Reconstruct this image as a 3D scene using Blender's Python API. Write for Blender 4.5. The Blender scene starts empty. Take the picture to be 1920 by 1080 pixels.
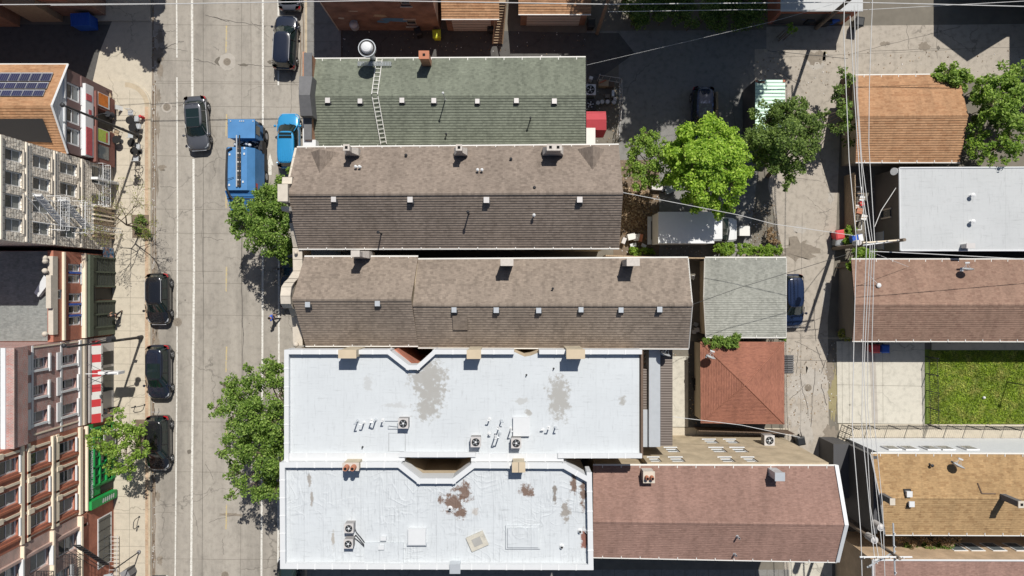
import bpy, math, random
from math import radians as R, pi, sin, cos, sqrt
from mathutils import Vector, Matrix, noise as mnoise
random.seed(7)
# ------------------------------------------------------------------ camera, sky, sun, exposure
H, FP = 57.0, 1280.0                     # camera height (m), focal length in photo pixels
SX, SY = -0.222, -0.664                  # shadow offset per metre of height
scene = bpy.context.scene
COL = scene.collection
cd = bpy.data.cameras.new("camera"); cam = bpy.data.objects.new("camera", cd); COL.objects.link(cam)
cd.sensor_width = 36.0; cd.lens = 36.0*FP/1920.0; cd.clip_end = 2000; cd.clip_start = 0.5
cam.location = (0, 0, H); cam.rotation_euler = (0, 0, 0)
scene.camera = cam
k_ = sqrt(SX*SX+SY*SY); ELEV = math.atan2(1.0, k_)
sun_dir = Vector((-SX, -SY, 1.0)).normalized()        # towards the sun
w = bpy.data.worlds.new("World"); scene.world = w; w.use_nodes = True
nt = w.node_tree; bg = nt.nodes["Background"]; sky = nt.nodes.new("ShaderNodeTexSky")
sky.sky_type = 'NISHITA'; sky.sun_disc = False; sky.sun_elevation = ELEV
sky.sun_rotation = math.atan2(sun_dir.x, sun_dir.y)
nt.links.new(sky.outputs[0], bg.inputs[0]); bg.inputs[1].default_value = 0.06
sd = bpy.data.lights.new("sun", 'SUN'); sd.energy = 4.9; sd.angle = R(0.53); sd.color = (1.0, 0.955, 0.88)
sun = bpy.data.objects.new("sun", sd); COL.objects.link(sun)
sun.rotation_euler = sun_dir.to_track_quat('Z', 'Y').to_euler(); sun.location = (20, 30, 80)
scene.view_settings.view_transform = 'Standard'; scene.view_settings.look = 'None'
scene.view_settings.exposure = 0.08; scene.view_settings.gamma = 1.0

def P(px, py, z=0.0):
    s = (H-z)/FP
    return Vector(((px-960)*s, (540-py)*s, z))
def G(px, py): 
    v = P(px, py); return (v.x, v.y)

# ------------------------------------------------------------------ materials
class NB:
    def __init__(s, name):
        s.m = bpy.data.materials.new(name); s.m.use_nodes = True
        s.t = s.m.node_tree; s.b = s.t.nodes["Principled BSDF"]
        s.uv = None
    def n(s, typ, **kw):
        nd = s.t.nodes.new(typ)
        for k, v in kw.items():
            if hasattr(nd, k): setattr(nd, k, v)
            else: nd.inputs[k].default_value = v
        return nd
    def l(s, a, b): s.t.links.new(a, b)
    def coord(s):
        if not s.uv: s.uv = s.n("ShaderNodeUVMap").outputs[0]
        return s.uv
    def pos(s): return s.n("ShaderNodeNewGeometry").outputs["Position"]
    def noise(s, scale, detail=4, vec=None, rough=0.55, dist=0.0):
        nd = s.n("ShaderNodeTexNoise"); nd.inputs["Scale"].default_value = scale; nd.inputs["Detail"].default_value = detail
        nd.inputs["Roughness"].default_value = rough; nd.inputs["Distortion"].default_value = dist
        s.l(vec if vec is not None else s.pos(), nd.inputs["Vector"]); return nd.outputs["Fac"]
    def ramp(s, fac, stops, interp='LINEAR'):
        nd = s.n("ShaderNodeValToRGB"); cr = nd.color_ramp; cr.interpolation = interp
        while len(cr.elements) < len(stops): cr.elements.new(0.5)
        for e, (p, c) in zip(cr.elements, stops):
            e.position = p; e.color = (c, c, c, 1) if isinstance(c, (int, float)) else (*c, 1)
        s.l(fac, nd.inputs[0]); return nd.outputs[0]
    def mix(s, fac, a, b, mode='MIX'):
        nd = s.n("ShaderNodeMix", data_type='RGBA', blend_type=mode)
        for i, v in ((0, fac), (6, a), (7, b)):
            if hasattr(v, 'links'): s.l(v, nd.inputs[i])
            elif i == 0: nd.inputs[0].default_value = v
            else: nd.inputs[i].default_value = (v, v, v, 1) if isinstance(v, (int, float)) else (*v, 1)
        return nd.outputs[2]
    def math(s, op, a, b=0.0):
        nd = s.n("ShaderNodeMath", operation=op)
        for i, v in ((0, a), (1, b)):
            if hasattr(v, 'links'): s.l(v, nd.inputs[i])
            else: nd.inputs[i].default_value = v
        return nd.outputs[0]
    def bump(s, h, strength=0.5, dist=0.02):
        nd = s.n("ShaderNodeBump"); nd.inputs["Strength"].default_value = strength; nd.inputs["Distance"].default_value = dist
        s.l(h, nd.inputs["Height"]); s.l(nd.outputs[0], s.b.inputs["Normal"])
    def out(s, col, rough=0.8, metal=0.0, spec=0.3):
        if hasattr(col, 'links'): s.l(col, s.b.inputs["Base Color"])
        else: s.b.inputs["Base Color"].default_value = (*col, 1)
        s.b.inputs["Roughness"].default_value = rough; s.b.inputs["Metallic"].default_value = metal
        s.b.inputs["Specular IOR Level"].default_value = spec
        return s.m
def sc_(c, k): return tuple(min(1, x*k) for x in c)
def plain(name, c, rough=0.6, metal=0.0, var=0.12, scale=3.0, spec=0.35):
    s = NB(name); f = s.noise(scale, 5)
    col = s.mix(f, sc_(c, 1-var), sc_(c, 1+var)); return s.out(col, rough, metal, spec)
def shingle(name, c, dark, light, tab=0.24, row=0.19, spread=1.0, sheen=0.9):
    s = NB(name); br = s.n("ShaderNodeTexBrick"); s.l(s.coord(), br.inputs["Vector"])
    br.offset = 0.37; br.offset_frequency = 2
    for k, v in (("Scale", 1.0), ("Brick Width", tab), ("Row Height", row), ("Mortar Size", 0.009), ("Mortar Smooth", 0.2), ("Bias", -0.1)): br.inputs[k].default_value = v
    br.inputs["Color1"].default_value = (0, 0, 0, 1); br.inputs["Color2"].default_value = (1, 1, 1, 1); br.inputs["Mortar"].default_value = (0.22, 0.22, 0.22, 1)
    mid = lambda a, b_, f_: tuple(x+(y-x)*f_ for x, y in zip(a, b_))
    col = s.ramp(br.outputs["Color"], [(0.0, mid(c, dark, 0.65)), (0.3, sc_(c, 0.96)), (0.65, c), (0.88, sc_(c, 1.05)), (1.0, mid(c, light, 0.7))])
    big = s.ramp(s.noise(0.35, 5), [(0.3, 0.9), (0.7, 1.07)]); mf = s.n('ShaderNodeMapping'); mf.inputs['Scale'].default_value = (3.2, 9.0, 1); s.l(s.coord(), mf.inputs['Vector']); fine = s.ramp(s.noise(1.3, 3, mf.outputs[0], 0.6), [(0.34, 0.84), (0.5, 1.0), (0.7, 1.16)])
    col = s.mix(1.0, col, big, 'MULTIPLY'); col = s.mix(1.0, col, fine, 'MULTIPLY')
    st = s.n("ShaderNodeMapping"); st.inputs["Scale"].default_value = (1.3, 0.12, 1.0); s.l(s.coord(), st.inputs["Vector"])
    col = s.mix(1.0, col, s.ramp(s.noise(1.0, 4, st.outputs[0]), [(0.32, 0.93), (0.6, 1.02)]), 'MULTIPLY')
    sk = s.n("ShaderNodeMapping"); sk.inputs["Scale"].default_value = (2.2, 0.22, 1.0); s.l(s.pos(), sk.inputs["Vector"])
    col = s.mix(1.0, col, s.ramp(s.noise(0.7, 5, sk.outputs[0], 0.65), [(0.3, 0.86), (0.5, 1.0), (0.72, 1.08)]), 'MULTIPLY')
    s.bump(br.outputs["Color"], 0.35, 0.012)
    return s.out(col, sheen, 0, 0.25)
def brick(name, c1, c2, mortar, bw=0.22, bh=0.075, var=0.25, ms=0.012):
    s = NB(name); br = s.n("ShaderNodeTexBrick"); s.l(s.coord(), br.inputs["Vector"])
    for k, v in (("Scale", 1.0), ("Brick Width", bw), ("Row Height", bh), ("Mortar Size", ms), ("Bias", 0.0)): br.inputs[k].default_value = v
    br.inputs["Color1"].default_value = (*c1, 1); br.inputs["Color2"].default_value = (*c2, 1); br.inputs["Mortar"].default_value = (*mortar, 1)
    col = s.mix(1.0, br.outputs["Color"], s.ramp(s.noise(0.9, 6), [(0.3, 1-var), (0.72, 1+var*0.6)]), 'MULTIPLY')
    s.bump(br.outputs["Fac"], -0.5, 0.01); return s.out(col, 0.85, 0, 0.2)
def concrete(name, c, var=0.2, stain=0.35, cells=None, wet=None):
    s = NB(name); a = s.noise(0.22, 8, rough=0.62); b = s.noise(2.3, 6); d = s.noise(28, 3)
    col = s.mix(a, sc_(c, 1-var), sc_(c, 1+var*0.6))
    col = s.mix(1.0, col, s.ramp(b, [(0.28, 1-stain), (0.5, 1.0), (0.75, 1.06)]), 'MULTIPLY')
    col = s.mix(1.0, col, s.ramp(d, [(0.3, 0.88), (0.65, 1.05)]), 'MULTIPLY')
    sp = s.ramp(s.noise(1.1, 2), [(0.66, 0.0), (0.74, 1.0)])
    col = s.mix(s.math('MULTIPLY', sp, 0.35), col, sc_(c, 0.55))
    vo = s.n("ShaderNodeTexVoronoi", feature='DISTANCE_TO_EDGE'); vo.inputs["Scale"].default_value = 0.16
    vm = s.n("ShaderNodeVectorMath", operation='ADD'); nz = s.n("ShaderNodeTexNoise"); nz.inputs["Scale"].default_value = 1.2; nz.inputs["Detail"].default_value = 6
    s.l(s.pos(), nz.inputs["Vector"]); s.l(s.pos(), vm.inputs[0]); s.l(nz.outputs["Color"], vm.inputs[1]); s.l(vm.outputs[0], vo.inputs["Vector"])
    ck = s.math('MULTIPLY', s.ramp(vo.outputs["Distance"], [(0.0, 1.0), (0.006, 0.0)]), s.ramp(s.noise(0.13, 2), [(0.5, 0.0), (0.56, 0.7)]))
    col = s.mix(ck, col, sc_(c, 0.35))
    dv = s.n("ShaderNodeTexVoronoi"); dv.inputs["Scale"].default_value = 1.1; s.l(s.pos(), dv.inputs["Vector"])
    rd = s.n("ShaderNodeSeparateColor"); s.l(dv.outputs["Color"], rd.inputs[0])
    dots = s.math('LESS_THAN', dv.outputs["Distance"], s.math('MULTIPLY', s.math('POWER', rd.outputs[0], 4.0), 0.085))
    col = s.mix(s.math('MULTIPLY', dots, 0.75), col, sc_(c, 0.3))
    s.bump(d, 0.25, 0.01); return s.out(col, 0.9, 0, 0.2)
def glossy(name, c, rough=0.25, metal=0.0, coat=1.0, var=0.04):
    s = NB(name); s.out(s.mix(s.noise(2.0, 3), sc_(c, 1-var), sc_(c, 1+var)), rough, metal, 0.5)
    s.b.inputs["Coat Weight"].default_value = coat; s.b.inputs["Coat Roughness"].default_value = 0.06; return s.m
def leafmat(name, c1, c2, c3):
    s = NB(name); geo = s.n("ShaderNodeNewGeometry")
    col = s.ramp(geo.outputs["Random Per Island"], [(0.0, c1), (0.55, c2), (1.0, c3)])
    s.out(col, 0.55, 0, 0.3); tr = s.n("ShaderNodeBsdfTranslucent"); ms = s.n("ShaderNodeMixShader")
    s.l(s.mix(1.0, col, (1.5, 1.6, 0.7), 'MULTIPLY'), tr.inputs[0]); ms.inputs[0].default_value = 0.3
    o = s.t.nodes["Material Output"]; s.l(s.b.outputs[0], ms.inputs[1]); s.l(tr.outputs[0], ms.inputs[2]); s.l(ms.outputs[0], o.inputs[0]); return s.m
def membrane(name, c, wrinkle=0.0, blobs=(), seams=1.1, dirt=0.25):
    """painted roof membrane: streaks, seams, wrinkles and the worn brown spots that have a place of their own"""
    s = NB(name); pos = s.pos()
    col = s.mix(s.noise(0.5, 7), sc_(c, 0.9), sc_(c, 1.06))
    mp = s.n("ShaderNodeMapping"); mp.inputs["Scale"].default_value = (0.35, 3.0, 1); s.l(pos, mp.inputs["Vector"])
    mp2 = s.n("ShaderNodeMapping"); mp2.inputs["Scale"].default_value = (3.0, 0.35, 1); s.l(pos, mp2.inputs["Vector"])
    for v in (mp, mp2):
        col = s.mix(1.0, col, s.ramp(s.noise(2.6, 8, v.outputs[0], 0.75), [(0.3, 1-dirt), (0.44, 1.0), (0.8, 1.03)]), 'MULTIPLY')
    gr = s.ramp(s.noise(0.8, 9, rough=0.75), [(0.62, 0.0), (0.72, 1.0)])
    col = s.mix(s.math('MULTIPLY', gr, dirt*1.5), col, sc_(c, 0.5))
    sep = s.n("ShaderNodeSeparateXYZ"); s.l(pos, sep.inputs[0])
    fx = s.math('FRACT', s.math('DIVIDE', s.math('ADD', sep.outputs[0], 100.0), seams))
    sm = s.ramp(fx, [(0.0, 0.0), (0.014, 0.8), (0.03, 1.0), (0.98, 1.0), (1.0, 0.0)])
    col = s.mix(1.0, col, s.ramp(sm, [(0.0, 0.84), (0.4, 1.0)]), 'MULTIPLY')
    nz = s.noise(2.6, 7, rough=0.7)
    for (cx, cy, rx, ry, bc) in blobs:
        dx = s.math('DIVIDE', s.math('SUBTRACT', sep.outputs[0], cx), rx); dy = s.math('DIVIDE', s.math('SUBTRACT', sep.outputs[1], cy), ry)
        d = s.math('ADD', s.math('SQRT', s.math('ADD', s.math('MULTIPLY', dx, dx), s.math('MULTIPLY', dy, dy))), s.math('MULTIPLY', s.math('SUBTRACT', nz, 0.5), 3.2))
        col = s.mix(s.ramp(d, [(0.55, 0.95), (0.95, 0.0)]), col, bc)
    if wrinkle:
        wv = s.noise(0.6, 2, mp2.outputs[0], 0.4, 1.2); wv2 = s.noise(0.55, 2, None, 0.4, 2.2)
        msk = s.ramp(s.noise(0.33, 4), [(0.42, 0.1), (0.6, 1.0)]); h1 = s.ramp(wv, [(0.4, 0.0), (0.5, 1.0), (0.6, 0.0)]); h2 = s.ramp(wv2, [(0.43, 0.0), (0.5, 1.0), (0.57, 0.0)])
        s.bump(s.math('ADD', s.math('MULTIPLY', s.math('ADD', s.math('MULTIPLY', h1, 0.9), s.math('MULTIPLY', h2, 0.6)), msk), s.math('MULTIPLY', sm, 0.5)), wrinkle, 0.06)
    else: s.bump(s.noise(3, 6), 0.12, 0.03)
    return s.out(col, 0.62, 0, 0.3)
def ribbed(name, c, pitch=0.2, axis=1, depth=0.5):
    s = NB(name); sep = s.n("ShaderNodeSeparateXYZ"); s.l(s.pos(), sep.inputs[0])
    f = s.math('SINE', s.math('MULTIPLY', sep.outputs[axis], 2*pi/pitch))
    col = s.mix(s.noise(1.2, 6), sc_(c, 0.8), sc_(c, 1.12)); s.bump(f, depth, 0.04); return s.out(col, 0.5, 0.1, 0.4)

M = {}
M['street'] = concrete('street concrete', (0.345, 0.318, 0.28), 0.12, 0.16)
s = NB('street concrete with wheel tracks')
M['street'].name = 'street base'
tt = M['street'].node_tree; bs = tt.nodes['Principled BSDF']; src = bs.inputs['Base Color'].links[0].from_socket
h_ = NB.__new__(NB); h_.m = M['street']; h_.t = tt; h_.b = bs; h_.uv = None
mpt = h_.n("ShaderNodeMapping"); mpt.inputs["Scale"].default_value = (1.0, 0.03, 1.0); h_.l(h_.pos(), mpt.inputs["Vector"])
mps = h_.n("ShaderNodeMapping"); mps.inputs["Scale"].default_value = (0.55, 0.14, 1.0); h_.l(h_.pos(), mps.inputs["Vector"])
cc = h_.mix(1.0, src, h_.ramp(h_.noise(0.75, 4, mpt.outputs[0]), [(0.32, 0.84), (0.62, 1.05)]), 'MULTIPLY')
cc = h_.mix(1.0, cc, h_.ramp(h_.noise(1.0, 6, mps.outputs[0], 0.7), [(0.36, 0.80), (0.5, 1.0)]), 'MULTIPLY')
h_.l(cc, bs.inputs['Base Color'])
bpy.data.materials.remove(s.m)
M['alley'] = concrete('alley concrete', (0.385, 0.345, 0.295), 0.2, 0.26)
M['asphalt'] = concrete('patched asphalt', (0.10, 0.098, 0.094), 0.18, 0.25)
M['lot'] = concrete('grey parking lot', (0.225, 0.22, 0.21), 0.18, 0.25)
M['walk'] = concrete('sidewalk concrete', (0.50, 0.45, 0.365), 0.08, 0.12)
M['pad'] = concrete('pale concrete slab', (0.52, 0.495, 0.43), 0.1, 0.18)
M['curb'] = concrete('kerb stone', (0.47, 0.395, 0.29), 0.14, 0.22)
M['brickband'] = brick('brick paver strip', (0.42, 0.27, 0.17), (0.5, 0.36, 0.24), (0.42, 0.37, 0.3), 0.2, 0.1)
M['dirt'] = plain('dirt', (0.17, 0.13, 0.095), 0.95, 0, 0.4, 2.0)
M['groundm'] = plain('yard earth', (0.16, 0.145, 0.12), 0.95, 0, 0.35, 1.0)
M['joint'] = plain('joint', (0.14, 0.125, 0.105), 0.95)
M['crack'] = plain('crack', (0.11, 0.10, 0.09), 0.95)
M['tar'] = plain('dark stain', (0.215, 0.185, 0.15), 0.9, 0, 0.35, 4)
M['grime'] = plain('gutter grime', (0.19, 0.15, 0.115), 0.95, 0, 0.45, 2.5)
M['puddle'] = plain('muddy puddle', (0.27, 0.235, 0.13), 0.35, 0, 0.15, 2)
M['patch'] = concrete('new patch', (0.40, 0.37, 0.33), 0.1, 0.15)
s = NB('worn white paint'); f = s.ramp(s.noise(7, 7, rough=0.75), [(0.38, 0.0), (0.5, 1.0)])
M['linew'] = s.out(s.mix(f, (0.36, 0.33, 0.29), (0.64, 0.63, 0.59)), 0.7)
s = NB('worn yellow paint'); f = s.ramp(s.noise(8, 6, rough=0.7), [(0.42, 0.0), (0.56, 0.9)])
M['liney'] = s.out(s.mix(f, (0.36, 0.33, 0.28), (0.50, 0.39, 0.17)), 0.7)
M['sh_green'] = shingle('green shingles', (0.168, 0.184, 0.145), (0.118, 0.13, 0.103), (0.245, 0.26, 0.215))
M['sh_brown'] = shingle('brown shingles', (0.225, 0.184, 0.154), (0.155, 0.125, 0.104), (0.35, 0.285, 0.235))
M['sh_brown2'] = shingle('light brown shingles', (0.24, 0.197, 0.162), (0.165, 0.134, 0.11), (0.365, 0.30, 0.24))
M['sh_pink'] = shingle('rose brown shingles', (0.27, 0.168, 0.138), (0.215, 0.13, 0.105), (0.33, 0.21, 0.172), 0.3, 0.16)
M['sh_grey'] = shingle('grey shingles', (0.31, 0.315, 0.285), (0.24, 0.245, 0.22), (0.42, 0.42, 0.38))
M['sh_greyd'] = shingle('slate grey shingles', (0.24, 0.25, 0.24), (0.17, 0.18, 0.175), (0.33, 0.34, 0.33))
M['sh_red'] = shingle('red shingles', (0.285, 0.125, 0.085), (0.22, 0.095, 0.068), (0.35, 0.17, 0.12), 0.3, 0.17)
M['sh_orange'] = shingle('orange brown shingles', (0.39, 0.225, 0.125), (0.30, 0.155, 0.08), (0.54, 0.37, 0.22), 0.45, 0.2)
M['sh_tan'] = shingle('tan shingles', (0.37, 0.245, 0.125), (0.27, 0.165, 0.08), (0.47, 0.33, 0.19), 0.4, 0.2)
M['sh_house'] = shingle('weathered brown shingles', (0.265, 0.172, 0.13), (0.205, 0.125, 0.095), (0.34, 0.235, 0.175), 0.4, 0.2)
def bl(px, py, wx, wy, c=(0.15, 0.095, 0.07), z=11.85):
    a = P(px, py, z); k = (H-z)/FP; return (a.x, a.y, wx*k*1.15, wy*k*1.15, c)
PG = (0.33, 0.325, 0.31)
M['membrane'] = membrane('white painted roof', (0.515, 0.545, 0.57), 0.0, [bl(803, 707, 36, 34, PG, 11.5), bl(809, 736, 28, 34, PG, 11.5), bl(801, 766, 24, 22, PG, 11.5), bl(1048, 747, 21, 42, PG, 11.5), bl(1167, 751, 7, 9, PG, 11.5), bl(990, 774, 7, 6, PG, 11.5), bl(978, 752, 14, 6, (0.42, 0.43, 0.43), 11.5), bl(740, 760, 20, 5, (0.44, 0.455, 0.465), 11.5), bl(690, 720, 9, 14, (0.44, 0.455, 0.465), 11.5)], 2.4, 0.2)
M['wrinkled'] = membrane('wrinkled white roof', (0.515, 0.545, 0.57), 0.5, [bl(848, 942, 21, 19), bl(870, 922, 13, 19), bl(862, 962, 14, 12), bl(986, 920, 15, 11), bl(1075, 908, 6, 20), bl(1094, 925, 7, 30),
    bl(1040, 925, 4, 22, (0.2, 0.18, 0.16)), bl(1060, 958, 9, 18, (0.26, 0.24, 0.22)), bl(1096, 1012, 7, 19, (0.2, 0.075, 0.05)), bl(580, 900, 4, 11, (0.3, 0.28, 0.26)), bl(585, 935, 3, 14, (0.3, 0.28, 0.26)), bl(625, 1010, 3, 16, (0.35, 0.33, 0.3)), bl(890, 960, 8, 7, (0.4, 0.38, 0.36))], 1.25, 0.26)
M['white_roof'] = membrane('pale grey roof coating', (0.45, 0.465, 0.475), 0.0, (), 3.3, 0.22)
M['patchgrey'] = plain('bare grey patch', (0.33, 0.325, 0.31), 0.85, 0, 0.22, 2.5)
M['white'] = plain('white metal', (0.60, 0.61, 0.62), 0.45, 0, 0.05)
M['coping'] = plain('white coping', (0.58, 0.595, 0.61), 0.5, 0, 0.05, 4)
M['gutter'] = plain('white gutter', (0.66, 0.65, 0.62), 0.45, 0, 0.08)
M['seam'] = plain('seam', (0.36, 0.38, 0.4), 0.7)
M['galv'] = plain('galvanised metal', (0.50, 0.53, 0.56), 0.35, 0.3, 0.1)
M['vent'] = plain('roof vent', (0.52, 0.50, 0.49), 0.5, 0.1, 0.08)
M['dark'] = plain('dark metal', (0.035, 0.036, 0.04), 0.5, 0.2, 0.2)
M['black'] = plain('black', (0.012, 0.012, 0.013), 0.55)
M['rubber'] = plain('tyre rubber', (0.018, 0.018, 0.018), 0.85)
M['hole'] = plain('shaded opening', (0.008, 0.008, 0.008), 0.95)  # near-black stands for the shade inside flue and pipe mouths
M['stone'] = plain('limestone', (0.52, 0.47, 0.40), 0.85, 0, 0.2, 3)
M['beige'] = plain('beige stucco', (0.50, 0.415, 0.30), 0.9, 0, 0.12, 2)
M['chim_b'] = brick('beige brick', (0.50, 0.43, 0.31), (0.56, 0.48, 0.36), (0.42, 0.38, 0.3))
M['chim_w'] = plain('whitewashed brick', (0.50, 0.46, 0.42), 0.9, 0, 0.25, 6)
M['br_orange'] = brick('orange brick', (0.45, 0.2, 0.1), (0.38, 0.15, 0.08), (0.36, 0.3, 0.24))
M['br_red'] = brick('red brick', (0.50, 0.15, 0.085), (0.40, 0.11, 0.07), (0.32, 0.22, 0.17))
M['br_pink'] = brick('grey pink brick', (0.46, 0.28, 0.24), (0.32, 0.23, 0.21), (0.55, 0.45, 0.4), 0.25, 0.085)
M['br_mix'] = brick('purple brick', (0.40, 0.155, 0.13), (0.36, 0.25, 0.23), (0.5, 0.42, 0.39), 0.25, 0.085)
M['br_alley'] = brick('weathered alley brick', (0.30, 0.15, 0.10), (0.24, 0.14, 0.11), (0.3, 0.24, 0.2), 0.25, 0.085, 0.4)
M['br_cream'] = brick('cream brick', (0.52, 0.43, 0.30), (0.46, 0.37, 0.25), (0.42, 0.36, 0.27))
M['glass'] = glossy('window glass', (0.035, 0.045, 0.05), 0.08, 0, 0.3)
M['glassb'] = glossy('window glass with blinds', (0.13, 0.15, 0.16), 0.12, 0, 0.3)
M['curtain'] = plain('pale curtain', (0.25, 0.26, 0.25), 0.8, 0, 0.2, 3)
M['trimw'] = plain('white trim', (0.66, 0.67, 0.68), 0.6, 0, 0.06)
M['trimb'] = plain('cream trim', (0.74, 0.64, 0.50), 0.75, 0, 0.1)
M['redaw'] = plain('red canvas', (0.52, 0.045, 0.05), 0.7, 0, 0.1)
M['whaw'] = plain('white canvas', (0.66, 0.65, 0.62), 0.7, 0, 0.05)
M['greenp'] = plain('green paint', (0.015, 0.28, 0.065), 0.5, 0, 0.2, 2)
M['bluep'] = plain('blue paint', (0.02, 0.09, 0.42), 0.5, 0, 0.1)
M['wood'] = plain('weathered wood', (0.36, 0.27, 0.18), 0.85, 0, 0.3, 6)
M['woodd'] = plain('dark wood', (0.13, 0.09, 0.065), 0.85, 0, 0.3, 6)
M['pole'] = plain('utility pole wood', (0.20, 0.16, 0.125), 0.9, 0, 0.3, 5)
M['bark'] = plain('bark', (0.14, 0.105, 0.075), 0.9, 0, 0.3, 8)
M['wire'] = plain('pale wire', (0.55, 0.55, 0.55), 0.45)
M['wired'] = plain('dark wire', (0.05, 0.05, 0.05), 0.6)
M['terr'] = plain('clay pot', (0.42, 0.17, 0.10), 0.8)
M['greenbox'] = ribbed('mint painted steel', (0.50, 0.68, 0.57), 0.28, 1, 0.5)
M['skin'] = plain('skin', (0.42, 0.25, 0.17), 0.6, 0, 0.05)
M['leaf_street'] = leafmat('street tree leaves', (0.055, 0.11, 0.016), (0.14, 0.235, 0.035), (0.30, 0.41, 0.10))
M['leaf_lime'] = leafmat('lime leaves', (0.12, 0.23, 0.02), (0.25, 0.40, 0.03), (0.46, 0.60, 0.11))
M['leaf_dark'] = leafmat('dark leaves', (0.045, 0.085, 0.018), (0.115, 0.18, 0.035), (0.25, 0.34, 0.09))
M['leaf_mid'] = leafmat('mid leaves', (0.08, 0.15, 0.02), (0.18, 0.29, 0.035), (0.36, 0.48, 0.11))
M['leaf_ivy'] = leafmat('ivy leaves', (0.08, 0.15, 0.015), (0.16, 0.27, 0.03), (0.30, 0.42, 0.06))
M['leaf_olive'] = leafmat('olive buds', (0.13, 0.15, 0.03), (0.22, 0.24, 0.05), (0.33, 0.33, 0.10))
M['leaf_brown'] = leafmat('dry leaves', (0.12, 0.07, 0.035), (0.28, 0.19, 0.11), (0.52, 0.40, 0.27))
s = NB('grass'); geo = s.n("ShaderNodeNewGeometry")
col = s.ramp(geo.outputs["Random Per Island"], [(0.0, (0.19, 0.28, 0.025)), (0.55, (0.25, 0.35, 0.03)), (1.0, (0.33, 0.42, 0.06))])
col = s.mix(s.ramp(s.noise(0.9, 5), [(0.46, 0.0), (0.66, 0.8)]), col, (0.42, 0.40, 0.12)); M['grass'] = s.out(s.mix(1.0, col, s.ramp(s.noise(0.6, 4), [(0.35, 0.72), (0.6, 1.1)]), 'MULTIPLY'), 0.6, 0, 0.2)
M['turf'] = plain('lawn soil', (0.12, 0.17, 0.03), 0.95, 0, 0.3, 2)

M['porchd'] = ribbed('brown grey sheet', (0.14, 0.115, 0.10), 0.18, 1, 0.25)
M['dark2'] = plain('weathered grey coping', (0.13, 0.13, 0.135), 0.8, 0, 0.25, 4)
M['h_grey'] = plain('taupe siding', (0.20, 0.175, 0.145), 0.8, 0, 0.12, 2)
M['h_white'] = plain('white siding', (0.62, 0.64, 0.66), 0.7, 0, 0.08, 2)
M['h_dark'] = ribbed('dark and shaded siding', (0.085, 0.085, 0.09), 0.16, 2, 0.3)  # dark siding; also holds the shade of the tan house's west side
M['br_tan'] = brick('tan brick', (0.58, 0.42, 0.27), (0.52, 0.36, 0.23), (0.46, 0.37, 0.27))
M['bluefade'] = plain('faded blue paint', (0.10, 0.24, 0.42), 0.8, 0, 0.35, 3)
M['stone2'] = plain('pale limestone course', (0.72, 0.66, 0.57), 0.85, 0, 0.2, 3)
M['cl_grey2'] = plain('panel frame', (0.34, 0.35, 0.37), 0.5, 0.2, 0.1)
M['h_brown'] = plain('plum brown panel', (0.16, 0.10, 0.095), 0.7, 0, 0.15, 2)
M['h_brown2'] = plain('red brown wood', (0.20, 0.085, 0.07), 0.7, 0, 0.15, 3)
M['siding'] = ribbed('pale clapboard', (0.58, 0.62, 0.66), 0.18, 2, 0.3)
M['poster_red'] = plain('faded red print', (0.5, 0.1, 0.11), 0.7, 0, 0.5, 9)
M['poster_or'] = plain('orange poster', (0.62, 0.19, 0.03), 0.7, 0, 0.5, 7)
M['poster_gr'] = plain('yellow green poster', (0.42, 0.52, 0.10), 0.7, 0, 0.35, 7)
M['br_orange2'] = brick('orange red brick', (0.42, 0.11, 0.055), (0.34, 0.09, 0.05), (0.34, 0.2, 0.14))
M['shopgreen'] = plain('dark green shopfront', (0.085, 0.105, 0.075), 0.6, 0, 0.15)
s = NB('painted mural'); M['mural'] = s.out(s.ramp(s.noise(3, 4), [(0.35, (0.03, 0.12, 0.3)), (0.5, (0.2, 0.35, 0.5)), (0.6, (0.5, 0.2, 0.15)), (0.7, (0.6, 0.6, 0.55))]), 0.7)
s = NB('solar cells'); sep = s.n("ShaderNodeSeparateXYZ"); s.l(s.pos(), sep.inputs[0])
fx = s.ramp(s.math('FRACT', s.math('MULTIPLY', s.math('ADD', sep.outputs[0], 200.0), 6.5)), [(0.0, 1.0), (0.12, 0.0), (0.88, 0.0), (1.0, 1.0)])
M['solar'] = s.out(s.mix(fx, s.mix(s.noise(0.35, 1), (0.03, 0.03, 0.10), (0.02, 0.022, 0.035)), (0.16, 0.17, 0.2)), 0.25, 0, 0.5)
M['solar_d'] = plain('black panel', (0.022, 0.022, 0.024), 0.6)
s = NB('rough rock face'); br = s.n("ShaderNodeTexBrick"); s.l(s.coord(), br.inputs["Vector"])
for k_, v_ in (("Scale", 1.0), ("Brick Width", 0.5), ("Row Height", 0.26), ("Mortar Size", 0.02), ("Bias", 0.0)): br.inputs[k_].default_value = v_
br.inputs["Color1"].default_value = (0.92, 0.85, 0.74, 1); br.inputs["Color2"].default_value = (0.82, 0.74, 0.63, 1); br.inputs["Mortar"].default_value = (0.36, 0.3, 0.25, 1)
col = s.mix(1.0, br.outputs["Color"], s.ramp(s.noise(4, 6), [(0.3, 0.72), (0.6, 1.08)]), 'MULTIPLY'); s.bump(s.math('ADD', s.noise(3.5, 3), s.math('MULTIPLY', br.outputs["Fac"], -0.4)), 0.8, 0.10)
M['rock'] = s.out(col, 0.9, 0, 0.2)

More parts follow.
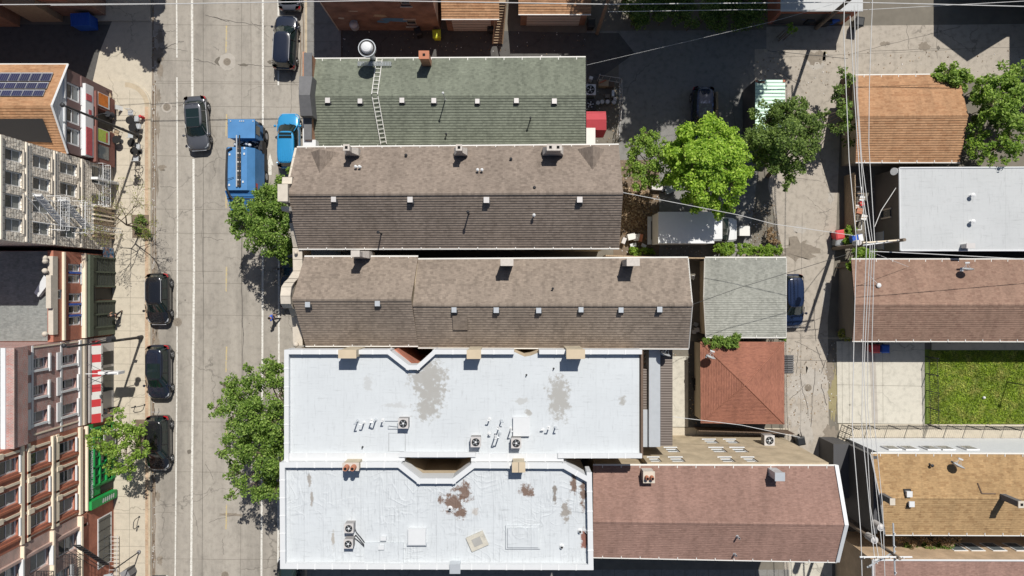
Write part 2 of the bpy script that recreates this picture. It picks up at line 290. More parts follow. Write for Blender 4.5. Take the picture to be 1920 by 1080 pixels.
# ------------------------------------------------------------------ mesh builder
SPLIT = {'bare_patch', 'gutter', 'rear_gutter', 'rake_board', 'window', 'brick_pier', 'belt_course', 'window_surround', 'paint_patch', 'storefront_lettering', 'storefront', 'shopfront', 'shop_window', 'parapet_coping', 'coping', 'cornice', 'cornice_ledge', 'rear_addition', 'blue_spandrel', 'corner_casting', 'poster_frame', 'band', 'sign_band', 'low_parapet', 'sheet', 'service_platform', 'chassis', 'pillars', 'stems', 'downpipe', 'roof_strip'}
class MB:
    def __init__(s): s.v = []; s.f = []; s.m = []; s.uv = []; s.mats = []; s.sm = False
    def pieces(s, tol=0.03):
        """groups of faces whose bounding boxes touch"""
        comp = list(range(len(s.v)))
        def fd(a):
            while comp[a] != a: comp[a] = comp[comp[a]]; a = comp[a]
            return a
        for f in s.f:
            for a in f[1:]: comp[fd(a)] = fd(f[0])
        boxes = {}
        for fi, f in enumerate(s.f):
            r = fd(f[0]); pts = [s.v[i] for i in f]; lo = [min(q[k] for q in pts) for k in range(3)]; hi = [max(q[k] for q in pts) for k in range(3)]
            if r in boxes: B = boxes[r]; B[0] = [min(a, b) for a, b in zip(B[0], lo)]; B[1] = [max(a, b) for a, b in zip(B[1], hi)]; B[2].append(fi)
            else: boxes[r] = [lo, hi, [fi]]
        bl_ = list(boxes.values())
        if len(bl_) > 400: return [list(range(len(s.f)))]
        ch = True
        while ch:
            ch = False; out = []
            for B in bl_:
                for C in out:
                    if all(B[0][k] <= C[1][k]+tol and C[0][k] <= B[1][k]+tol for k in range(3)):
                        C[0] = [min(a, b) for a, b in zip(B[0], C[0])]; C[1] = [max(a, b) for a, b in zip(B[1], C[1])]; C[2] += B[2]; ch = True; break
                else: out.append(B)
            bl_ = out
        return [sorted(B[2]) for B in bl_]
    def mi(s, m):
        if m not in s.mats: s.mats.append(m)
        return s.mats.index(m)
    def face(s, pts, m, uv=None):
        b = len(s.v); s.v.extend([tuple(p) for p in pts]); s.f.append(tuple(range(b, b+len(pts)))); s.m.append(s.mi(m)); s.uv.append(uv); return s
    def mesh(s, pts, faces, m):
        b = len(s.v); s.v.extend([tuple(p) for p in pts]); k = s.mi(m)
        for f in faces: s.f.append(tuple(b+i for i in f)); s.m.append(k); s.uv.append(None)
        return s
    def box(s, x0, x1, y0, y1, z0, z1, m, rz=0, c=None):
        x0, x1 = min(x0, x1), max(x0, x1); y0, y1 = min(y0, y1), max(y0, y1); z0, z1 = min(z0, z1), max(z0, z1)
        p = [(x, y, z) for z in (z0, z1) for y in (y0, y1) for x in (x0, x1)]
        if rz:
            cx, cy = c if c else ((x0+x1)/2, (y0+y1)/2)
            p = [(cx+(x-cx)*cos(rz)-(y-cy)*sin(rz), cy+(x-cx)*sin(rz)+(y-cy)*cos(rz), z) for x, y, z in p]
        return s.mesh(p, [(0, 2, 3, 1), (4, 5, 7, 6), (0, 1, 5, 4), (2, 6, 7, 3), (0, 4, 6, 2), (1, 3, 7, 5)], m)
    def cbox(s, c, size, m, rz=0):
        x, y, z = c; a, b, h = size; return s.box(x-a/2, x+a/2, y-b/2, y+b/2, z, z+h, m, rz)
    def prism(s, pts, z0, z1, m, mtop=None):
        ar = sum(pts[i][0]*pts[(i+1) % len(pts)][1]-pts[(i+1) % len(pts)][0]*pts[i][1] for i in range(len(pts)))
        if ar < 0: pts = pts[::-1]
        n = len(pts)
        s.face([(x, y, z1) for x, y in pts], mtop or m); s.face([(x, y, z0) for x, y in pts[::-1]], m)
        for i in range(n):
            a, b = pts[i], pts[(i+1) % n]; s.face([(a[0], a[1], z0), (b[0], b[1], z0), (b[0], b[1], z1), (a[0], a[1], z1)], m)
        return s
    def flat(s, pts, z, m):
        ar = sum(pts[i][0]*pts[(i+1) % len(pts)][1]-pts[(i+1) % len(pts)][0]*pts[i][1] for i in range(len(pts)))
        if ar < 0: pts = pts[::-1]
        return s.face([(x, y, z) for x, y in pts], m)
    def tube(s, p0, p1, r0, r1, m, n=8, cap=True):
        p0, p1 = Vector(p0), Vector(p1); d = p1-p0
        if d.length < 1e-6: return s
        q = d.to_track_quat('Z', 'Y'); a = q @ Vector((1, 0, 0)); b = q @ Vector((0, 1, 0)); pts = []
        for p, r in ((p0, r0), (p1, r1)):
            for i in range(n): t = 2*pi*i/n; pts.append(p+a*(r*cos(t))+b*(r*sin(t)))
        fs = [(i, (i+1) % n, n+(i+1) % n, n+i) for i in range(n)]
        if cap: fs += [tuple(range(n-1, -1, -1)), tuple(range(n, 2*n))]
        return s.mesh(pts, fs, m)
    def line(s, pts, r, m, n=6):
        for a, b in zip(pts[:-1], pts[1:]): s.tube(a, b, r, r, m, n)
        return s
    def cyl(s, x, y, z0, z1, r, m, n=16, r1=None): return s.tube((x, y, z0), (x, y, z1), r, r if r1 is None else r1, m, n)
    def ball(s, c, r, m, n=10, k=6, sz=1.0):
        pts = []; fs = []
        for j in range(k+1):
            for i in range(n): t = 2*pi*i/n; u = pi*j/k; pts.append((c[0]+r*sin(u)*cos(t), c[1]+r*sin(u)*sin(t), c[2]-r*cos(u)*sz))
        for j in range(k):
            for i in range(n): fs.append((j*n+i, j*n+(i+1) % n, (j+1)*n+(i+1) % n, (j+1)*n+i))
        return s.mesh(pts, fs, m)
    def strip(s, pts, wd, z, m):
        """flat ribbon along a polyline (xy)"""
        L = []; Rr = []
        for i, p in enumerate(pts):
            a = pts[max(0, i-1)]; b = pts[min(len(pts)-1, i+1)]; dx, dy = b[0]-a[0], b[1]-a[1]; d = sqrt(dx*dx+dy*dy) or 1
            L.append((p[0]-dy/d*wd/2, p[1]+dx/d*wd/2, z)); Rr.append((p[0]+dy/d*wd/2, p[1]-dx/d*wd/2, z))
        for i in range(len(pts)-1): s.face([L[i], Rr[i], Rr[i+1], L[i+1]], m)
        return s
    def slope(s, e0, e1, r0, r1, m, course=0.2, lift=0.04):
        """real lapped shingle courses between an eave line and a ridge line"""
        e0, e1, r0, r1 = map(Vector, (e0, e1, r0, r1)); L = ((r0-e0).length+(r1-e1).length)/2
        n = max(2, round(L/course)); nrm = (e1-e0).cross(r0-e0)
        if nrm.length < 1e-6: nrm = (e1-e0).cross(r1-e1)
        nrm.normalize()
        if nrm.z < 0: nrm = -nrm
        ax = (e1-e0).normalized()
        for i in range(n):
            a, b = i/n, (i+1)/n
            A, B = e0.lerp(r0, a), e1.lerp(r1, a); C, D = e1.lerp(r1, b), e0.lerp(r0, b)
            A2, B2 = A+nrm*lift, B+nrm*lift; C2, D2 = C+nrm*lift*0.05, D+nrm*lift*0.05
            u = [(p-e0).dot(ax)+200 for p in (A, B, C, D)]; v0, v1 = i*0.19, (i+1)*0.19
            f = [A2, B2, C2, D2]; uvs = [(u[0], v0), (u[1], v0), (u[2], v1), (u[3], v1)]
            if (B2-A2).cross(D2-A2).z < 0: f = f[::-1]; uvs = uvs[::-1]
            s.face(f, m, uvs)
            s.face([A, B, B2, A2], m, [(u[0], v0), (u[1], v0), (u[1], v0+.02), (u[0], v0+.02)])
        return s
    def build(s, name, parent=None, smooth=False, loc=None, kind=None, label=None):
        if name in SPLIT and parent is not None:
            ps = s.pieces()
            if 1 < len(ps) < 70:
                o = None
                for fl in ps:
                    c = MB()
                    for fi in fl: c.face([s.v[i] for i in s.f[fi]], s.mats[s.m[fi]], s.uv[fi])
                    o = c._build(name, parent, smooth, loc, kind, label)
                return o
        return s._build(name, parent, smooth, loc, kind, label)
    def _build(s, name, parent=None, smooth=False, loc=None, kind=None, label=None):
        me = bpy.data.meshes.new(name)
        off = Vector((0, 0, 0))
        if parent is not None: off = parent_loc(parent)
        elif loc is not None: off = Vector(loc)
        me.from_pydata([(x-off.x, y-off.y, z-off.z) for x, y, z in s.v], [], s.f)
        for m in s.mats: me.materials.append(M[m] if isinstance(m, str) else m)
        me.polygons.foreach_set("material_index", s.m)
        uvl = me.uv_layers.new(name="UVMap"); data = [0.0]*(2*len(me.loops)); k = 0
        for fi, f in enumerate(s.f):
            u = s.uv[fi]
            if u is None:
                p0 = Vector(s.v[f[0]]); p1 = Vector(s.v[f[1]]); p2 = Vector(s.v[f[2]]); nr = (p1-p0).cross(p2-p0)
                ax, ay, az = abs(nr.x), abs(nr.y), abs(nr.z)
                for vi in f:
                    x, y, z = s.v[vi]
                    a = (x, y) if az >= ax and az >= ay else ((y, z) if ax >= ay else (x, z))
                    data[k] = a[0]+200; data[k+1] = a[1]+200; k += 2
            else:
                for a in u: data[k] = a[0]; data[k+1] = a[1]; k += 2
        uvl.data.foreach_set("uv", data)
        if smooth: me.polygons.foreach_set("use_smooth", [True]*len(me.polygons))
        me.update()
        o = bpy.data.objects.new(name, me); COL.objects.link(o)
        if parent is not None: o.parent = parent
        else: o.location = off
        if kind: o['kind'] = kind
        if label: o['label'] = label
        return o
def parent_loc(o):
    v = Vector((0, 0, 0))
    while o is not None: v = v+Vector(o.location); o = o.parent
    return v
def tag(o, label, cat, group=None):
    o['label'] = label; o['category'] = cat
    if group: o['group'] = group
    return o
def thing(name, label, cat, loc=(0, 0, 0), group=None):
    o = bpy.data.objects.new(name, None); COL.objects.link(o); o.location = loc; o.empty_display_size = 0.3
    return tag(o, label, cat, group)
def dup(root, loc, rz, label, group=None):
    """a copy of a thing with its parts and sub-parts"""
    r = root.copy(); COL.objects.link(r); r.location = loc; r.rotation_euler = (0, 0, rz); r['label'] = label
    if group: r['group'] = group
    for ch in list(root.children):
        c = ch.copy(); COL.objects.link(c); c.parent = r
        for g in list(ch.children): d = g.copy(); COL.objects.link(d); d.parent = c
    return r
def struct(mb, name, smooth=False): return mb.build(name, None, smooth, kind='structure')
# ------------------------------------------------------------------ ground, roads, walks
def gp(*pts): return [G(x, y) for x, y in pts]
b = MB(); b.box(-160, 160, -140, 140, -0.4, 0.0, 'groundm'); struct(b, 'ground')
def jag(p0, p1, amp=3.0, n=14, seed=0):
    r = random.Random(seed); pts = []
    off = 0
    for i in range(n+1):
        t = i/n; off = off*0.7+r.uniform(-amp, amp)*0.6; e = min(1, 6*t, 6*(1-t)); dx, dy = p1[0]-p0[0], p1[1]-p0[1]; d = sqrt(dx*dx+dy*dy) or 1
        pts.append((p0[0]+dx*t-dy/d*off*e, p0[1]+dy*t+dx/d*off*e))
    return pts
def blob(cx, cy, rx, ry, seed=0, n=34, j=0.55):
    r = random.Random(seed); w_ = [r.uniform(-1, 1) for _ in range(8)]
    return [G(cx+rx*cos(2*pi*i/n)*(1+r.uniform(-j, j)*0.6+0.22*w_[0]*sin(3*2*pi*i/n+seed)+.18*w_[1]*sin(5*2*pi*i/n)), cy+ry*sin(2*pi*i/n)*(1+r.uniform(-j, j)*0.6+0.22*w_[2]*cos(2*2*pi*i/n+seed)+.15*w_[3]*cos(7*2*pi*i/n))) for i in range(n)]
# street (one sheet, joints and cracks laid on it)
b = MB(); b.flat(gp((284, -600), (578, -600), (578, 1700), (284, 1700)), 0.010, 'street')
J = 0.014
for x0, x1 in ((290, 570),):
    for i, y in enumerate((46, 113, 152, 156, 194, 198, 236, 292, 392, 437, 507, 530, 590, 718, 790, 884, 960, 1047)):
        if i % 3 == 1: b.strip([G(*p) for p in jag((292, y), (335+random.randint(0, 120), y+2), 0.6, 8, i)], 0.025, J, 'joint')
        else: b.strip([G(*p) for p in jag((292, y), (568, y+3), 0.5, 12, i)], 0.022, J, 'joint')
b.strip([G(*p) for p in jag((454, 430), (456, 900), 1.6, 40, 5)], 0.05, J, 'crack')
for sx in (381, 453, 381): b.strip([G(sx, 0), G(sx+0.6, 560), G(sx-2, 1080)], 0.022, J, 'joint')
b.strip([G(470, -20), G(471, 110), G(470, 220)], 0.025, J, 'joint')
CR = [((400, 32), (498, 50)), ((361, 109), (405, 122)), ((446, 121), (512, 124)), ((300, 92), (345, 78)), ((385, 28), (430, 40)), ((470, 40), (505, 70)), ((381, 200), (395, 193)), ((290, 60), (330, 58)),
      ((400, 88), (410, 96)), ((310, 90), (352, 96)), ((382, 445), (420, 450)), ((392, 980), (440, 965)), ((300, 200), (340, 198)), ((380, 395), (381, 520)), ((455, 590), (456, 640)), ((400, 900), (385, 870)), ((540, 0), (536, 120)), ((548, 130), (545, 220)), ((300, 350), (332, 352)), ((420, 1040), (418, 1010))]
for i, (p, q) in enumerate(CR): b.strip([G(*a) for a in jag(p, q, 2.2, 16, 20+i)], 0.045 if i < 5 else 0.028, J+0.0005*(i % 4), 'crack')
for i, (x, y, rx, ry) in enumerate(((300, 68, 6, 12), (297, 105, 10, 16), (300, 130, 5, 18), (297, 180, 4, 14), (295, 340, 3, 28), (294, 600, 4, 30), (293, 500, 3, 40), (304, 315, 7, 6), (296, 930, 5, 9), (300, 1050, 5, 10), (296, 235, 4, 25), (436, 965, 22, 3), (294, 640, 5, 20))):
    b.flat(blob(x, y, rx, ry, i), J+0.001, 'tar')
for i, (x, y, rx, ry) in enumerate(((411, 116, 7, 9), (456, 122, 8, 3), (508, 116, 6, 4), (355, 847, 4, 4))): b.flat(blob(x, y, rx, ry, 40+i, 12), J+0.002, 'joint')
rg_ = random.Random(8)
for x0 in (286.3, 288.2):
    y = -40
    while y < 1120:
        L_ = rg_.uniform(20, 90); b.strip([G(*q) for q in jag((x0, y), (x0-.5, y+L_), .35, 8, int(y))], rg_.uniform(.05, .13), J+.0008, 'grime'); y += L_+rg_.uniform(0, 14)
for x0, y0, y1 in ((292, 160, 480), (291, 620, 640), (569, -20, 200), (564, 60, 210), (291, 880, 1080)): b.strip([G(*q) for q in jag((x0, y0), (x0-1, y1), 1.0, 26, y0+3)], .09, J+.0012, 'grime')
struct(b, 'street')
# painted markings
b = MB(); Z = 0.022
def vline(pts, wpx, m): b.strip([G(*p) for p in pts], wpx/22.456, Z, m)
vline([(331, -60), (332, 108)], 2.6, 'linew'); vline([(332, 145), (333, 420), (332, 700), (328, 1150)], 2.5, 'linew')
vline([(360, -60), (361, 182)], 4.2, 'linew'); vline([(363, 298), (364, 500), (361, 800), (358, 1150)], 4.0, 'linew')
for y0, y1 in ((48, 99), (214, 256), (500, 547), (650, 698), (800, 846), (945, 992), (330, 390)): b.strip([G(425, y0), G(424, y1)], 0.12, Z, 'liney')
vline([(493, -60), (493, 235)], 3.5, 'linew'); vline([(493, 400), (492, 700), (490, 1150)], 3.5, 'linew')
vline([(522, -60), (522, 160)], 3.0, 'linew'); vline([(523, 420), (523, 700), (521, 1150)], 3.0, 'linew')
b.flat(gp((506.5, 287), (513, 311), (509.5, 309), (509.5, 328), (503.5, 328), (503.5, 309), (500, 311)), Z, 'linew')
struct(b, 'road_markings')
# alleys
b = MB()
b.flat(gp((-500, 46), (210, 46), (210, 152), (-500, 160)), 0.010, 'asphalt')
b.flat(gp((210, 40), (285, 40), (285, 162), (172, 162), (186, 100)), 0.012, 'walk')
b.flat(gp((636, 50), (1100, 62), (1160, 62), (1190, 100), (1120, 150), (636, 150)), 0.010, 'asphalt')
b.flat(gp((1100, 58), (1440, 56), (1440, 112), (1100, 112)), 0.0075, 'lot')
b.flat(gp((205, 148), (286, 148), (286, 215), (262, 215), (230, 175), (205, 165)), 0.009, 'walk')
struct(b, 'side_alley')
b = MB()
b.flat(gp((1415, 92), (1600, 92), (1580, 130), (1566, 470), (1552, 600), (1562, 1700), (1468, 1700), (1470, 480), (1440, 350), (1470, 150), (1415, 150)), 0.008, 'alley')
b.flat(gp((1437, 92), (1437, 50), (2600, 38), (2600, 150), (1600, 148), (1560, 140), (1440, 140)), 0.012, 'alley')
for i, (p, q, wd) in enumerate((((1490, 480), (1492, 620), .02), ((1504, 400), (1498, 1000), .02), ((1497, 655), (1493, 700), .04), ((1560, 640), (1540, 700), .05), ((1526, 560), (1530, 640), .05), ((1530, 650), (1545, 690), .06), ((1528, 690), (1520, 800), .05), ((1500, 700), (1515, 780), .05), ((1540, 720), (1550, 760), .06), ((1480, 750), (1510, 720), .04),
        ((1440, 108), (1920, 88), .02), ((1700, 45), (1703, 92), .03), ((1758, 45), (1757, 110), .025), ((1630, 96), (1800, 92), .03), ((1470, 330), (1540, 340), .02), ((1535, 400), (1560, 392), .03), ((1480, 860), (1520, 900), .03), ((1600, 100), (1800, 50), .03), ((1450, 130), (1500, 160), .03), ((1490, 640), (1540, 665), .03))):
    b.strip([G(*a) for a in jag(p, q, 2.0, 16, 60+i)], wd, 0.0165+0.0004*(i % 5), 'crack')
for i, (x, y, rx, ry, m) in enumerate(((1498, 470, 30, 20, 'tar'), (1562, 735, 9, 45, 'puddle'), (1556, 820, 12, 22, 'tar'), (1556, 690, 7, 30, 'tar'), (1548, 560, 6, 30, 'patch'), (1495, 728, 18, 26, 'patch'), (1525, 715, 30, 24, 'patch'), (1530, 122, 14, 9, 'patch'), (1543, 101, 8, 5, 'puddle'), (1532, 108, 18, 14, 'tar'),
        (1659, 82, 9, 4, 'tar'), (1733, 87, 11, 7, 'tar'), (1759, 90, 3, 4, 'joint'), (1512, 800, 12, 35, 'patch'), (1490, 780, 10, 20, 'patch'), (1558, 370, 6, 12, 'patch'), (1500, 430, 12, 8, 'patch'))):
    b.flat(blob(x, y, rx, ry, 80+i), 0.0135+0.0004*(i % 6), m)
struct(b, 'alley')
# parking lot, yards, slab, lawn strip
b = MB(); b.flat(gp((1160, 100), (1440, 100), (1420, 330), (1400, 500), (1230, 480), (1230, 300), (1160, 300)), 0.004, 'lot'); struct(b, 'parking_lot')
b = MB(); b.flat(gp((1150, 300), (1236, 300), (1236, 480), (1150, 480)), 0.016, 'dirt'); struct(b, 'dirt_yard')
b = MB(); b.prism(gp((1568, 640), (1733, 640), (1733, 795), (1570, 793)), 0, 0.06, 'pad')
for x in (1578, 1591, 1654): b.strip(gp((x, 642), (x+1, 793)), 0.02, 0.064, 'joint')
b.strip(gp((1568, 721), (1733, 724)), 0.02, 0.066, 'joint'); b.strip(gp((1634, 640), (1640, 794)), 0.5, 0.062, 'patch')
struct(b, 'concrete_slab')
b = MB(); b.prism(gp((1730, 655), (2300, 655), (2300, 795), (1733, 795)), 0, 0.04, 'turf'); struct(b, 'lawn_soil')
b = MB(); b.prism(gp((1572, 795), (2300, 797), (2300, 834), (1572, 838)), 0, 0.05, 'walk'); b.prism(gp((1746, 643), (2300, 643), (2300, 656), (1746, 656)), 0, 0.07, 'walk'); struct(b, 'garden_path')
b = MB()
b.prism(gp((1258, 668), (1290, 668), (1290, 800), (1258, 800)), 0, 0.08, 'pad'); b.flat(gp((1290, 640), (1315, 640), (1315, 810), (1290, 810)), 0.01, 'asphalt')
b.prism(gp((1230, 801), (1480, 803), (1480, 816), (1230, 816)), 0, 0.06, 'walk')
for x in (1307, 1363, 1415): b.strip(gp((x, 803), (x-3, 816)), 0.03, 0.065, 'joint')
struct(b, 'back_path')
b = MB(); b.flat(gp((1480, 1050), (1560, 1050), (1560, 1200), (1480, 1200)), 0.014, 'pad'); b.flat(gp((-16+640, 1068), (1480, 1068), (1480, 1300), (624, 1300)), 0.010, 'lot')
for x in range(1130, 1480, 22): b.strip(gp((x, 1068), (x+1, 1140)), 0.03, 0.013, 'joint')
b.strip(gp((624, 1110), (1480, 1112)), 0.03, 0.0135, 'joint')
struct(b, 'gangway_paving')
# sidewalks with kerbs
def arcp(cx, cy, r, a0, a1, n=10): return [(cx+r*cos(R(a0+(a1-a0)*i/n)), cy-r*sin(R(a0+(a1-a0)*i/n))) for i in range(n+1)]
b = MB()
b.prism([G(*p) for p in [(150, 153), (236, 153)]+arcp(236, 201, 48, 90, 0)+[(283, 1700), (150, 1700)]], 0, 0.13, 'walk')
band = arcp(236, 201, 46, 90, 0)+[(282, 1200)]; band2 = arcp(236, 201, 37, 90, 0)+[(274, 1200)]
for i in range(len(band)-1):
    m = 'curb' if i < 10 else 'brickband'
    b.face([(*G(*band2[i]), .1345), (*G(*band2[i+1]), .1345), (*G(*band[i+1]), .1345), (*G(*band[i]), .1345)][::-1], m)
b.strip(gp((281.5, 201), (281.5, 1200)), 0.14, 0.1385, 'curb')
for k, y in enumerate(range(186, 1100, 31)): b.strip(gp((212, y), (273, y+0.5)), 0.02, 0.1345, 'joint')
b.strip(gp((245, 170), (246, 560), (244, 1100)), 0.018, 0.136, 'joint')
b.prism(gp((150, -60), (283, -60), (283, 40), (150, 40)), 0, 0.12, 'walk')
struct(b, 'sidewalk')
b = MB(); b.prism(gp((572, -300), (640, -300), (640, 1700), (572, 1700)), 0, 0.13, 'lot'); b.strip(gp((574.5, -300), (574.5, 1700)), 0.2, 0.1345, 'curb')
for y in range(-20, 120, 33): b.strip(gp((575, y), (636, y)), 0.02, 0.135, 'joint')
struct(b, 'east_pavement')
b = MB(); b.prism(gp((250, 403), (281, 403), (281, 446), (250, 446)), 0.13, 0.15, 'dirt'); b.prism(gp((255, 786), (280, 786), (280, 830), (255, 830)), 0.131, 0.15, 'dirt'); b.build('tree_pit', kind='structure')
# manhole covers
def manhole(px, py, r, label, ring=0, z=0.016):
    x, y = G(px, py); t = thing('manhole_cover', label, 'manhole cover', (x, y, z), 'manhole covers in the roadways')
    if ring:
        b = MB(); rr = random.Random(px); b.prism([(x+ring*cos(a/12*pi)*rr.uniform(.9, 1.08), y+ring*sin(a/12*pi)*rr.uniform(.9, 1.08)) for a in range(24)], z-0.01, z+0.004, 'patch'); b.build('concrete_collar', t)
    b = MB(); b.cyl(x, y, z, z+0.012, r, 'tar', 24); b.build('lid', t)
    b = MB()
    for k in range(10): a = k*pi/5; b.cbox((x+cos(a)*r*.6, y+sin(a)*r*.6, z+.012), (r*.3, .03, .006), 'joint', a)
    b.tube((x, y, z+.012), (x, y, z+.02), r*.16, r*.16, 'joint', 10); b.build('rib', t)
manhole(426, 116, 0.31, 'round manhole with a wide cracked concrete collar in the street by the centre line', 0.72)
manhole(313, 201, 0.31, 'manhole in a pale ring between the kerb and the bike lane, beside the corner', 0.45)
manhole(333, 604, 0.36, 'spotted brown manhole on the lane line at the nose of the northernmost parked black car')
manhole(422, 1078, 0.3, 'dark manhole cut by the bottom edge of the picture')
manhole(1515, 727, 0.3, 'spoked drain cover in the broken alley concrete beside the red hip roof', 0.0, 0.02)
b = MB(); x, y = G(355, 847); b.cyl(x, y, 0.016, 0.024, 0.17, 'joint', 16); tag(b.build('valve_cover', None, loc=(x, y, 0)), 'small dark round valve cover in the bike buffer beside the tree', 'valve cover')
# ------------------------------------------------------------------ building helpers
def ceilz(fn, px, py, z=8.0):
    for _ in range(8): p = P(px, py, z); z = fn(p.x, p.y)
    return P(px, py, z)
def gable(name, label, px, ze, zr, mroof, mwall, cat='building', over=0.3, gut='gutter', rake='gutter', gable_m=None, group=None, course=0.19, ov_end=0.15, hidden_bottom=False):
    """gable roof, ridge along x. px = top-left, top-right, ridge-left, ridge-right, bottom-left, bottom-right pixels"""
    TL, TR, RL, RR, BL, BR = px; tl, tr, blp, brp = P(*TL, ze), P(*TR, ze), P(*BL, ze), P(*BR, ze); rl, rr = P(*RL, zr), P(*RR, zr)
    t = thing(name, label, cat, ((tl.x+brp.x)/2, (tl.y+brp.y)/2, 0), group)
    x0 = max(tl.x, blp.x, rl.x)+ov_end; x1 = min(tr.x, brp.x, rr.x)-ov_end; yt = min(tl.y, tr.y)-over; yb = max(blp.y, brp.y)+over; ym = (rl.y+rr.y)/2
    sl_t = (zr-ze)/((tl.y-rl.y) or 1); zt = ze+sl_t*over-0.12; zb = ze+(zr-ze)/(rl.y-blp.y)*over-0.12
    b = MB(); b.box(x0, x1, yb, yt, 0, min(zt, zb), mwall)
    gm = gable_m or mwall
    for x in (x0, x1):
        pts = [(x, yt, zt), (x, yb, zb), (x, ym, zr-0.12)]; b.face(pts if x == x0 else pts[::-1], gm)
    b.build('wall', t)
    b = MB(); b.slope(tl, tr, rl, rr, mroof, course); b.slope(brp, blp, rr, rl, mroof, course)
    for A, B, C, D in ((tl, tr, rr, rl), (brp, blp, rl, rr)):      # underside
        dn = Vector((0, 0, -0.09)); f = [A+dn, B+dn, C+dn, D+dn]; b.face(f, 'woodd')
    n = int((rr-rl).length/0.3); ax = (rr-rl)/max(n, 1)            # ridge caps
    for i in range(n):
        a = rl+ax*i; c = a+ax*1.08; w_ = 0.13
        for sg in (1, -1):
            q = [a+Vector((0, 0, .045)), c+Vector((0, 0, .035)), c+Vector((0, sg*w_, -.015)), a+Vector((0, sg*w_, -.01))]
            b.face(q if sg < 0 else q[::-1], mroof, [(i*.37, 0), (i*.37+.3, 0), (i*.37+.3, .15), (i*.37, .15)])
    roof = b.build('roof', t)
    b = MB()
    if gut:
        for A, B, sg in ((tl, tr, 1), (blp, brp, -1)):
            b.tube(A+Vector((0, sg*0.05, -0.02)), B+Vector((0, sg*0.05, -0.02)), 0.065, 0.065, gut, 6)
            L = (B-A).length; k = int(L/1.3)
            for i in range(k): q = A+(B-A)*((i+.5)/k); b.cbox((q.x, q.y-sg*0.05, q.z+.0), (.05, .22, .075), gut)
        b.build('gutter', t)
    if rake:
        b = MB()
        for A, C in ((tl, rl), (rl, blp), (tr, rr), (rr, brp)):
            b.tube(A+Vector((0, 0, -.03)), C+Vector((0, 0, -.03)), 0.055, 0.055, rake, 4)
        b.build('rake_board', t)
    def fn(x, y):
        f = (x-rl.x)/((rr.x-rl.x) or 1); yr = rl.y+(rr.y-rl.y)*f; yt_ = tl.y+(tr.y-tl.y)*f; yb_ = blp.y+(brp.y-blp.y)*f
        return zr-(zr-ze)*((y-yr)/(yt_-yr) if y > yr else (yr-y)/(yr-yb_))
    return t, fn, roof
def stack(parent, fn, px, py, w_, d_, h, m, cap='stone', pots=0, potm='terr', flare=0.0, name='chimney', rz=0, holes=0):
    """masonry stack whose foot shows at this spot of the roof"""
    p = ceilz(fn, px, py); x, y, z = p; b = MB(); z0 = z-1.2
    b.box(x-w_/2, x+w_/2, y-d_/2, y+d_/2, z0, z+h, m, rz)
    if flare:
        f = flare; q0 = [(x-w_/2-f, y-d_/2-.06), (x+w_/2+f, y-d_/2-.06), (x+w_/2+f, y+d_/2+.1), (x-w_/2-f, y+d_/2+.1)]; q1 = [(x-w_/2-.01, y-d_/2-.01), (x+w_/2+.01, y-d_/2-.01), (x+w_/2+.01, y+d_/2+.01), (x-w_/2-.01, y+d_/2+.01)]
        V_ = [(*a, z0) for a in q0]+[(*a, z+h*.3) for a in q0]+[(*a, z+h*.62) for a in q1]
        b.mesh(V_, [(k, (k+1) % 4, 4+(k+1) % 4, 4+k) for k in range(4)]+[(4+k, 4+(k+1) % 4, 8+(k+1) % 4, 8+k) for k in range(4)], m)
    b.box(x-w_/2-.04, x+w_/2+.04, y-d_/2-.04, y+d_/2+.04, z+h, z+h+.08, cap, rz)
    if holes:
        for k in range(holes): xx = x+(k-(holes-1)/2)*w_*.55; b.box(xx-.09, xx+.09, y-.09, y+.09, z+h+.0805, z+h+.10, 'hole' if k % 2 == 0 else 'hole', rz)
    c = b.build(name, parent)
    for i in range(pots):
        q = MB(); xx = x+(i-(pots-1)/2)*w_/max(pots, 1)*0.95; q.cyl(xx, y, z+h+.1, z+h+.45, .15, potm, 14, .12); q.cyl(xx, y, z+h+.45, z+h+.47, .09, 'hole', 12); q.build('flue', c)
    return c
def boxvent(parent, fn, px, py, m='vent', s_=0.3, h=0.2):
    x, y, z = ceilz(fn, px, py); b = MB(); s_ *= random.uniform(.92, 1.12); h *= random.uniform(.85, 1.2); x += random.uniform(-.05, .05); y += random.uniform(-.04, .04); b.box(x-s_/2, x+s_/2, y-s_/2, y+s_/2, z-.1, z+h, m); b.box(x-s_/2-.04, x+s_/2+.04, y-s_/2-.05, y+s_/2+.05, z+h, z+h+.05, m)
    b.box(x-s_/2-.1, x+s_/2+.1, y-s_/2-.1, y+s_/2+.12, z-.1, z+.035, 'dark'); return b.build('vent', parent)
def pipe(parent, fn, px, py, h, r=.05, m='galv', cap=True, name='vent_pipe'):
    x, y, z = ceilz(fn, px, py); b = MB(); b.cyl(x, y, z-.2, z+h, r, m, 10)
    b.cyl(x, y, z-.05, z+.06, r*2.3, m, 12, r*1.2)
    if cap: b.cyl(x, y, z+h+.04, z+h+.1, r*2.1, m, 12, r*.6); b.cyl(x, y, z+h, z+h+.04, r*.6, m, 8)
    else: b.cyl(x, y, z+h, z+h+.004, r*.8, 'hole', 10)
    return b.build(name, parent)
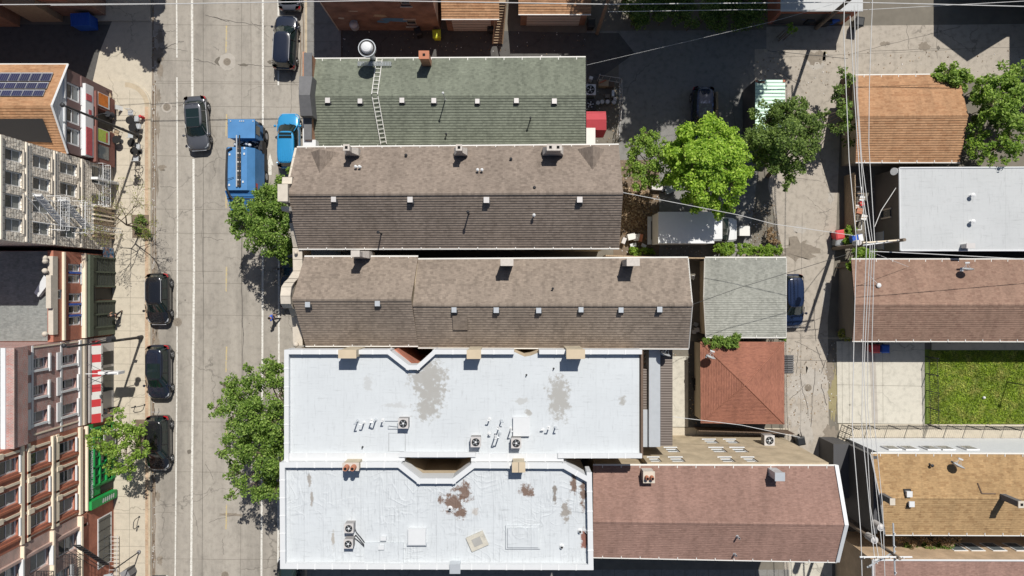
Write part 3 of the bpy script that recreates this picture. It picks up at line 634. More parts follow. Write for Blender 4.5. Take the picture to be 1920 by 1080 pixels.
def facade(parent, X, Y0, Y1, z0, z1, m, wins, facing='E', depth=0.42, name='facade'):
    """wall skin with real openings. wins: (u0,u1,v0,v1)"""
    def T(u, v, d): return {'E': (X+d, u, v), 'W': (X-d, u, v), 'N': (u, X+d, v), 'S': (u, X-d, v)}[facing]
    us = sorted({Y0, Y1, *[w_[0] for w_ in wins], *[w_[1] for w_ in wins]}); vs = sorted({z0, z1, *[w_[2] for w_ in wins], *[w_[3] for w_ in wins]})
    us = [u for u in us if Y0-1e-6 <= u <= Y1+1e-6]; vs = [v for v in vs if z0-1e-6 <= v <= z1+1e-6]
    b = MB(); flip = facing in ('W', 'N')
    def q(p): b.face(p[::-1] if flip else p, m)
    for i in range(len(us)-1):
        for j in range(len(vs)-1):
            cu, cv = (us[i]+us[i+1])/2, (vs[j]+vs[j+1])/2
            if any(w_[0] < cu < w_[1] and w_[2] < cv < w_[3] for w_ in wins): continue
            q([T(us[i], vs[j], 0), T(us[i+1], vs[j], 0), T(us[i+1], vs[j+1], 0), T(us[i], vs[j+1], 0)])
    for (a, c, e, f) in wins:
        for (p, r) in (((a, e), (a, f)), ((a, f), (c, f)), ((c, f), (c, e)), ((c, e), (a, e))):
            q([T(p[0], p[1], 0), T(r[0], r[1], 0), T(r[0], r[1], -depth), T(p[0], p[1], -depth)])
    q([T(Y0, z1, 0), T(Y1, z1, 0), T(Y1, z1, -depth), T(Y0, z1, -depth)])
    q([T(Y0, z0, 0), T(Y0, z1, 0), T(Y0, z1, -depth), T(Y0, z0, -depth)]); q([T(Y1, z1, 0), T(Y1, z0, 0), T(Y1, z0, -depth), T(Y1, z1, -depth)])
    return b.build(name, parent)
def window(parent, X, w_, facing='E', fm='trimw', gm='glass', rec=0.12, mull=0, rail=1, sill=None, lintel=None, fw=0.09, sillm=None):
    a, c, e, f = w_
    def bx(b, u0, u1, v0, v1, d0, d1, m):
        if facing in 'EW':
            sg = 1 if facing == 'E' else -1; b.box(X+sg*d0, X+sg*d1, u0, u1, v0, v1, m)
        else:
            sg = 1 if facing == 'N' else -1; b.box(u0, u1, X+sg*d0, X+sg*d1, v0, v1, m)
    b = MB(); D0, D1 = -rec-.07, -rec+.02
    bx(b, a, a+fw, e, f, D0, D1, fm); bx(b, c-fw, c, e, f, D0, D1, fm); bx(b, a+fw, c-fw, e, e+fw, D0, D1, fm); bx(b, a+fw, c-fw, f-fw, f, D0, D1, fm)
    for k in range(mull): u = a+(c-a)*(k+1)/(mull+1); bx(b, u-.035, u+.035, e+fw, f-fw, D0, D1-.01, fm)
    for k in range(rail): v = e+(f-e)*(k+1)/(rail+1); bx(b, a+fw, c-fw, v-.03, v+.03, D0, D1-.02, fm)
    if sill: bx(b, a-.08, c+.08, e-.12, e, -.05, sill, sillm or fm)
    if lintel: bx(b, a-.08, c+.08, f, f+.16, -.05, lintel, sillm or fm)
    o = b.build('window', parent)
    b = MB(); bx(b, a+.02, c-.02, e+.02, f-.02, -rec-.06, -rec-.03, gm)
    if gm == 'glass': bx(b, a+fw, c-fw, e+fw, e+(f-e)*random.choice((.2, .46, .46, .46, .8)), -rec-.03, -rec-.022, random.choice(('glassb', 'curtain', 'glassb')))
    b.build('pane', o); return o
XF = -33.3                                # facade line on the west side of the street
def ZW(px): return H*(1-(-XF*FP/H)/(960-px)) if px < 212 else 0.0     # height on that facade seen at column px
def FW(px, py):                           # -> (Y, z) on the west facade
    z = H-(-XF)*FP/(960-px); return (540-py)*(H-z)/FP, z
def facwin(x0, x1, y0, y1):
    xm = (x0+x1)/2; Ya = FW(xm, y1)[0]; Yb = FW(xm, y0)[0]; return (min(Ya, Yb), max(Ya, Yb), max(0.05, FW(x1, 0)[1]), FW(x0, 0)[1])
def yg(y): return (540-y)/22.456
ZA = lambda x: H-(-XF)*FP/(960-x)

# ================================================================= central row
flat = lambda z: (lambda x, y: z)
# --- green roof house
t, fg, _ = gable('rowhouse', 'long rowhouse with a mossy green shingle roof and seven white vents', ((588, 111), (1098, 108), (585, 180), (1098, 179), (590, 276), (1098, 275)), 6.8, 7.9, 'sh_green', 'br_orange', over=0.25, rake='dark', ov_end=0.1)
for i, x in enumerate((615, 676, 754, 815, 895, 968, 1039)): boxvent(t, fg, x, 190, 'vent', 0.25, 0.14)
for x, y, h in ((835, 187, 1.7), (837, 253, .3), (994, 226, .8)): pipe(t, fg, x, y, h, .04, 'white' if y < 200 else 'dark')
stack(t, fg, 801, 119, 0.66, 0.5, 1.8, 'br_orange', 'terr', 0, holes=1)
b = MB()   # stepped parapet on the street gable
for (x0, x1, y0, y1, z, m) in ((572, 583.5, 101, 143.5, 8.0, 'dark2'), (562.5, 582.5, 144, 217, 8.15, 'dark2'), (571, 584, 217.5, 262, 7.9, 'dark2')):
    a = P(x0, y0, z); c = P(x1, y1, z); b.box(a.x, c.x, c.y, a.y, 0, z-.06, 'br_orange'); 
b.build('parapet_wall', t)
b = MB()
for (x0, x1, y0, y1, z) in ((571, 584, 99, 144, 8.0), (571, 583.5, 218, 262, 7.9)):
    a = P(x0, y0, z); c = P(x1, y1, z); b.box(a.x-.04, c.x+.04, c.y, a.y, z-.055, z+.03, 'dark2')
a = P(561, 143, 8.6); m_ = P(560, 178, 9.2); c = P(563, 217, 8.6); e = P(583, 143, 8.6)
for A, B in ((a, m_), (m_, c)):
    pts = [(A.x, A.y, A.z), (B.x, B.y, B.z), (e.x+.1, B.y, B.z), (e.x+.1, A.y, A.z)]; b.face(pts, 'dark2'); b.face([(p[0], p[1], p[2]-.5) for p in pts][::-1], 'br_orange')
    b.face([pts[0], (A.x, A.y, A.z-.5), (B.x, B.y, B.z-.5), pts[1]][::-1], 'dark2')
    b.face([(e.x+.1, A.y, A.z), (e.x+.1, A.y, A.z-1.5), (e.x+.1, B.y, B.z-1.5), (e.x+.1, B.y, B.z)], 'dark2'); 
b.face([(c.x, c.y, 8.6), (c.x, c.y, 7), (e.x+.1, c.y, 7), (e.x+.1, c.y, 8.6)], 'dark2')
b.build('coping', t)
b = MB(); a = P(568, 218, 7.6); c = P(572, 275, 7.6); b.box(a.x, c.x, c.y, a.y, 6.6, 7.6, 'white'); a = P(568, 262, 7.7); c = P(592, 276, 7.7); b.box(a.x, c.x, c.y, a.y, 6.6, 7.7, 'white')
a = P(567, 97, 7.4); c = P(572, 143, 7.4); b.box(a.x, c.x, c.y, a.y, 6.8, 7.4, 'br_orange'); b.build('cornice', t)
# hinged roof ladder over the ridge
a0, a1 = ceilz(fg, 712, 112), ceilz(fg, 703, 178); c0, c1 = ceilz(fg, 704, 182), ceilz(fg, 720, 271)
r_ = thing('roof_ladder', 'two piece pale metal ladder hooked over the ridge of the green roof', 'ladder', (a0.x, a0.y, a0.z))
def ladder(parent, A, B, wd, m, rungs, lift=.12, r=.025, name='rail'):
    A, B = Vector(A)+Vector((0, 0, lift)), Vector(B)+Vector((0, 0, lift)); d = (B-A).normalized(); sd_ = d.cross(Vector((0, 0, 1))); sd_ = sd_.normalized() if sd_.length > .01 else Vector((0, 1, 0))
    b = MB(); b.tube(A+sd_*wd/2, B+sd_*wd/2, r, r, m, 6); b.tube(A-sd_*wd/2, B-sd_*wd/2, r, r, m, 6); b.build(name, parent)
    b = MB()
    for i in range(rungs): q = A+(B-A)*((i+.5)/rungs); b.tube(q-sd_*wd/2, q+sd_*wd/2, r*.8, r*.8, m, 5)
    b.build('rungs', parent)
ladder(r_, a0, a1, .42, 'gutter', 9, .15, .03); ladder(r_, c0, c1, .42, 'gutter', 11, .15, .03)
# kitchen exhaust stack
p = P(699, 116, 7.0); t2 = thing('exhaust_stack', 'tall kitchen exhaust stack with a white fan cap at the green roof edge', 'exhaust stack', (p.x, p.y+.25, 5.0))
b = MB(); b.cyl(p.x, p.y+.3, 4.5, 8.6, .2, 'galv', 14); b.cyl(p.x, p.y+.3, 8.6, 8.75, .34, 'galv', 20, .58); b.build('duct', t2)
b = MB(); b.cyl(p.x, p.y+.3, 8.75, 9.05, .60, 'galv', 28, .62); b.build('fan_shroud', t2)
b = MB(); b.cyl(p.x, p.y+.3, 9.05, 9.07, .56, 'black', 28); b.cyl(p.x, p.y+.3, 9.07, 9.25, .44, 'white', 28, .38); b.ball((p.x, p.y+.3, 9.25), .38, 'white', 20, 6, .3); b.build('fan_cap', t2)
b = MB(); a = P(671, 116, 7.25); c = P(733, 123, 7.25)
for i in range(5): y = a.y+(c.y-a.y)*i/4; b.tube((a.x, y, 7.25), (c.x, y, 7.25), .02, .02, 'galv', 4)
for i in range(13): x = a.x+(c.x-a.x)*i/12; b.tube((x, a.y, 7.25), (x, c.y, 7.25), .015, .015, 'galv', 4)
for x in (a.x, c.x):
    for y in (a.y, c.y): b.tube((x, y, 6.7), (x, y, 7.25), .02, .02, 'galv', 4)
b.build('service_platform', t2)
# --- brown roof 1
t, f1, _ = gable('rowhouse', 'wide rowhouse with a dark brown shingle roof and two small dormers', ((557, 277), (1160, 272), (537, 364), (1168, 361), (560, 466), (1161, 465)), 9.5, 12.0, 'sh_brown', 'chim_b', over=0.25, ov_end=0.12, rake=None)
for x in (627, 769, 913, 1087): boxvent(t, f1, x, 375, 'vent', 0.26, 0.2)
for x, y, h in ((669, 314, .35), (676, 314, .35), (762, 292, .2), (896, 320, .35), (904, 320, .35), (1001, 404, .3), (879, 400, .9), (715, 438, 1.1), (958, 299, .18), (1002, 352, .1)): pipe(t, f1, x, y, h, .05, 'white' if h > .25 and h < .8 else 'dark')
stack(t, f1, 663, 288, 0.34, 0.34, 2.0, 'chim_w', 'chim_w', 0, flare=.3, holes=1); stack(t, f1, 865, 288, 0.34, 0.34, 2.0, 'chim_w', 'chim_w', 0, flare=.27, holes=1)
stack(t, f1, 1036, 287, .92, 0.36, 1.9, 'chim_w', 'chim_w', 0, flare=.24, holes=2)
def dormer(t, fn, x0, x1, y0, y1, m):
    a = ceilz(fn, x0, y0); c = ceilz(fn, x1, y0); xm = (a.x+c.x)/2; zr = a.z+1.15; yb_ = ceilz(fn, (x0+x1)/2, y1).y
    b = MB(); L, Rr = Vector((a.x, a.y, a.z)), Vector((c.x, c.y, c.z)); T0 = Vector((xm, a.y, zr)); sl = (fn(xm, yb_)-fn(xm, a.y))/(a.y-yb_)
    T1 = Vector((xm, a.y-(zr-a.z)/sl, zr)) if sl > 0 else Vector((xm, yb_, zr))
    Lb = Vector((a.x, a.y, a.z+.02)); b.slope(L+Vector((0, .0, 0)), L+Vector((0, -.01, 0)), T0, T1, m, .19, .02)
    b2 = MB()
    n = 7
    for sgn, A in ((-1, L), (1, Rr)):
        for i in range(n):
            p0 = A.lerp(T0, i/n); p1 = A.lerp(T0, (i+1)/n); q0 = A.lerp(T1, i/n); q1 = A.lerp(T1, (i+1)/n); up = Vector((0, 0, .02))
            f = [p0+up, q0+up, q1, p1]; uv = [(p0.y, i*.19), (q0.y, i*.19), (q1.y, i*.19+.19), (p1.y, i*.19+.19)]
            if (f[1]-f[0]).cross(f[3]-f[0]).z < 0: f = f[::-1]; uv = uv[::-1]
            b2.face(f, m, [(u[0]+50, u[1]) for u in uv])
    b2.face([L, T0, Rr], 'chim_w'); b2.build('dormer', t)
dormer(t, f1, 583, 633, 286, 352, 'sh_brown'); dormer(t, f1, 1082, 1134, 280, 345, 'sh_brown')
def stone_gable(t, prof, xin, m, thick=0.5, zbase=7.0, name='stone_parapet', rnd=0):
    """prof: list of (y, z) along the street gable"""
    b = MB()
    for (ya, za), (yb_, zb_) in zip(prof[:-1], prof[1:]):
        if abs(ya-yb_) < 1e-4: continue
        y0, y1 = (ya, yb_) if ya < yb_ else (yb_, ya); z0, z1 = (za, zb_) if ya < yb_ else (zb_, za)
        A = [(xin-thick, y0, zbase), (xin, y0, zbase), (xin, y0, z0-.07), (xin-thick, y0, z0-.07)]; B = [(xin-thick, y1, zbase), (xin, y1, zbase), (xin, y1, z1-.07), (xin-thick, y1, z1-.07)]
        b.mesh(A+B, [(0, 1, 2, 3), (7, 6, 5, 4), (1, 5, 6, 2), (3, 7, 4, 0), (2, 6, 7, 3)], m)
        n = max(1, int(abs(y1-y0)/.75))
        for k in range(n):
            f0, f1_ = k/n, (k+1)/n; g = .012
            ys, ye = y0+(y1-y0)*f0+g, y0+(y1-y0)*f1_-g; zs, zz = z0+(z1-z0)*f0, z0+(z1-z0)*f1_
            A = [(xin-thick-.09, ys, zs-.07), (xin+.07, ys, zs-.07), (xin+.07, ys, zs+.06), (xin-thick-.09, ys, zs+.06)]; B = [(xin-thick-.09, ye, zz-.07), (xin+.07, ye, zz-.07), (xin+.07, ye, zz+.06), (xin-thick-.09, ye, zz+.06)]
            b.mesh(A+B, [(0, 1, 2, 3), (7, 6, 5, 4), (1, 5, 6, 2), (3, 7, 4, 0), (2, 6, 7, 3), (0, 4, 5, 1)], m)
    return b.build(name, t)
XS = -14.72
def yz(py, xpx, off=0.5):      # profile point: height from where its outer edge shows
    z = H-(-(XS-off-.09))*FP/(960-xpx); return ((540-py)*(H-z)/FP, z)
stone_gable(t, [yz(277, 553), yz(332, 541), (yz(332, 530)[0], yz(332, 530)[1]), yz(345, 529), (yz(345, 521)[0], yz(345, 521)[1]), yz(378, 521)], XS, 'stone')
stone_gable(t, [yz(378, 540), yz(387, 541)], XS, 'dark2'); stone_gable(t, [yz(387, 527), yz(396, 529)], XS, 'stone'); stone_gable(t, [yz(396, 541), yz(418, 544)], XS, 'dark2'); stone_gable(t, [yz(418, 543), yz(464, 550)], XS, 'stone')
# --- brown roof 2 (two sections)
t, f2, _ = gable('rowhouse', 'rowhouse with a two step light brown shingle roof behind a curved stone gable', ((571, 482), (784, 482), (548, 561), (771, 561), (573, 648), (784, 648)), 9.6, 11.7, 'sh_brown2', 'beige', over=0.25, ov_end=0.1, rake=None)
t3 = t
def sub_gable(t, px, ze, zr, mroof, mwall):
    TL, TR, RL, RR, BL, BR = px; tl, tr, bl_, br_ = P(*TL, ze), P(*TR, ze), P(*BL, ze), P(*BR, ze); rl, rr = P(*RL, zr), P(*RR, zr)
    b = MB(); b.slope(tl, tr, rl, rr, mroof); b.slope(br_, bl_, rr, rl, mroof)
    n = int((rr-rl).length/0.3); ax = (rr-rl)/n
    for i in range(n):
        a = rl+ax*i; c = a+ax*1.08
        for sg in (1, -1):
            q = [a+Vector((0, 0, .05)), c+Vector((0, 0, .035)), c+Vector((0, sg*.13, .01)), a+Vector((0, sg*.13, .02))]; b.face(q if sg < 0 else q[::-1], mroof, [(i*.37, 0), (i*.37+.3, 0), (i*.37+.3, .15), (i*.37, .15)])
    b.build('rear_roof', t)
    b = MB(); x0, x1 = tl.x-.4, tr.x-.15; yt, yb_ = tl.y-.25, bl_.y+.25; b.box(x0, x1, yb_, yt, 0, ze-.05, mwall)
    b.face([(x1, yt, ze-.05), (x1, (rl.y+rr.y)/2, zr-.1), (x1, yb_, ze-.05)], mwall); b.build('rear_wall', t)
    b = MB()
    for A, B, sg in ((tl, tr, 1), (bl_, br_, -1)): b.tube(A+Vector((0, sg*.05, -.02)), B+Vector((0, sg*.05, -.02)), .065, .065, 'gutter', 6)
    for A, C in ((tr, rr), (rr, br_)): b.tube(A, C, .05, .05, 'gutter', 4)
    b.build('rear_gutter', t)
    def fn(x, y):
        f = (x-rl.x)/(rr.x-rl.x); yr = rl.y+(rr.y-rl.y)*f
        return zr-(zr-ze)*((y-yr)/(tl.y-yr) if y > yr else (yr-y)/(yr-bl_.y))
    return fn
f2b = sub_gable(t, ((784, 487), (1290, 484), (774, 571), (1298, 571), (784, 651), (1291, 653)), 9.4, 11.35, 'sh_brown2', 'beige')
for x in (578, 709): boxvent(t, f2, x, 570, 'galv', 0.25, 0.17)
for x in (853, 931, 1011, 1090, 1163, 1236): boxvent(t, f2b, x, 581, 'galv', 0.25, 0.17)
stack(t, f2, 682, 479, 0.5, 0.34, 2.5, 'chim_w', 'chim_w', 0, flare=.28); stack(t, f2b, 951, 494, 0.78, 0.4, 2.2, 'chim_w', 'chim_w', 0); stack(t, f2b, 1176, 494, 0.78, 0.42, 2.3, 'chim_w', 'chim_w', 0)
pipe(t, f2b, 1036, 541, .3, .04, 'dark')
def hatch(t, fn, x0, x1, y0, y1, h, m, sm='dark', name='roof_hatch'):
    a = ceilz(fn, x0, y1); c = ceilz(fn, x1, y0); b = MB()
    za, zc = fn(a.x, a.y), fn(c.x, c.y)
    pts = [(a.x, a.y, za-.3), (c.x, a.y, za-.3), (c.x, c.y, zc-.3), (a.x, c.y, zc-.3), (a.x, a.y, za+h), (c.x, a.y, za+h), (c.x, c.y, zc+h), (a.x, c.y, zc+h)]
    b.mesh(pts, [(0, 1, 5, 4), (1, 2, 6, 5), (2, 3, 7, 6), (3, 0, 4, 7)], sm); b.mesh(pts, [(4, 5, 6, 7)], m)
    return b.build(name, t)
hatch(t, f2b, 850, 876, 592, 618, .16, 'sh_brown2'); hatch(t, f2b, 937, 961, 509, 532, .07, 'sh_brown2')
pr = [yz(465, 549), yz(508, 550), yz(522, 541), yz(530, 533), yz(538, 528), yz(555, 526), yz(570, 527), yz(578, 531), (yz(578, 531)[0]-.01, yz(586, 541)[1]), yz(594, 547), yz(610, 549), yz(648, 550)]
XS = -14.72; stone_gable(t, pr, XS, 'stone', name='curved_stone_gable')
b = MB(); yb1, zb1 = yz(645, 550); b.ball((XS-.3, yb1, zb1+.35), .2, 'stone', 12, 8); b.cyl(XS-.3, yb1, zb1, zb1+.2, .12, 'stone', 10); b.build('ball_finial', t)
yb1, zb1 = yz(474, 549); b = MB(); b.ball((XS-.3, yb1, zb1+.25), .13, 'stone', 10, 6); b.build('ball_finial', t)
# --- white flat roofs
def parapet(t, pts, zp, zr, m, mside, wd=0.3, name='parapet', closed=False):
    """a coped wall along a polyline of pixel points"""
    q = [P(x, y, zp) for x, y in pts]; b = MB(); nseg = len(q)-(0 if closed else 1)
    for i in range(nseg):
        A, B = q[i], q[(i+1) % len(q)]; d = (B-A); L = d.length; d.normalize(); nn = Vector((-d.y, d.x, 0))*wd/2; e = d*(wd/2-.002*(i % 2)) if True else d
        A2, B2 = A-e, B+e
        for (z0, z1, wv, mm) in ((zr-1.0, zp-.08, .8, mside),):
            o = [A2+nn*wv, B2+nn*wv, B2-nn*wv, A2-nn*wv]; b.mesh([(p.x, p.y, z0) for p in o]+[(p.x, p.y, z1) for p in o], [(0, 1, 5, 4), (1, 2, 6, 5), (2, 3, 7, 6), (3, 0, 4, 7)], mm)
        k = max(1, round(L/1.15))
        for j in range(k):
            a = A2+(B2-A2)*(j/k)+d*.012; c = A2+(B2-A2)*((j+1)/k)-d*.012; o = [a+nn, c+nn, c-nn, a-nn]; dz = .0015*(i % 3)
            b.mesh([(p.x, p.y, zp-.09) for p in o]+[(p.x, p.y, zp+dz) for p in o], [(0, 1, 5, 4), (1, 2, 6, 5), (2, 3, 7, 6), (3, 0, 4, 7), (4, 5, 6, 7)], m)
            if j: f = A2+(B2-A2)*(j/k); o = [f+nn*1.08+d*.035, f+nn*1.08-d*.035, f-nn*1.08-d*.035, f-nn*1.08+d*.035]; b.mesh([(p.x, p.y, zp-.1) for p in o]+[(p.x, p.y, zp+.022) for p in o], [(0, 1, 5, 4), (1, 2, 6, 5), (2, 3, 7, 6), (3, 0, 4, 7), (4, 5, 6, 7)], 'trimw')
    return b.build(name, t)
def body(t, outline, z1, mtop, mside, zp, name='wall'):
    b = MB(); b.prism([tuple(P(x, y, zp).xy) for x, y in outline], 0, z1, mside, None); w_ = b.build(name, t)
    b = MB(); b.flat([tuple(P(x, y, zp).xy) for x, y in outline], z1+.006, mtop); return w_, b.build('roof', t)
ZP1, ZR1 = 11.95, 11.5
t4 = thing('apartment_block', 'apartment block with a smooth flat white roof and large grey patches', 'building', tuple(P(868, 758, 0)))
o1 = [(537, 660), (727, 660), (764, 690), (782, 690), (814, 660), (962, 660), (984, 670), (996, 668), (1016, 660), (1201, 660), (1201, 856), (890, 857), (872, 862), (770, 862), (750, 857), (537, 857)]
w1, r1 = body(t4, o1, ZR1, 'membrane', 'beige', ZP1)
parapet(t4, [(537, 862), (537, 660), (728, 660), (765, 689), (783, 689), (815, 660), (960, 660)], ZP1, ZR1, 'coping', 'coping'); parapet(t4, [(1015, 660), (1200, 660)], ZP1, ZR1, 'coping', 'coping'); parapet(t4, [(752, 853), (888, 853)], ZP1, ZR1, 'coping', 'coping', .3); parapet(t4, [(1050, 855), (1200, 855)], ZP1, ZR1, 'coping', 'coping')
parapet(t4, [(545, 857), (752, 857)], ZP1-.12, ZR1, 'coping', 'coping', .5, 'low_parapet'); parapet(t4, [(890, 858), (1050, 858)], ZP1-.12, ZR1, 'coping', 'coping', .5, 'low_parapet')
b = MB(); a = P(1203, 657, 11.7); c = P(1205, 858, 11.7); b.box(a.x-.05, a.x+.1, c.y, a.y, 11.3, 11.72, 'woodd'); b.build('gutter', t4)
ff = flat(ZR1)
def chim_flat(t, x0, x1, y0, y1, zt, m, cap, z0, pots=0, split=0):
    a = P(x0, y1, zt); c = P(x1, y0, zt); b = MB(); b.box(a.x+.05, c.x-.05, a.y+.03, c.y-.03, z0, zt-.08, m); b.box(a.x, c.x, a.y, c.y, zt-.079, zt, cap)
    if split: xm = (a.x+c.x)/2; b.box(xm-.02, xm+.02, a.y, c.y, zt, zt+.003, 'joint')
    o = b.build('chimney', t)
    for i in range(pots): q = MB(); xx = a.x+(c.x-a.x)*(.28+.42*i); q.cyl(xx, (a.y+c.y)/2, zt, zt+.5, .18, 'terr', 14, .15); q.cyl(xx, (a.y+c.y)/2, zt+.5, zt+.505, .1, 'hole', 12); q.build('flue', o)
chim_flat(t4, 634, 668, 656, 672, 12.9, 'chim_b', 'beige', 10); chim_flat(t4, 875, 902, 656, 673, 12.85, 'chim_b', 'beige', 10); chim_flat(t4, 1062, 1097, 655, 673, 13.0, 'chim_b', 'beige', 10)
b = MB(); a = P(962, 818, ZR1+.3); c = P(993, 783, ZR1+.3); b.box(a.x, c.x, a.y, c.y, ZR1-.1, ZR1+.3, 'coping'); b.build('roof_hatch', t4)
b = MB(); a = P(731, 846, ZR1+.05); c = P(758, 813, ZR1+.05); b.box(a.x, c.x, a.y, c.y, ZR1-.1, ZR1+.05, 'membrane'); b.strip([tuple(P(x, y, ZR1).xy) for x, y in ((729, 846), (729, 812), (760, 812), (760, 846))], .06, ZR1+.02, 'seam'); b.build('roof_hatch', t4)
def candy(t, fn, px, py, h=.55, hook=1, m='white'):
    x, y, z = ceilz(fn, px, py); b = MB(); h *= 1.35; b.cyl(x, y, z-.1, z+h, .045, m, 10); b.tube((x-.02, y, z+h), (x+hook*.16, y+.03, z+h+.02), .045, .045, m, 8); b.cyl(x, y, z-.02, z+.05, .11, m, 12); return b.build('vent_pipe', t)
for i, (x, y, h) in enumerate(((671, 789, .8), (683, 792, .6), (697, 788, .6), (705, 787, .7), (718, 787, .5), (918, 785, .5), (940, 788, .5), (936, 800, .6), (929, 815, .95), (937, 812, 1.0), (958, 803, .8), (1029, 801, .5), (1041, 801, .5), (1018, 805, .2), (917, 812, .3))):
    candy(t4, ff, x, y, h, -1 if i % 2 else 1, 'white' if i % 3 else 'galv')
for x, y in ((680, 838), (987, 703), (1038, 691)): pipe(t4, ff, x, y, .22, .04, 'dark', False)
# light wells seen as red brick sides of the same block
b = MB(); a = P(733, 657, 10.6); c = P(772, 690, 10.6); b.prism([tuple(P(x, y, 10.6).xy) for x, y in ((736, 657), (742, 655), (780, 688), (770, 688))], 0, 10.6, 'br_red'); b.build('light_well_sill', t4)
# --- white roof 2
ZP2, ZR2 = 12.3, 11.85
t5 = thing('apartment_block', 'apartment block with a wrinkled white roof stained by rusty brown spots', 'building', tuple(P(818, 968, 0)))
o2 = [(530, 873), (748, 873), (786, 901), (850, 901), (888, 873), (1058, 873), (1106, 906), (1108, 1062), (530, 1062)]
w2, r2 = body(t5, o2, ZR2, 'wrinkled', 'beige', ZP2)
parapet(t5, [(529, 872), (748, 872), (786, 902), (850, 902), (888, 873), (1058, 874), (1104, 900)], ZP2, ZR2, 'coping', 'coping', .34); parapet(t5, [(1105, 890), (1108, 1064), (530, 1062), (529, 872)], ZP2, ZR2, 'coping', 'coping', .34)
chim_flat(t5, 642, 673, 868, 883, 13.0, 'chim_b', 'chim_w', 10, 2); chim_flat(t5, 960, 985, 867, 886, 13.0, 'chim_b', 'beige', 10, 0, 1)
f5 = flat(ZR2)
def rbox(t, x0, x1, y0, y1, z0, z1, m, name):
    a = P(x0, y1, z1); c = P(x1, y0, z1); b = MB(); b.box(a.x, c.x, a.y, c.y, z0, z1, m); return b.build(name, t)
rbox(t5, 765, 798, 992, 1022, ZR2-.1, ZR2+.3, 'coping', 'roof_hatch'); rbox(t5, 763, 800, 1019.5, 1023.5, ZR2-.1, ZR2+.24, 'galv', 'hatch_lip')
b = MB(); a = P(948, 1029, ZR2+.1); c = P(1013, 985, ZR2+.1)
for k, (ins, z) in enumerate(((0, .14), (.14, .26))): b.box(a.x+ins, c.x-ins, a.y+ins, c.y-ins, ZR2-.1, ZR2+z, 'wrinkled')
b.build('skylight_curb', t5)
b = MB(); a = P(683, 1058, ZR2+.16); c = P(756, 1018, ZR2+.16); b.box(a.x, c.x, a.y, c.y, ZR2-.1, ZR2+.16, 'wrinkled'); b.build('raised_deck', t5)
rbox(t5, 713, 724, 1007, 1014, ZR2, ZR2+.25, 'coping', 'vent'); rbox(t5, 709, 720, 1023, 1031, ZR2, ZR2+.3, 'coping', 'vent')
for x, y in ((844, 953), (1087, 995), (1100, 995), (1053, 1024)): pipe(t5, f5, x, y, .25, .1, 'white', False)
rbox(t5, 843, 863, 1058, 1076, 10.5, 12.45, 'galv', 'scupper_box')
ps = thing('roof_panel', 'loose square white hatch cover lying askew on the wrinkled roof', 'panel', tuple(P(895, 1014, ZR2)))
b = MB(); p = P(895, 1014, ZR2); b.box(p.x-.6, p.x+.6, p.y-.5, p.y+.5, ZR2+.01, ZR2+.14, 'pad', R(24)); b.build('frame', ps); b = MB(); b.box(p.x-.3, p.x+.3, p.y-.26, p.y+.26, ZR2+.14, ZR2+.17, 'patchgrey', R(24)); b.build('pane', ps)
# --- rose brown house
t6, f6, _ = gable('rowhouse', 'rowhouse with a rose brown shingle roof and white rake board', ((1112, 873), (1567, 874), (1112, 978), (1586, 984), (1112, 1044), (1569, 1053)), 9.3, 10.6, 'sh_pink', 'br_cream', over=0.3, ov_end=0.35, rake=None, course=0.16)
a, r0, c = P(1569, 872, 9.35), P(1588, 984, 10.66), P(1571, 1054, 9.35)
b = MB(); 
for A, B in ((a, r0), (r0, c)): b.mesh([A+Vector((-.16, 0, .05)), A+Vector((.1, 0, .05)), B+Vector((.1, 0, .05)), B+Vector((-.16, 0, .05)), A+Vector((-.16, 0, -.2)), A+Vector((.1, 0, -.2)), B+Vector((.1, 0, -.2)), B+Vector((-.16, 0, -.2))], [(3, 2, 1, 0), (0, 1, 5, 4), (1, 2, 6, 5), (3, 0, 4, 7), (2, 3, 7, 6)], 'coping')
b.build('rake_board', t6)
stack(t6, f6, 1212, 888, .72, .72, .85, 'chim_w', 'stone', 2); stack(t6, f6, 1448, 884, .6, .5, 1.3, 'galv', 'galv', 0)
for x, y, h in ((1382, 1005, .5), (1377, 1038, .4)): pipe(t6, f6, x, y, h, .07, 'galv', False)
yw = P(1350, 873, 9.3).y-.3; XL, XR = P(1207, 873, 9.3).x+.3, P(1567, 873, 9.3).x-.35
ws = []
def nw(x0, x1, zc, zt): xa = (x0-960)*(H-zc)/FP; xb = (x1-960)*(H-zc)/FP; ws.append((xa, xb, zc-zt/2, zc+zt/2))
for x0, x1 in ((1322, 1345), (1362, 1383)): nw(x0, x1, 2.3, 1.3)
for x0, x1 in ((1250, 1272), (1335, 1360), (1375, 1400)): nw(x0, x1, 5.2, 1.4)
for x0, x1 in ((1218, 1238), (1258, 1282), (1352, 1375), (1396, 1418)): nw(x0, x1, 8.1, 1.2)
facade(t6, yw+.42, XL, XR, 0.0, 9.0, 'br_cream', ws, 'N'); 
for w_ in ws: window(t6, yw+.42, w_, 'N', 'trimw', 'glass', .1, 0, 1, .06, None, .07)
# --- garage, grey
t7, f7, _ = gable('garage', 'small garage with a pale grey shingle roof beside the alley', ((1322, 484), (1474, 484), (1320, 558), (1474, 558), (1324, 632), (1474, 632)), 2.75, 3.0, 'sh_grey', 'beige', over=0.15, cat='garage', ov_end=.25, rake='gutter')
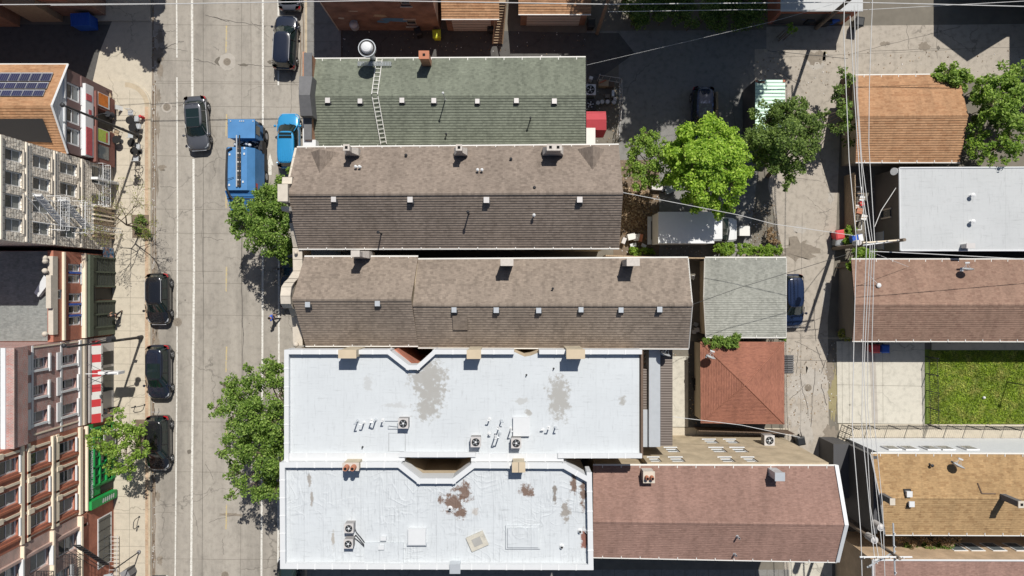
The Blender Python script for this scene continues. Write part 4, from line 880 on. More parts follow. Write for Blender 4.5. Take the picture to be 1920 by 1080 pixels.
# --- red hip garage
zc_, ze_ = 3.9, 2.7
t8 = thing('garage', 'square garage with a rusty red hipped shingle roof', 'garage', tuple(P(1392, 717, 0)))
c4 = [P(1313, 641, ze_), P(1470, 641, ze_), P(1470, 795, ze_), P(1314, 793, ze_)]; ap = P(1397, 722, zc_)
b = MB()
for i in range(4): b.slope(c4[i], c4[(i+1) % 4], ap, ap, 'sh_red', .17)
for q in c4: b.tube(q+Vector((0, 0, .02)), ap+Vector((0, 0, .02)), .06, .06, 'sh_red', 5)
b.face([q+Vector((0, 0, -.05)) for q in c4], 'woodd'); b.build('roof', t8)
b = MB(); b.box(c4[3].x+.2, c4[1].x-.2, c4[2].y+.2, c4[0].y-.2, 0, ze_-.05, 'beige'); b.build('wall', t8)
# --- rear porch of the smooth white block
t9 = thing('rear_porch', 'enclosed rear porch in dark and pale metal strips behind the smooth white roof', 'porch', tuple(P(1232, 745, 0)))
for x0, x1, y0, y1, z, m in ((1205, 1216, 692, 768, 8.0, 'porchd'), (1205, 1218, 768, 838, 8.1, 'galv'), (1217, 1238, 655, 838, 8.4, 'galv'), (1238.3, 1261, 656, 836, 8.2, 'porchd')):
    a = P(x0, y1, z); c = P(x1, y0, z); b = MB(); b.box(a.x, c.x, a.y, c.y, 0.1, z, m); b.build('roof_strip', t9)
b = MB(); a = P(1206, 690, 7.2); c = P(1215, 656, 7.2)
for i in range(5): y = a.y+(c.y-a.y)*i/4; b.tube((a.x, y, 7.2), (c.x, y, 7.2), .05, .05, 'wood', 5); 
for i in range(4): y = a.y+(c.y-a.y)*i/4; y2 = a.y+(c.y-a.y)*(i+1)/4; b.tube((a.x, y, 7.2), (c.x, y2, 7.2), .03, .03, 'white', 4)
b.tube((a.x, a.y, 7.2), (a.x, c.y, 7.2), .05, .05, 'wood', 5); b.tube((c.x, a.y, 7.2), (c.x, c.y, 7.2), .05, .05, 'wood', 5); b.build('trellis', t9)

# ================================================================= east side
t, fo, _ = gable('garage', 'garage with an orange brown shingle roof by the shrubs in the upper right', ((1603, 142), (1797, 140), (1607, 218), (1815, 216), (1604, 304), (1800, 304)), 2.9, 4.1, 'sh_orange', 'br_cream', over=0.2, cat='garage', ov_end=.3, rake='woodd')
def flatb(name, label, out, zr, mroof, mwall, cat='building', rim=None):
    t = thing(name, label, cat, (P(*out[0], 0).x, P(*out[0], 0).y, 0)); q = [tuple(P(x, y, zr).xy) for x, y in out]
    b = MB(); b.prism(q, 0, zr-.04, mwall); b.build('wall', t); b = MB(); b.flat(q, zr, mroof); b.build('roof', t)
    if rim:
        b = MB()
        for i in range(len(q)): A, B = q[i], q[(i+1) % len(q)]; b.tube((*A, zr+.01), (*B, zr+.01), .07, .07, rim, 6)
        b.build('gutter', t)
    return t
tR = flatb('rear_house', 'low house with a pale grey coated flat roof on the right edge', ((1686, 315), (2100, 313), (2100, 470), (1688, 470)), 3.6, 'white_roof', 'h_grey', rim='coping')
fR = flat(3.6)
for x, y in ((1819, 367), (1819, 416)): pipe(tR, fR, x, y, .35, .09, 'white')
stack(tR, fR, 1808, 462, .6, .32, .7, 'vent', 'vent')
xw = P(1686, 390, 3.6).x; b = MB(); y0_, y1_ = P(0, 408, 2)[1], P(0, 392, 2)[1]; b.box(xw-.12, xw-.0, y0_-.1, y1_+.1, 1.0, 1.1, 'h_grey'); b.box(xw-.06, xw-.003, y0_, y1_, 1.1, 2.4, 'glass')
for yy in (y0_, y1_): b.box(xw-.09, xw-.004, yy-.06, yy+.06, 1.1, 2.5, 'trimb')
b.build('window', tR)
b = MB(); p = P(1680, 322, 3.2); b.tube((p.x, p.y, 3.2), (p.x-.25, p.y, 3.35), .25, .3, 'trimw', 12); b.build('attic_vent', tR)
# porch lid by that wall
bx_ = thing('storage_box', 'white lidded storage box against the taupe house wall', 'storage box', tuple(P(1665, 449, 0)))
b = MB(); a = P(1656, 467, 1.2); c = P(1681, 434, 1.2); b.box(a.x, c.x, a.y, c.y, 0, 1.2, 'white'); b.build('body', bx_); b = MB(); b.box(a.x-.04, c.x+.3, a.y-.04, c.y+.04, 1.2, 1.27, 'white'); b.build('lid', bx_)
t, fh, _ = gable('rear_house', 'low house with a wide weathered brown shingle roof next to the lawn', ((1596, 487), (2150, 487), (1603, 571), (2160, 571), (1598, 639), (2150, 640)), 2.9, 4.3, 'sh_house', 'h_grey', over=0.2, ov_end=.3, rake=None)
t, ft, _ = gable('rear_house', 'house with a tan shingle roof and two dark chimneys', ((1633, 851), (2200, 853), (1651, 934), (2210, 936), (1660, 1002), (2200, 1004)), 6.2, 7.0, 'sh_tan', 'h_white', over=0.1, ov_end=.1, rake='white', gable_m='h_dark')  # gable ends coloured as shaded wall, other walls white
tT = t
stack(t, ft, 1654, 930, .3, .4, 1.3, 'dark2', 'stone'); stack(t, ft, 1880, 931, .4, .4, 1.8, 'dark2', 'stone', holes=1)
for x, y in ((1700, 925), (1706, 944)): boxvent(t, ft, x, y, 'white', .32, .25)
pipe(t, ft, 1743, 871, .3, .06, 'dark'); b = MB()
pL = [ceilz(ft, 1832, 905), ceilz(ft, 1840, 925), ceilz(ft, 1866, 925.5)]; b.line([p+Vector((0, 0, .05)) for p in pL], .05, 'woodd', 4); b.build('roof_flashing', t)
xg = P(1637, 900, 6.2).x+.05; yT_, yB_ = P(0, 852, 6.2).y-.1, P(0, 1002, 6.2).y+.1
b = MB(); b.box(xg-.08, xg+.2, yB_, yT_, 0, 6.3, 'h_dark'); a = P(1596, 842, 1.5); b.box(xg-1.3, xg-.08, yB_+1.5, yT_+.05, 0, 2.6, 'h_dark'); b.build('street_side_wall', t)  # west wall coloured dark for the shade it stands in
yn = yT_+.02; b = MB()
for x in (1668, 1700, 1740, 1768, 1812): p = P(x, 842, 3.6); b.box(p.x-.5, p.x+.5, yn-.05, yn+.05, 3.2, 4.4, 'trimw'); b.box(p.x-.42, p.x+.42, yn-.04, yn+.055, 3.3, 4.3, 'glassb')
b.build('window', t)
tB = flatb('rear_house', 'cream brick house at the lower right corner, plants along its wall', ((1636, 1050), (2200, 1052), (2200, 1300), (1640, 1300)), 6.0, 'sh_pink', 'br_tan', rim='coping')
yn = P(0, 1051, 6).y; b = MB()
for x in (1790, 1822, 1862, 1905): p = P(x, 1035, 3.4); b.box(p.x-.55, p.x+.55, yn-.05, yn+.06, 2.6, 4.2, 'trimw'); b.box(p.x-.45, p.x+.45, yn-.05, yn+.07, 2.7, 4.1, 'glassb')
b.build('window', tB)
# shipping container
tc = thing('shipping_container', 'mint green ribbed shipping container partly under the dark green tree', 'container', tuple(P(1440, 210, 0)))
b = MB(); a = P(1416, 262, 3.0); c = P(1472, 150, 3.0); b.box(a.x, c.x, a.y, c.y, .1, 2.98, 'h_dark'); b.build('side_wall', tc)
b = MB(); b.box(a.x, c.x, a.y, c.y, 2.98, 3.02, 'greenbox'); b.build('roof', tc)
b = MB()
for x in (a.x+.1, c.x-.1):
    for y in (a.y+.1, c.y-.1): b.box(x-.09, x+.09, y-.09, y+.09, 2.9, 3.06, 'br_red')
b.build('corner_casting', tc)
b = MB(); p = P(1428, 154, 3.0); b.box(p.x-.3, p.x+.25, p.y-.1, p.y+.1, 3.02, 3.03, 'woodd'); b.build('rust_patch', tc)

# ================================================================= north side, along the top edge
t = thing('corner_building', 'tall weathered brick corner building with a faded blue patch on its wall', 'building', tuple(P(720, 0, 0)))
x0, y0 = G(637, 57); x1 = G(826, 57)[0]; hb = 9.2
ws = [((740-960)/26.0, (760-960)/26.0, 4.9, 6.2), ((758-960)/23.4, (778-960)/23.4, .9, 2.3)]
b = MB(); b.box(x0, x1, y0+.42, y0+16, 0, hb, 'br_alley'); b.build('wall', t); facade(t, y0, x0, x1, 0, hb, 'br_alley', ws, 'S')
for w_ in ws: window(t, y0, w_, 'S', 'stone', 'glass', .15, 0, 1, .08, .05)
b = MB(); b.flat([(x0-.1, y0-.1), (x1+.1, y0-.1), (x1+.1, y0+16), (x0-.1, y0+16)], hb+.05, 'lot'); b.build('roof', t)
b = MB(); ya = y0-.012
for i, (px, z, w2_, h2_, mm) in enumerate(((738, 2.3, 1.0, .42, 'bluefade'), (718, 1.9, .5, .3, 'bluefade'), (752, 2.1, .45, .3, 'bluefade'), (712, 3.1, .5, .3, 'br_cream'), (640, 2.6, .25, .2, 'stone'), (663, 4.0, .4, .12, 'stone'))):
    xc = (px-960)*(H-z)/FP; b.face([(xc+w2_*cos(a/11*2*pi)*(1+.25*sin(3*a+i)), ya-.002*i, z+h2_*sin(a/11*2*pi)*(1+.25*cos(5*a))) for a in range(11)], mm)
b.build('paint_patch', t)
b = MB(); p = P(663, 42, 2.2); b.cyl(p.x, y0-.35, 1.7, 2.2, .35, 'galv', 16); b.cyl(p.x, y0-.35, 2.2, 2.35, .3, 'vent', 16, .1); b.box(p.x-.25, p.x+.25, y0-.35, y0, 1.8, 2.1, 'galv'); b.build('wall_fan', t)
b = MB(); b.tube((x0-.05, y0, 0), (x0-.05, y0, hb), .06, .06, 'stone', 5); b.build('corner_bead', t)
for nm, lab, (xa, xb), yf, ze, mm in (('garage', 'alley garage with an orange roof beside the yellow bin', (828, 936), 36, 3.2, 'sh_orange'), ('garage', 'alley garage with an orange roof at the top edge, right of the wooden stairs', (972, 1108), 27, 3.0, 'sh_orange')):
    a = P(xa, yf, ze); c = P(xb, yf, ze); t = thing(nm, lab, 'garage', (a.x, a.y, 0)); b = MB(); b.box(a.x+.2, c.x-.2, a.y+.3, a.y+6, 0, ze-.05, 'br_alley'); b.build('wall', t)
    b = MB(); b.slope((a.x, a.y, ze), (c.x, a.y, ze), (a.x, a.y+3.2, ze+1.0), (c.x, a.y+3.2, ze+1.0), mm); b.slope((c.x, a.y+6.4, ze), (a.x, a.y+6.4, ze), (c.x, a.y+3.2, ze+1), (a.x, a.y+3.2, ze+1), mm); b.build('roof', t)
    b = MB(); b.tube((a.x, a.y-.03, ze), (c.x, a.y-.03, ze), .06, .06, 'gutter', 6); b.build('gutter', t)
    b = MB(); yy = a.y+.3
    b.box(a.x+.7, c.x-.7, yy-.04, yy, .05, 2.3, 'vent')
    for k in range(4): b.box(a.x+.7, c.x-.7, yy-.055, yy-.041, .3+k*.55, .33+k*.55, 'dark')
    b.build('overhead_door', t)
# wooden gate bridge / back stairs between the garages
t = thing('wooden_stairs', 'weathered wooden back stairs lit between the two orange roofed garages', 'stairs', tuple(P(938, 50, 0)))
b = MB()
for i in range(16): y = P(0, 6+4.9*i, 2.4*(1-i/16)).y; z = 2.6*(1-i/16)+.1; p0, p1 = P(932-i*.5, 0, z), P(948-i*.4, 0, z); b.box(p0.x, p1.x, y-.1, y+.12, z-.05, z, 'wood')
b.build('treads', t); b = MB()
for sx in (931, 949): b.tube(P(sx, 4, 3.4), P(sx-7, 82, 1.1), .05, .05, 'wood', 5); b.tube(P(sx, 4, 2.5), P(sx-7, 82, .2), .06, .06, 'wood', 5)
for i in range(8): 
    for sx in (931, 949): z = 2.5*(1-i/8)+.1; p = P(sx-i*.9, 4+i*10, z); b.tube(p, (p.x, p.y, z+.95), .03, .03, 'wood', 4)
b.build('railing', t)
# alley garage top right and the gabled neighbour out of frame that shades the alley
t = thing('garage', 'white roofed brown alley garage at the top edge behind the blue bins', 'garage', tuple(P(1510, 20, 0))); a = P(1466, 18, 3.0); c = P(1615, 18, 3.0)
b = MB(); b.box(a.x, c.x, a.y, a.y+7, 0, 2.96, 'br_red'); b.build('wall', t); b = MB(); b.box(a.x-.1, c.x+.1, a.y-.15, a.y+7, 2.96, 3.05, 'white_roof'); b.build('roof', t)
b = MB(); b.box(a.x+.3, c.x-.4, a.y-.03, a.y, .1, 2.2, 'h_dark'); b.build('garage_door', t)
t = thing('corner_house', 'house at the upper right edge casting a pointed shadow', 'building', (36, 32, 0))
yy = G(0, 10)[1]; xa, xb = G(1778, 0)[0], G(1940, 0)[0]; xm = (xa+xb)/2-.2
b = MB(); y0h = 24.4; b.box(xa, xb+6, y0h, y0h+8, 0, 5.2, 'h_grey')
b.face([(xa+.2, y0h+.2, 5.2), (xb-1.2, y0h+.2, 5.2), (xm, y0h+.2, 8.2)], 'h_grey'); b.build('wall', t)
b = MB()
for A, B in (((xa-.1, 5.1), (xm, 8.3)), ((xm, 8.3), (xb-1.1, 5.1))): b.mesh([(A[0], y0h, A[1]), (B[0], y0h, B[1]), (B[0], y0h+8, B[1]), (A[0], y0h+8, A[1])], [(0, 1, 2, 3)], 'sh_greyd')
b.build('roof', t)
t = thing('tall_house', 'grey walled house past the right edge that shades the end of the alley', 'building', (44, 22, 0)); b = MB(); b.box(G(1932, 0)[0], 52, G(0, 118)[1]+.4, 28, 0, 8, 'h_grey'); b.build('wall', t)
# top left corner block
t = thing('corner_building', 'brown brick buildings side by side at the upper left corner of the picture', 'building', tuple(P(100, 10, 0)))
ya = G(0, 30)[1]; b = MB(); b.box(-70, G(200, 0)[0], ya, ya+16, 0, 9.6, 'br_alley'); b.build('wall', t)
b = MB(); b.box(G(60, 0)[0], G(118, 0)[0], ya-.5, ya-.005, 0, 3.4, 'wood'); b.box(G(-30, 0)[0], G(38, 0)[0], ya-.9, ya-.005, 0, 5.0, 'br_orange'); b.build('rear_addition', t)
b = MB(); b.box(G(120, 0)[0], G(170, 0)[0], ya-.03, ya-.004, 3.0, 4.6, 'br_red'); b.build('band', t)
# ================================================================= west side facades (facing the street)
def west(name, label, y0g, y1g, zt, mwall, wins, z0=0.0, m2=None, wm=None, fm='trimw', sill=.1, lint=None, back=18, roofm=None, sillm=None, mull=0, rec=.16, cat='building', drop=.0):
    """block on the west side; y0g,y1g ground pixels of its two corners (top, bottom)"""
    Yt, Yb = yg(y0g), yg(y1g); t = thing(name, label, cat, (XF-3, (Yt+Yb)/2, 0))
    b = MB(); b.box(XF-back, XF-.42, Yb, Yt, 0, zt-drop, m2 or mwall); b.build('wall', t)
    if roofm: b = MB(); b.flat([(XF-back, Yb+.02), (XF-.44, Yb+.02), (XF-.44, Yt-.02), (XF-back, Yt-.02)], zt-drop+.01, roofm); b.build('roof', t)
    facade(t, XF, Yb, Yt, z0, zt, mwall, wins, 'E')
    for w_ in wins: window(t, XF, w_, 'E', fm, 'glass', rec, mull, 1, sill, lint, .1, sillm)
    return t, Yt, Yb
def ebox(b, xpx0, xpx1, Y0, Y1, d0, d1, m):       # band on the facade between two pixel columns, sticking out d0..d1
    b.box(XF+d0, XF+d1, Y0, Y1, max(0, ZA(xpx1)), ZA(xpx0), m)
def gY(px, py): return FW(px, py)[0]

# --- A: solar roof house
Yt, Yb = yg(171), yg(312); zeA = ZA(124); zrA = ZA(94)
tA = thing('corner_house', 'corner house with an orange shingle gable roof, solar panels and a brown storefront', 'building', (XF-4, (Yt+Yb)/2, 0))
b = MB(); b.box(XF-20, XF-.42, Yb, Yt, 0, zeA-.1, 'h_brown'); b.build('wall', tA)
Ym = G(0, 0)[1]; Ym = (540-198)*(H-zrA)/FP
b = MB(); ov = .12; et, eb, xr, xl = Yt+.25, Yb-.1, XF+ov, XF-20
b.slope((xl, et, zeA-.05), (xr, et, zeA-.05), (xl, Ym, zrA), (xr, Ym, zrA), 'sh_orange', .2); b.slope((xr, eb, zeA-.05), (xl, eb, zeA-.05), (xr, Ym, zrA), (xl, Ym, zrA), 'sh_orange', .2); b.build('roof', tA)
fA = lambda x, y: zrA-(zrA-zeA)*((y-Ym)/(et-Ym) if y > Ym else (Ym-y)/(Ym-eb))
b = MB(); b.face([(XF-.02, Yb, zeA-.1), (XF-.02, Yt, zeA-.1), (XF-.02, Ym, zrA-.08)], 'siding'); b.build('gable_siding', tA)
b = MB(); 
for A, B in (((xr, et, zeA), (xr, Ym, zrA+.03)), ((xr, Ym, zrA+.03), (xr, eb, zeA))): b.tube(A, B, .07, .07, 'trimw', 5)
b.tube((xl, et+.05, zeA-.08), (xr, et+.05, zeA-.08), .07, .07, 'gutter', 6); b.build('rake_board', tA)
wA = [facwin(122, 151, 157, 189), facwin(122, 151, 203, 232), facwin(122, 151, 240, 272)]
facade(tA, XF, Yb, Yt, 0, zeA-.1, 'h_brown', wA, 'E')
for w_ in wA: window(tA, XF, w_, 'E', 'trimw', 'glass', .1, 0, 1, .08, .06, .14)
b = MB(); y0_, y1_ = gY(160, 273), gY(160, 180)
ebox(b, 152, 167, Yb+.1, Yt-.6, .0, .35, 'trimw'); b.build('sign_board', tA, label='white sign board over the storefront with faded red lettering')
b = MB(); ebox(b, 150, 163, Yt-.9, Yt-.1, 0, .12, 'h_brown'); ebox(b, 153, 164, Yb+.2, gY(160, 240), .351, .38, 'poster_red'); ebox(b, 153, 163, gY(160, 190), gY(160, 178), .351, .38, 'poster_red'); 
ebox(b, 158, 163, gY(160, 215), gY(160, 206), .351, .37, 'poster_red'); b.build('storefront_lettering', tA)
b = MB(); ebox(b, 168, 205, gY(185, 207), gY(185, 178), 0, .45, 'h_brown2'); ebox(b, 168, 205, gY(185, 308), gY(185, 243), 0, .45, 'h_brown2'); ebox(b, 167, 170, gY(185, 308), gY(185, 178), .45, .55, 'h_brown2'); b.build('storefront', tA)
b = MB(); ebox(b, 171, 194, gY(182, 201), gY(182, 176), .455, .5, 'trimw'); b.build('poster_frame', tA); b = MB(); ebox(b, 173, 191, gY(182, 199), gY(182, 177), .5, .51, 'poster_or'); b.build('poster', tA)
b = MB(); ebox(b, 171, 194, gY(182, 268), gY(182, 243), .455, .5, 'trimw'); b.build('poster_frame', tA); b = MB(); ebox(b, 172, 191, gY(182, 266), gY(182, 244), .5, .51, 'poster_gr'); ebox(b, 187, 190, gY(182, 265), gY(182, 247), .511, .515, 'poster_red'); b.build('poster', tA)
b = MB(); ebox(b, 170, 193, gY(182, 298), gY(182, 273), .455, .48, 'glassb'); ebox(b, 168, 208, gY(182, 238), gY(182, 209), .01, .06, 'black'); b.build('shop_window', tA)
# solar array
ta = thing('solar_array', 'three rows of dark solar panels with pale frames on the orange corner roof', 'solar panels', (XF-6, yg(200), zrA))
def sp(px, py): return ceilz(fA, px, py)+Vector((0, 0, .14))
rows = [(137, 153, 102, 95), (155, 167, 94, 88), (169, 181, 87, 81)]
for (ya, yb_, xa, xb_) in rows:
    A, B = sp(xa, ya), sp(xb_, yb_)
    for k in range(9):
        x1 = A.x-k*.78; p = [Vector((x1-.76, A.y, A.z)), Vector((x1, A.y, A.z)), Vector((x1-.0, B.y, B.z)), Vector((x1-.76, B.y, B.z))]; sh = (B.x-A.x)*.0
        if ya > 137: x1 += 0
        b = MB(); b.mesh([q+Vector((0, 0, dz)) for dz in (-.05, 0) for q in p], [(0, 1, 5, 4), (1, 2, 6, 5), (2, 3, 7, 6), (3, 0, 4, 7), (7, 6, 5, 4)], 'cl_grey2')
        e = .025; f = [p[0]+Vector((e, -e, .01)), p[1]+Vector((-e, -e, .01)), p[2]+Vector((-e, e, .014)), p[3]+Vector((e, e, .014))]; b.face(f[::-1], 'solar')
        b.build('solar_panel', ta)
b = MB(); a = P(-40, 222, zrA-.5); c = ceilz(fA, 82, 223); 
b.mesh([ceilz(fA, -60, 224)+Vector((0, 0, .12)), ceilz(fA, 82, 223)+Vector((0, 0, .12)), ceilz(fA, 100, 268)+Vector((0, 0, .12)), ceilz(fA, -60, 262)+Vector((0, 0, .12))], [(0, 3, 2, 1)], 'solar_d'); b.build('black_panel', ta)

# --- B: white stone building with fire escapes
wB = []
for x0, x1, rows in ((10, 42, ((279, 303), (321, 349), (364, 392), (409, 435))), (62, 95, ((292, 317), (333, 358))), (113, 145, ((305, 328), (343, 368)))):
    for y0, y1 in rows: wB.append(facwin(x0, x1, y0, y1))
r2 = facwin(62, 95, 0, 1); r3 = facwin(113, 145, 0, 1); yy3 = [(w_[0], w_[1]) for w_ in wB[2:4]]
for rr in (r2, r3):
    for (a_, c_) in yy3: wB.append((a_, c_, rr[2], rr[3]))
wB += [facwin(172, 207, 313, 347), facwin(172, 205, 365, 386), facwin(172, 205, 396, 410)]
tB2, Yt, Yb = west('apartment_building', 'pale rough stone apartment building with white iron fire escapes on the left edge', 315, 470, 13.6, 'rock', wB, fm='trimw', sill=.1, lint=None, sillm='stone', rec=.16, mull=0)
b = MB()
for x0, x1 in ((47, 49.5), (100, 102.5), (151, 153.5), (-1, 2)): ebox(b, x0, x1, Yb+.05, Yt-.05, 0.0, .10, 'stone2')
for x in (54, 106): ebox(b, x, x+1.5, Yb+.05, Yt-.05, 0, .05, 'stone2')
b.build('belt_course', tB2)
b = MB(); ebox(b, 169, 209, yg(347)+.0, yg(345)+.1, .05, .6, 'trimw')
for k, y in enumerate((390, 398, 406, 414, 422, 430, 438, 446)): ebox(b, 172, 210, gY(190, y), gY(190, y)+.12, .02, .25, 'wood' if k % 3 == 1 else 'trimb')
b.build('storefront', tB2)
te = thing('fire_escape', 'white iron fire escape with stairs on the pale stone building', 'fire escape', (XF+.9, yg(430), 0))
def rail_box(b, zf, Y0, Y1, d, m, r=.022, hgt=.95, n=9):
    for z in (zf, zf+hgt): 
        b.line([(XF, Y0, z), (XF+d, Y0, z), (XF+d, Y1, z), (XF, Y1, z)], r, m, 5)
    for i in range(n+1): y = Y0+(Y1-Y0)*i/n; b.tube((XF+d, y, zf), (XF+d, y, zf+hgt), r*.7, r*.7, m, 4)
    for i in range(int(d/.18)+1): x = XF+i*.18; b.tube((x, Y0, zf), (x, Y1, zf), r*.7, r*.7, m, 4)
for (zf) in (ZA(104), ZA(150)):
    b = MB(); rail_box(b, zf, yg(446), yg(392), 1.0, 'trimw', .022); b.build('landing', te)
for za, zb, ya, yb_ in ((ZA(55), ZA(106), 396, 438), (ZA(102), ZA(153), 396, 438)):
    b = MB()
    for dx in (.25, .85):
        b.tube((XF+dx, yg(yb_), zb), (XF+dx, yg(ya), za), .035, .035, 'trimw', 5); b.tube((XF+dx, yg(yb_), zb+.9), (XF+dx, yg(ya), za+.9), .025, .025, 'trimw', 5)
    for i in range(13): f = i/12; y = yg(yb_)+(yg(ya)-yg(yb_))*f; z = zb+(za-zb)*f; b.box(XF+.25, XF+.85, y-.08, y+.08, z-.01, z+.01, 'trimw')
    for i in range(7): f = i/6; y = yg(yb_)+(yg(ya)-yg(yb_))*f; z = zb+(za-zb)*f; b.tube((XF+.85, y, z), (XF+.85, y, z+.9), .018, .018, 'trimw', 4)
    b.build('stair_flight', te)
b = MB(); 
for y in (430, 438): b.tube((XF+.9, yg(y), .3), (XF+.9, yg(y), ZA(150)+.9), .03, .03, 'trimw', 5)
for i in range(12): b.tube((XF+.9, yg(430), .5+.33*i), (XF+.9, yg(438), .5+.33*i), .015, .015, 'trimw', 4)
for k in range(2): q = 60+k*50; b.tube((XF, yg(404), ZA(q)), (XF+1.1, yg(398), ZA(q+44)), .025, .025, 'trimw', 4); b.tube((XF, yg(436), ZA(q)), (XF+1.1, yg(440), ZA(q+44)), .025, .025, 'trimw', 4)
b.build('drop_ladder', te)
te2 = thing('fire_escape', 'lower white iron balcony over the stone building entrance beside the bare tree', 'fire escape', (XF+.9, yg(360), 0))
b = MB(); rail_box(b, ZA(186), yg(392), yg(318), .9, 'trimw', .022, 1.0, 10); b.build('landing', te2)

# --- C: grey shingle roof, red brick front, dark green shopfront
yC0, yC1 = 478, 640; zC = ZA(100)
wC = [facwin(128, 151, 495, 510), facwin(128, 151, 515, 531), facwin(129, 152, 550, 566), facwin(129, 152, 572, 588), facwin(129, 152, 593, 610), facwin(101, 117, 543, 561)]
tC, Yt, Yb = west('corner_shop_house', 'narrow red brick house with a grey shingle roof and a dark green shopfront', 479, 628, zC, 'br_red', wC, roofm='sh_greyd', drop=.5, sill=.06, rec=.1)
b = MB(); 
for y in (511, 570, 591): ebox(b, 128.5, 151.5, gY(140, y+2.2), gY(140, y-1.5), .0, .05, 'bluep')
b.build('blue_spandrel', tC)
b = MB()
for y0, y1, z, m in ((480, 516, zC+.15, 'stone'), (516, 578, zC+.35, 'trimw'), (578, 628, zC+.1, 'trimw')):
    Y1, Y0 = gY(95, y0), gY(95, y1); b.box(XF-.3, XF+.06, Y0, Y1, zC-.4, z, 'stone')
for y in (484, 490, 508, 626): Y = gY(95, y); b.ball((XF-.3, Y, zC+.45), .2, 'stone', 10, 6)
A, B = P(62, 549, zC), P(86, 516, zC); b.mesh([(A.x, A.y, zC-.4), (B.x, B.y, zC-.4), (B.x+.5, B.y-.4, zC-.4), (A.x+.3, A.y-.3, zC-.4), (A.x, A.y, zC-.1), (B.x, B.y, zC+.2), (B.x+.5, B.y-.4, zC+.2), (A.x+.3, A.y-.3, zC-.1)], [(0, 1, 5, 4), (1, 2, 6, 5), (2, 3, 7, 6), (3, 0, 4, 7), (4, 5, 6, 7)], 'trimw')
b.build('parapet_coping', tC)
b = MB(); ebox(b, 116, 119, Yb+.05, Yt-.05, 0, .18, 'trimb'); ebox(b, 153, 156, Yb+.05, Yt-.05, 0, .3, 'trimb'); b.build('belt_course', tC)
pgm = 'shopgreen'
b = MB(); ebox(b, 158, 165, Yb+.1, Yt-.1, 0, .45, 'shopgreen'); ebox(b, 165, 211, Yb+.1, gY(190, 563), 0, .25, 'shopgreen'); ebox(b, 165, 211, gY(190, 539), Yt-.1, 0, .25, 'shopgreen')
for y0, y1 in ((484, 537), (565, 612)):
    for k in range(12): z = .25+k*.21; b.box(XF+.25, XF+.275, gY(195, y1), gY(195, y0), z, z+.03, 'dark')
    for k in range(3): Y = gY(195, y0+(y1-y0)*k/2); b.box(XF+.25, XF+.33, Y-.06, Y+.06, 0, 3.1, 'shopgreen')
b.build('shopfront', tC)
b = MB(); ebox(b, 171, 210, gY(190, 562), gY(190, 540), -.01, .02, 'black'); ebox(b, 170, 172, gY(190, 563), gY(190, 539), .02, .3, 'dark'); b.build('door', tC)
b = MB(); x_, y_ = XF+.6, yg(571); p = P(177, 590, 2.4); b.box(p.x-.1, p.x+.25, p.y-.18, p.y+.18, 2.3, 2.6, 'dark'); b.build('shop_lamp', tC)
tm = thing('wall_mural', 'small blue and red painted panel on the shopfront by the bare tree', 'mural', (XF+.3, yg(473), 0)); b = MB(); b.box(XF+.28, XF+.3, yg(484), yg(466), .4, 1.9, 'mural'); b.build('panel', tm)

# --- D: patterned brick building with striped awning
wD = [facwin(57, 90, 671, 692), facwin(57, 89, 722, 743), facwin(57, 89, 771, 793), facwin(113, 144, 665, 683), facwin(113, 144, 711, 730), facwin(113, 144, 757, 778)]
tD, Yt, Yb = west('brick_building', 'patterned red and grey brick building with white window surrounds and a striped awning', 629, 779, ZA(16), 'br_mix', wD, roofm='sh_grey', drop=.3, sill=.14, lint=None, rec=.28)
b = MB()
for w_ in wD: b.box(XF+.0, XF+.07, w_[0]-.28, w_[1]+.28, w_[3], w_[3]+.42, 'trimw'); b.box(XF+.0, XF+.12, w_[0]-.25, w_[1]+.25, w_[2]-.2, w_[2]-.02, 'trimw')
for w_ in wD: b.box(XF+.0, XF+.08, w_[0]-.16, w_[0], w_[2], w_[3], 'trimw')
ebox(b, 59, 62, Yb+.9, Yt-.05, .0, .04, 'trimw'); ebox(b, 113, 116, Yb+.05, Yt-.05, .0, .04, 'trimw'); ebox(b, 147, 150, Yb+.05, Yt-.05, 0, .12, 'trimw')
for x0, x1, y in ((62, 148, 0),): 
    for Y in (Yt-.16, Yb+.42): b.box(XF, XF+.045, Y-.05, Y+.05, ZA(148), ZA(62), 'trimb')
b.build('window_surround', tD)
b = MB(); ebox(b, 16, 45, Yb, Yt, .0, .28, 'br_mix'); ebox(b, 16, 18, Yb, Yt, .28, .36, 'br_pink'); b.box(XF-.45, XF-.15, Yb, Yt, ZA(16), ZA(16)+.1, 'trimw'); b.build('parapet_band', tD)
b = MB(); 
for k, (x0, x1, d, m) in enumerate(((150, 154, .1, 'trimb'), (154, 157, .18, 'stone'), (157, 161, .1, 'trimb'))): ebox(b, x0, x1, Yb+.02, Yt-.02, 0, d, m)
b.build('cornice', tD)
b = MB(); ebox(b, 164, 211, Yb+.05, Yt-.05, 0, .15, 'vent'); ebox(b, 168, 209, gY(190, 735), gY(190, 690), .15, .17, 'glass'); ebox(b, 168, 209, gY(190, 685), gY(190, 660), .15, .17, 'dark'); b.build('shopfront', tD)
b = MB(); z0_, z1_ = 2.35, 3.35; ys = [gY(175, y) for y in (639, 648, 664, 679, 693, 706, 720, 734, 748, 762, 775, 792)]
cols = ['redaw', 'whaw', 'redaw', 'whaw', 'redaw', 'whaw', 'redaw', 'whaw', 'redaw', 'whaw', 'redaw']
for (ya, yb_), m in zip(zip(ys[:-1], ys[1:]), cols):
    f = [(XF+.02, ya, z1_), (XF+.02, yb_, z1_), (XF+.55, yb_, z0_+.25), (XF+.55, ya, z0_+.25)]; b.face(f, m); b.face([(x, y, z-.02) for x, y, z in f[::-1]], m)
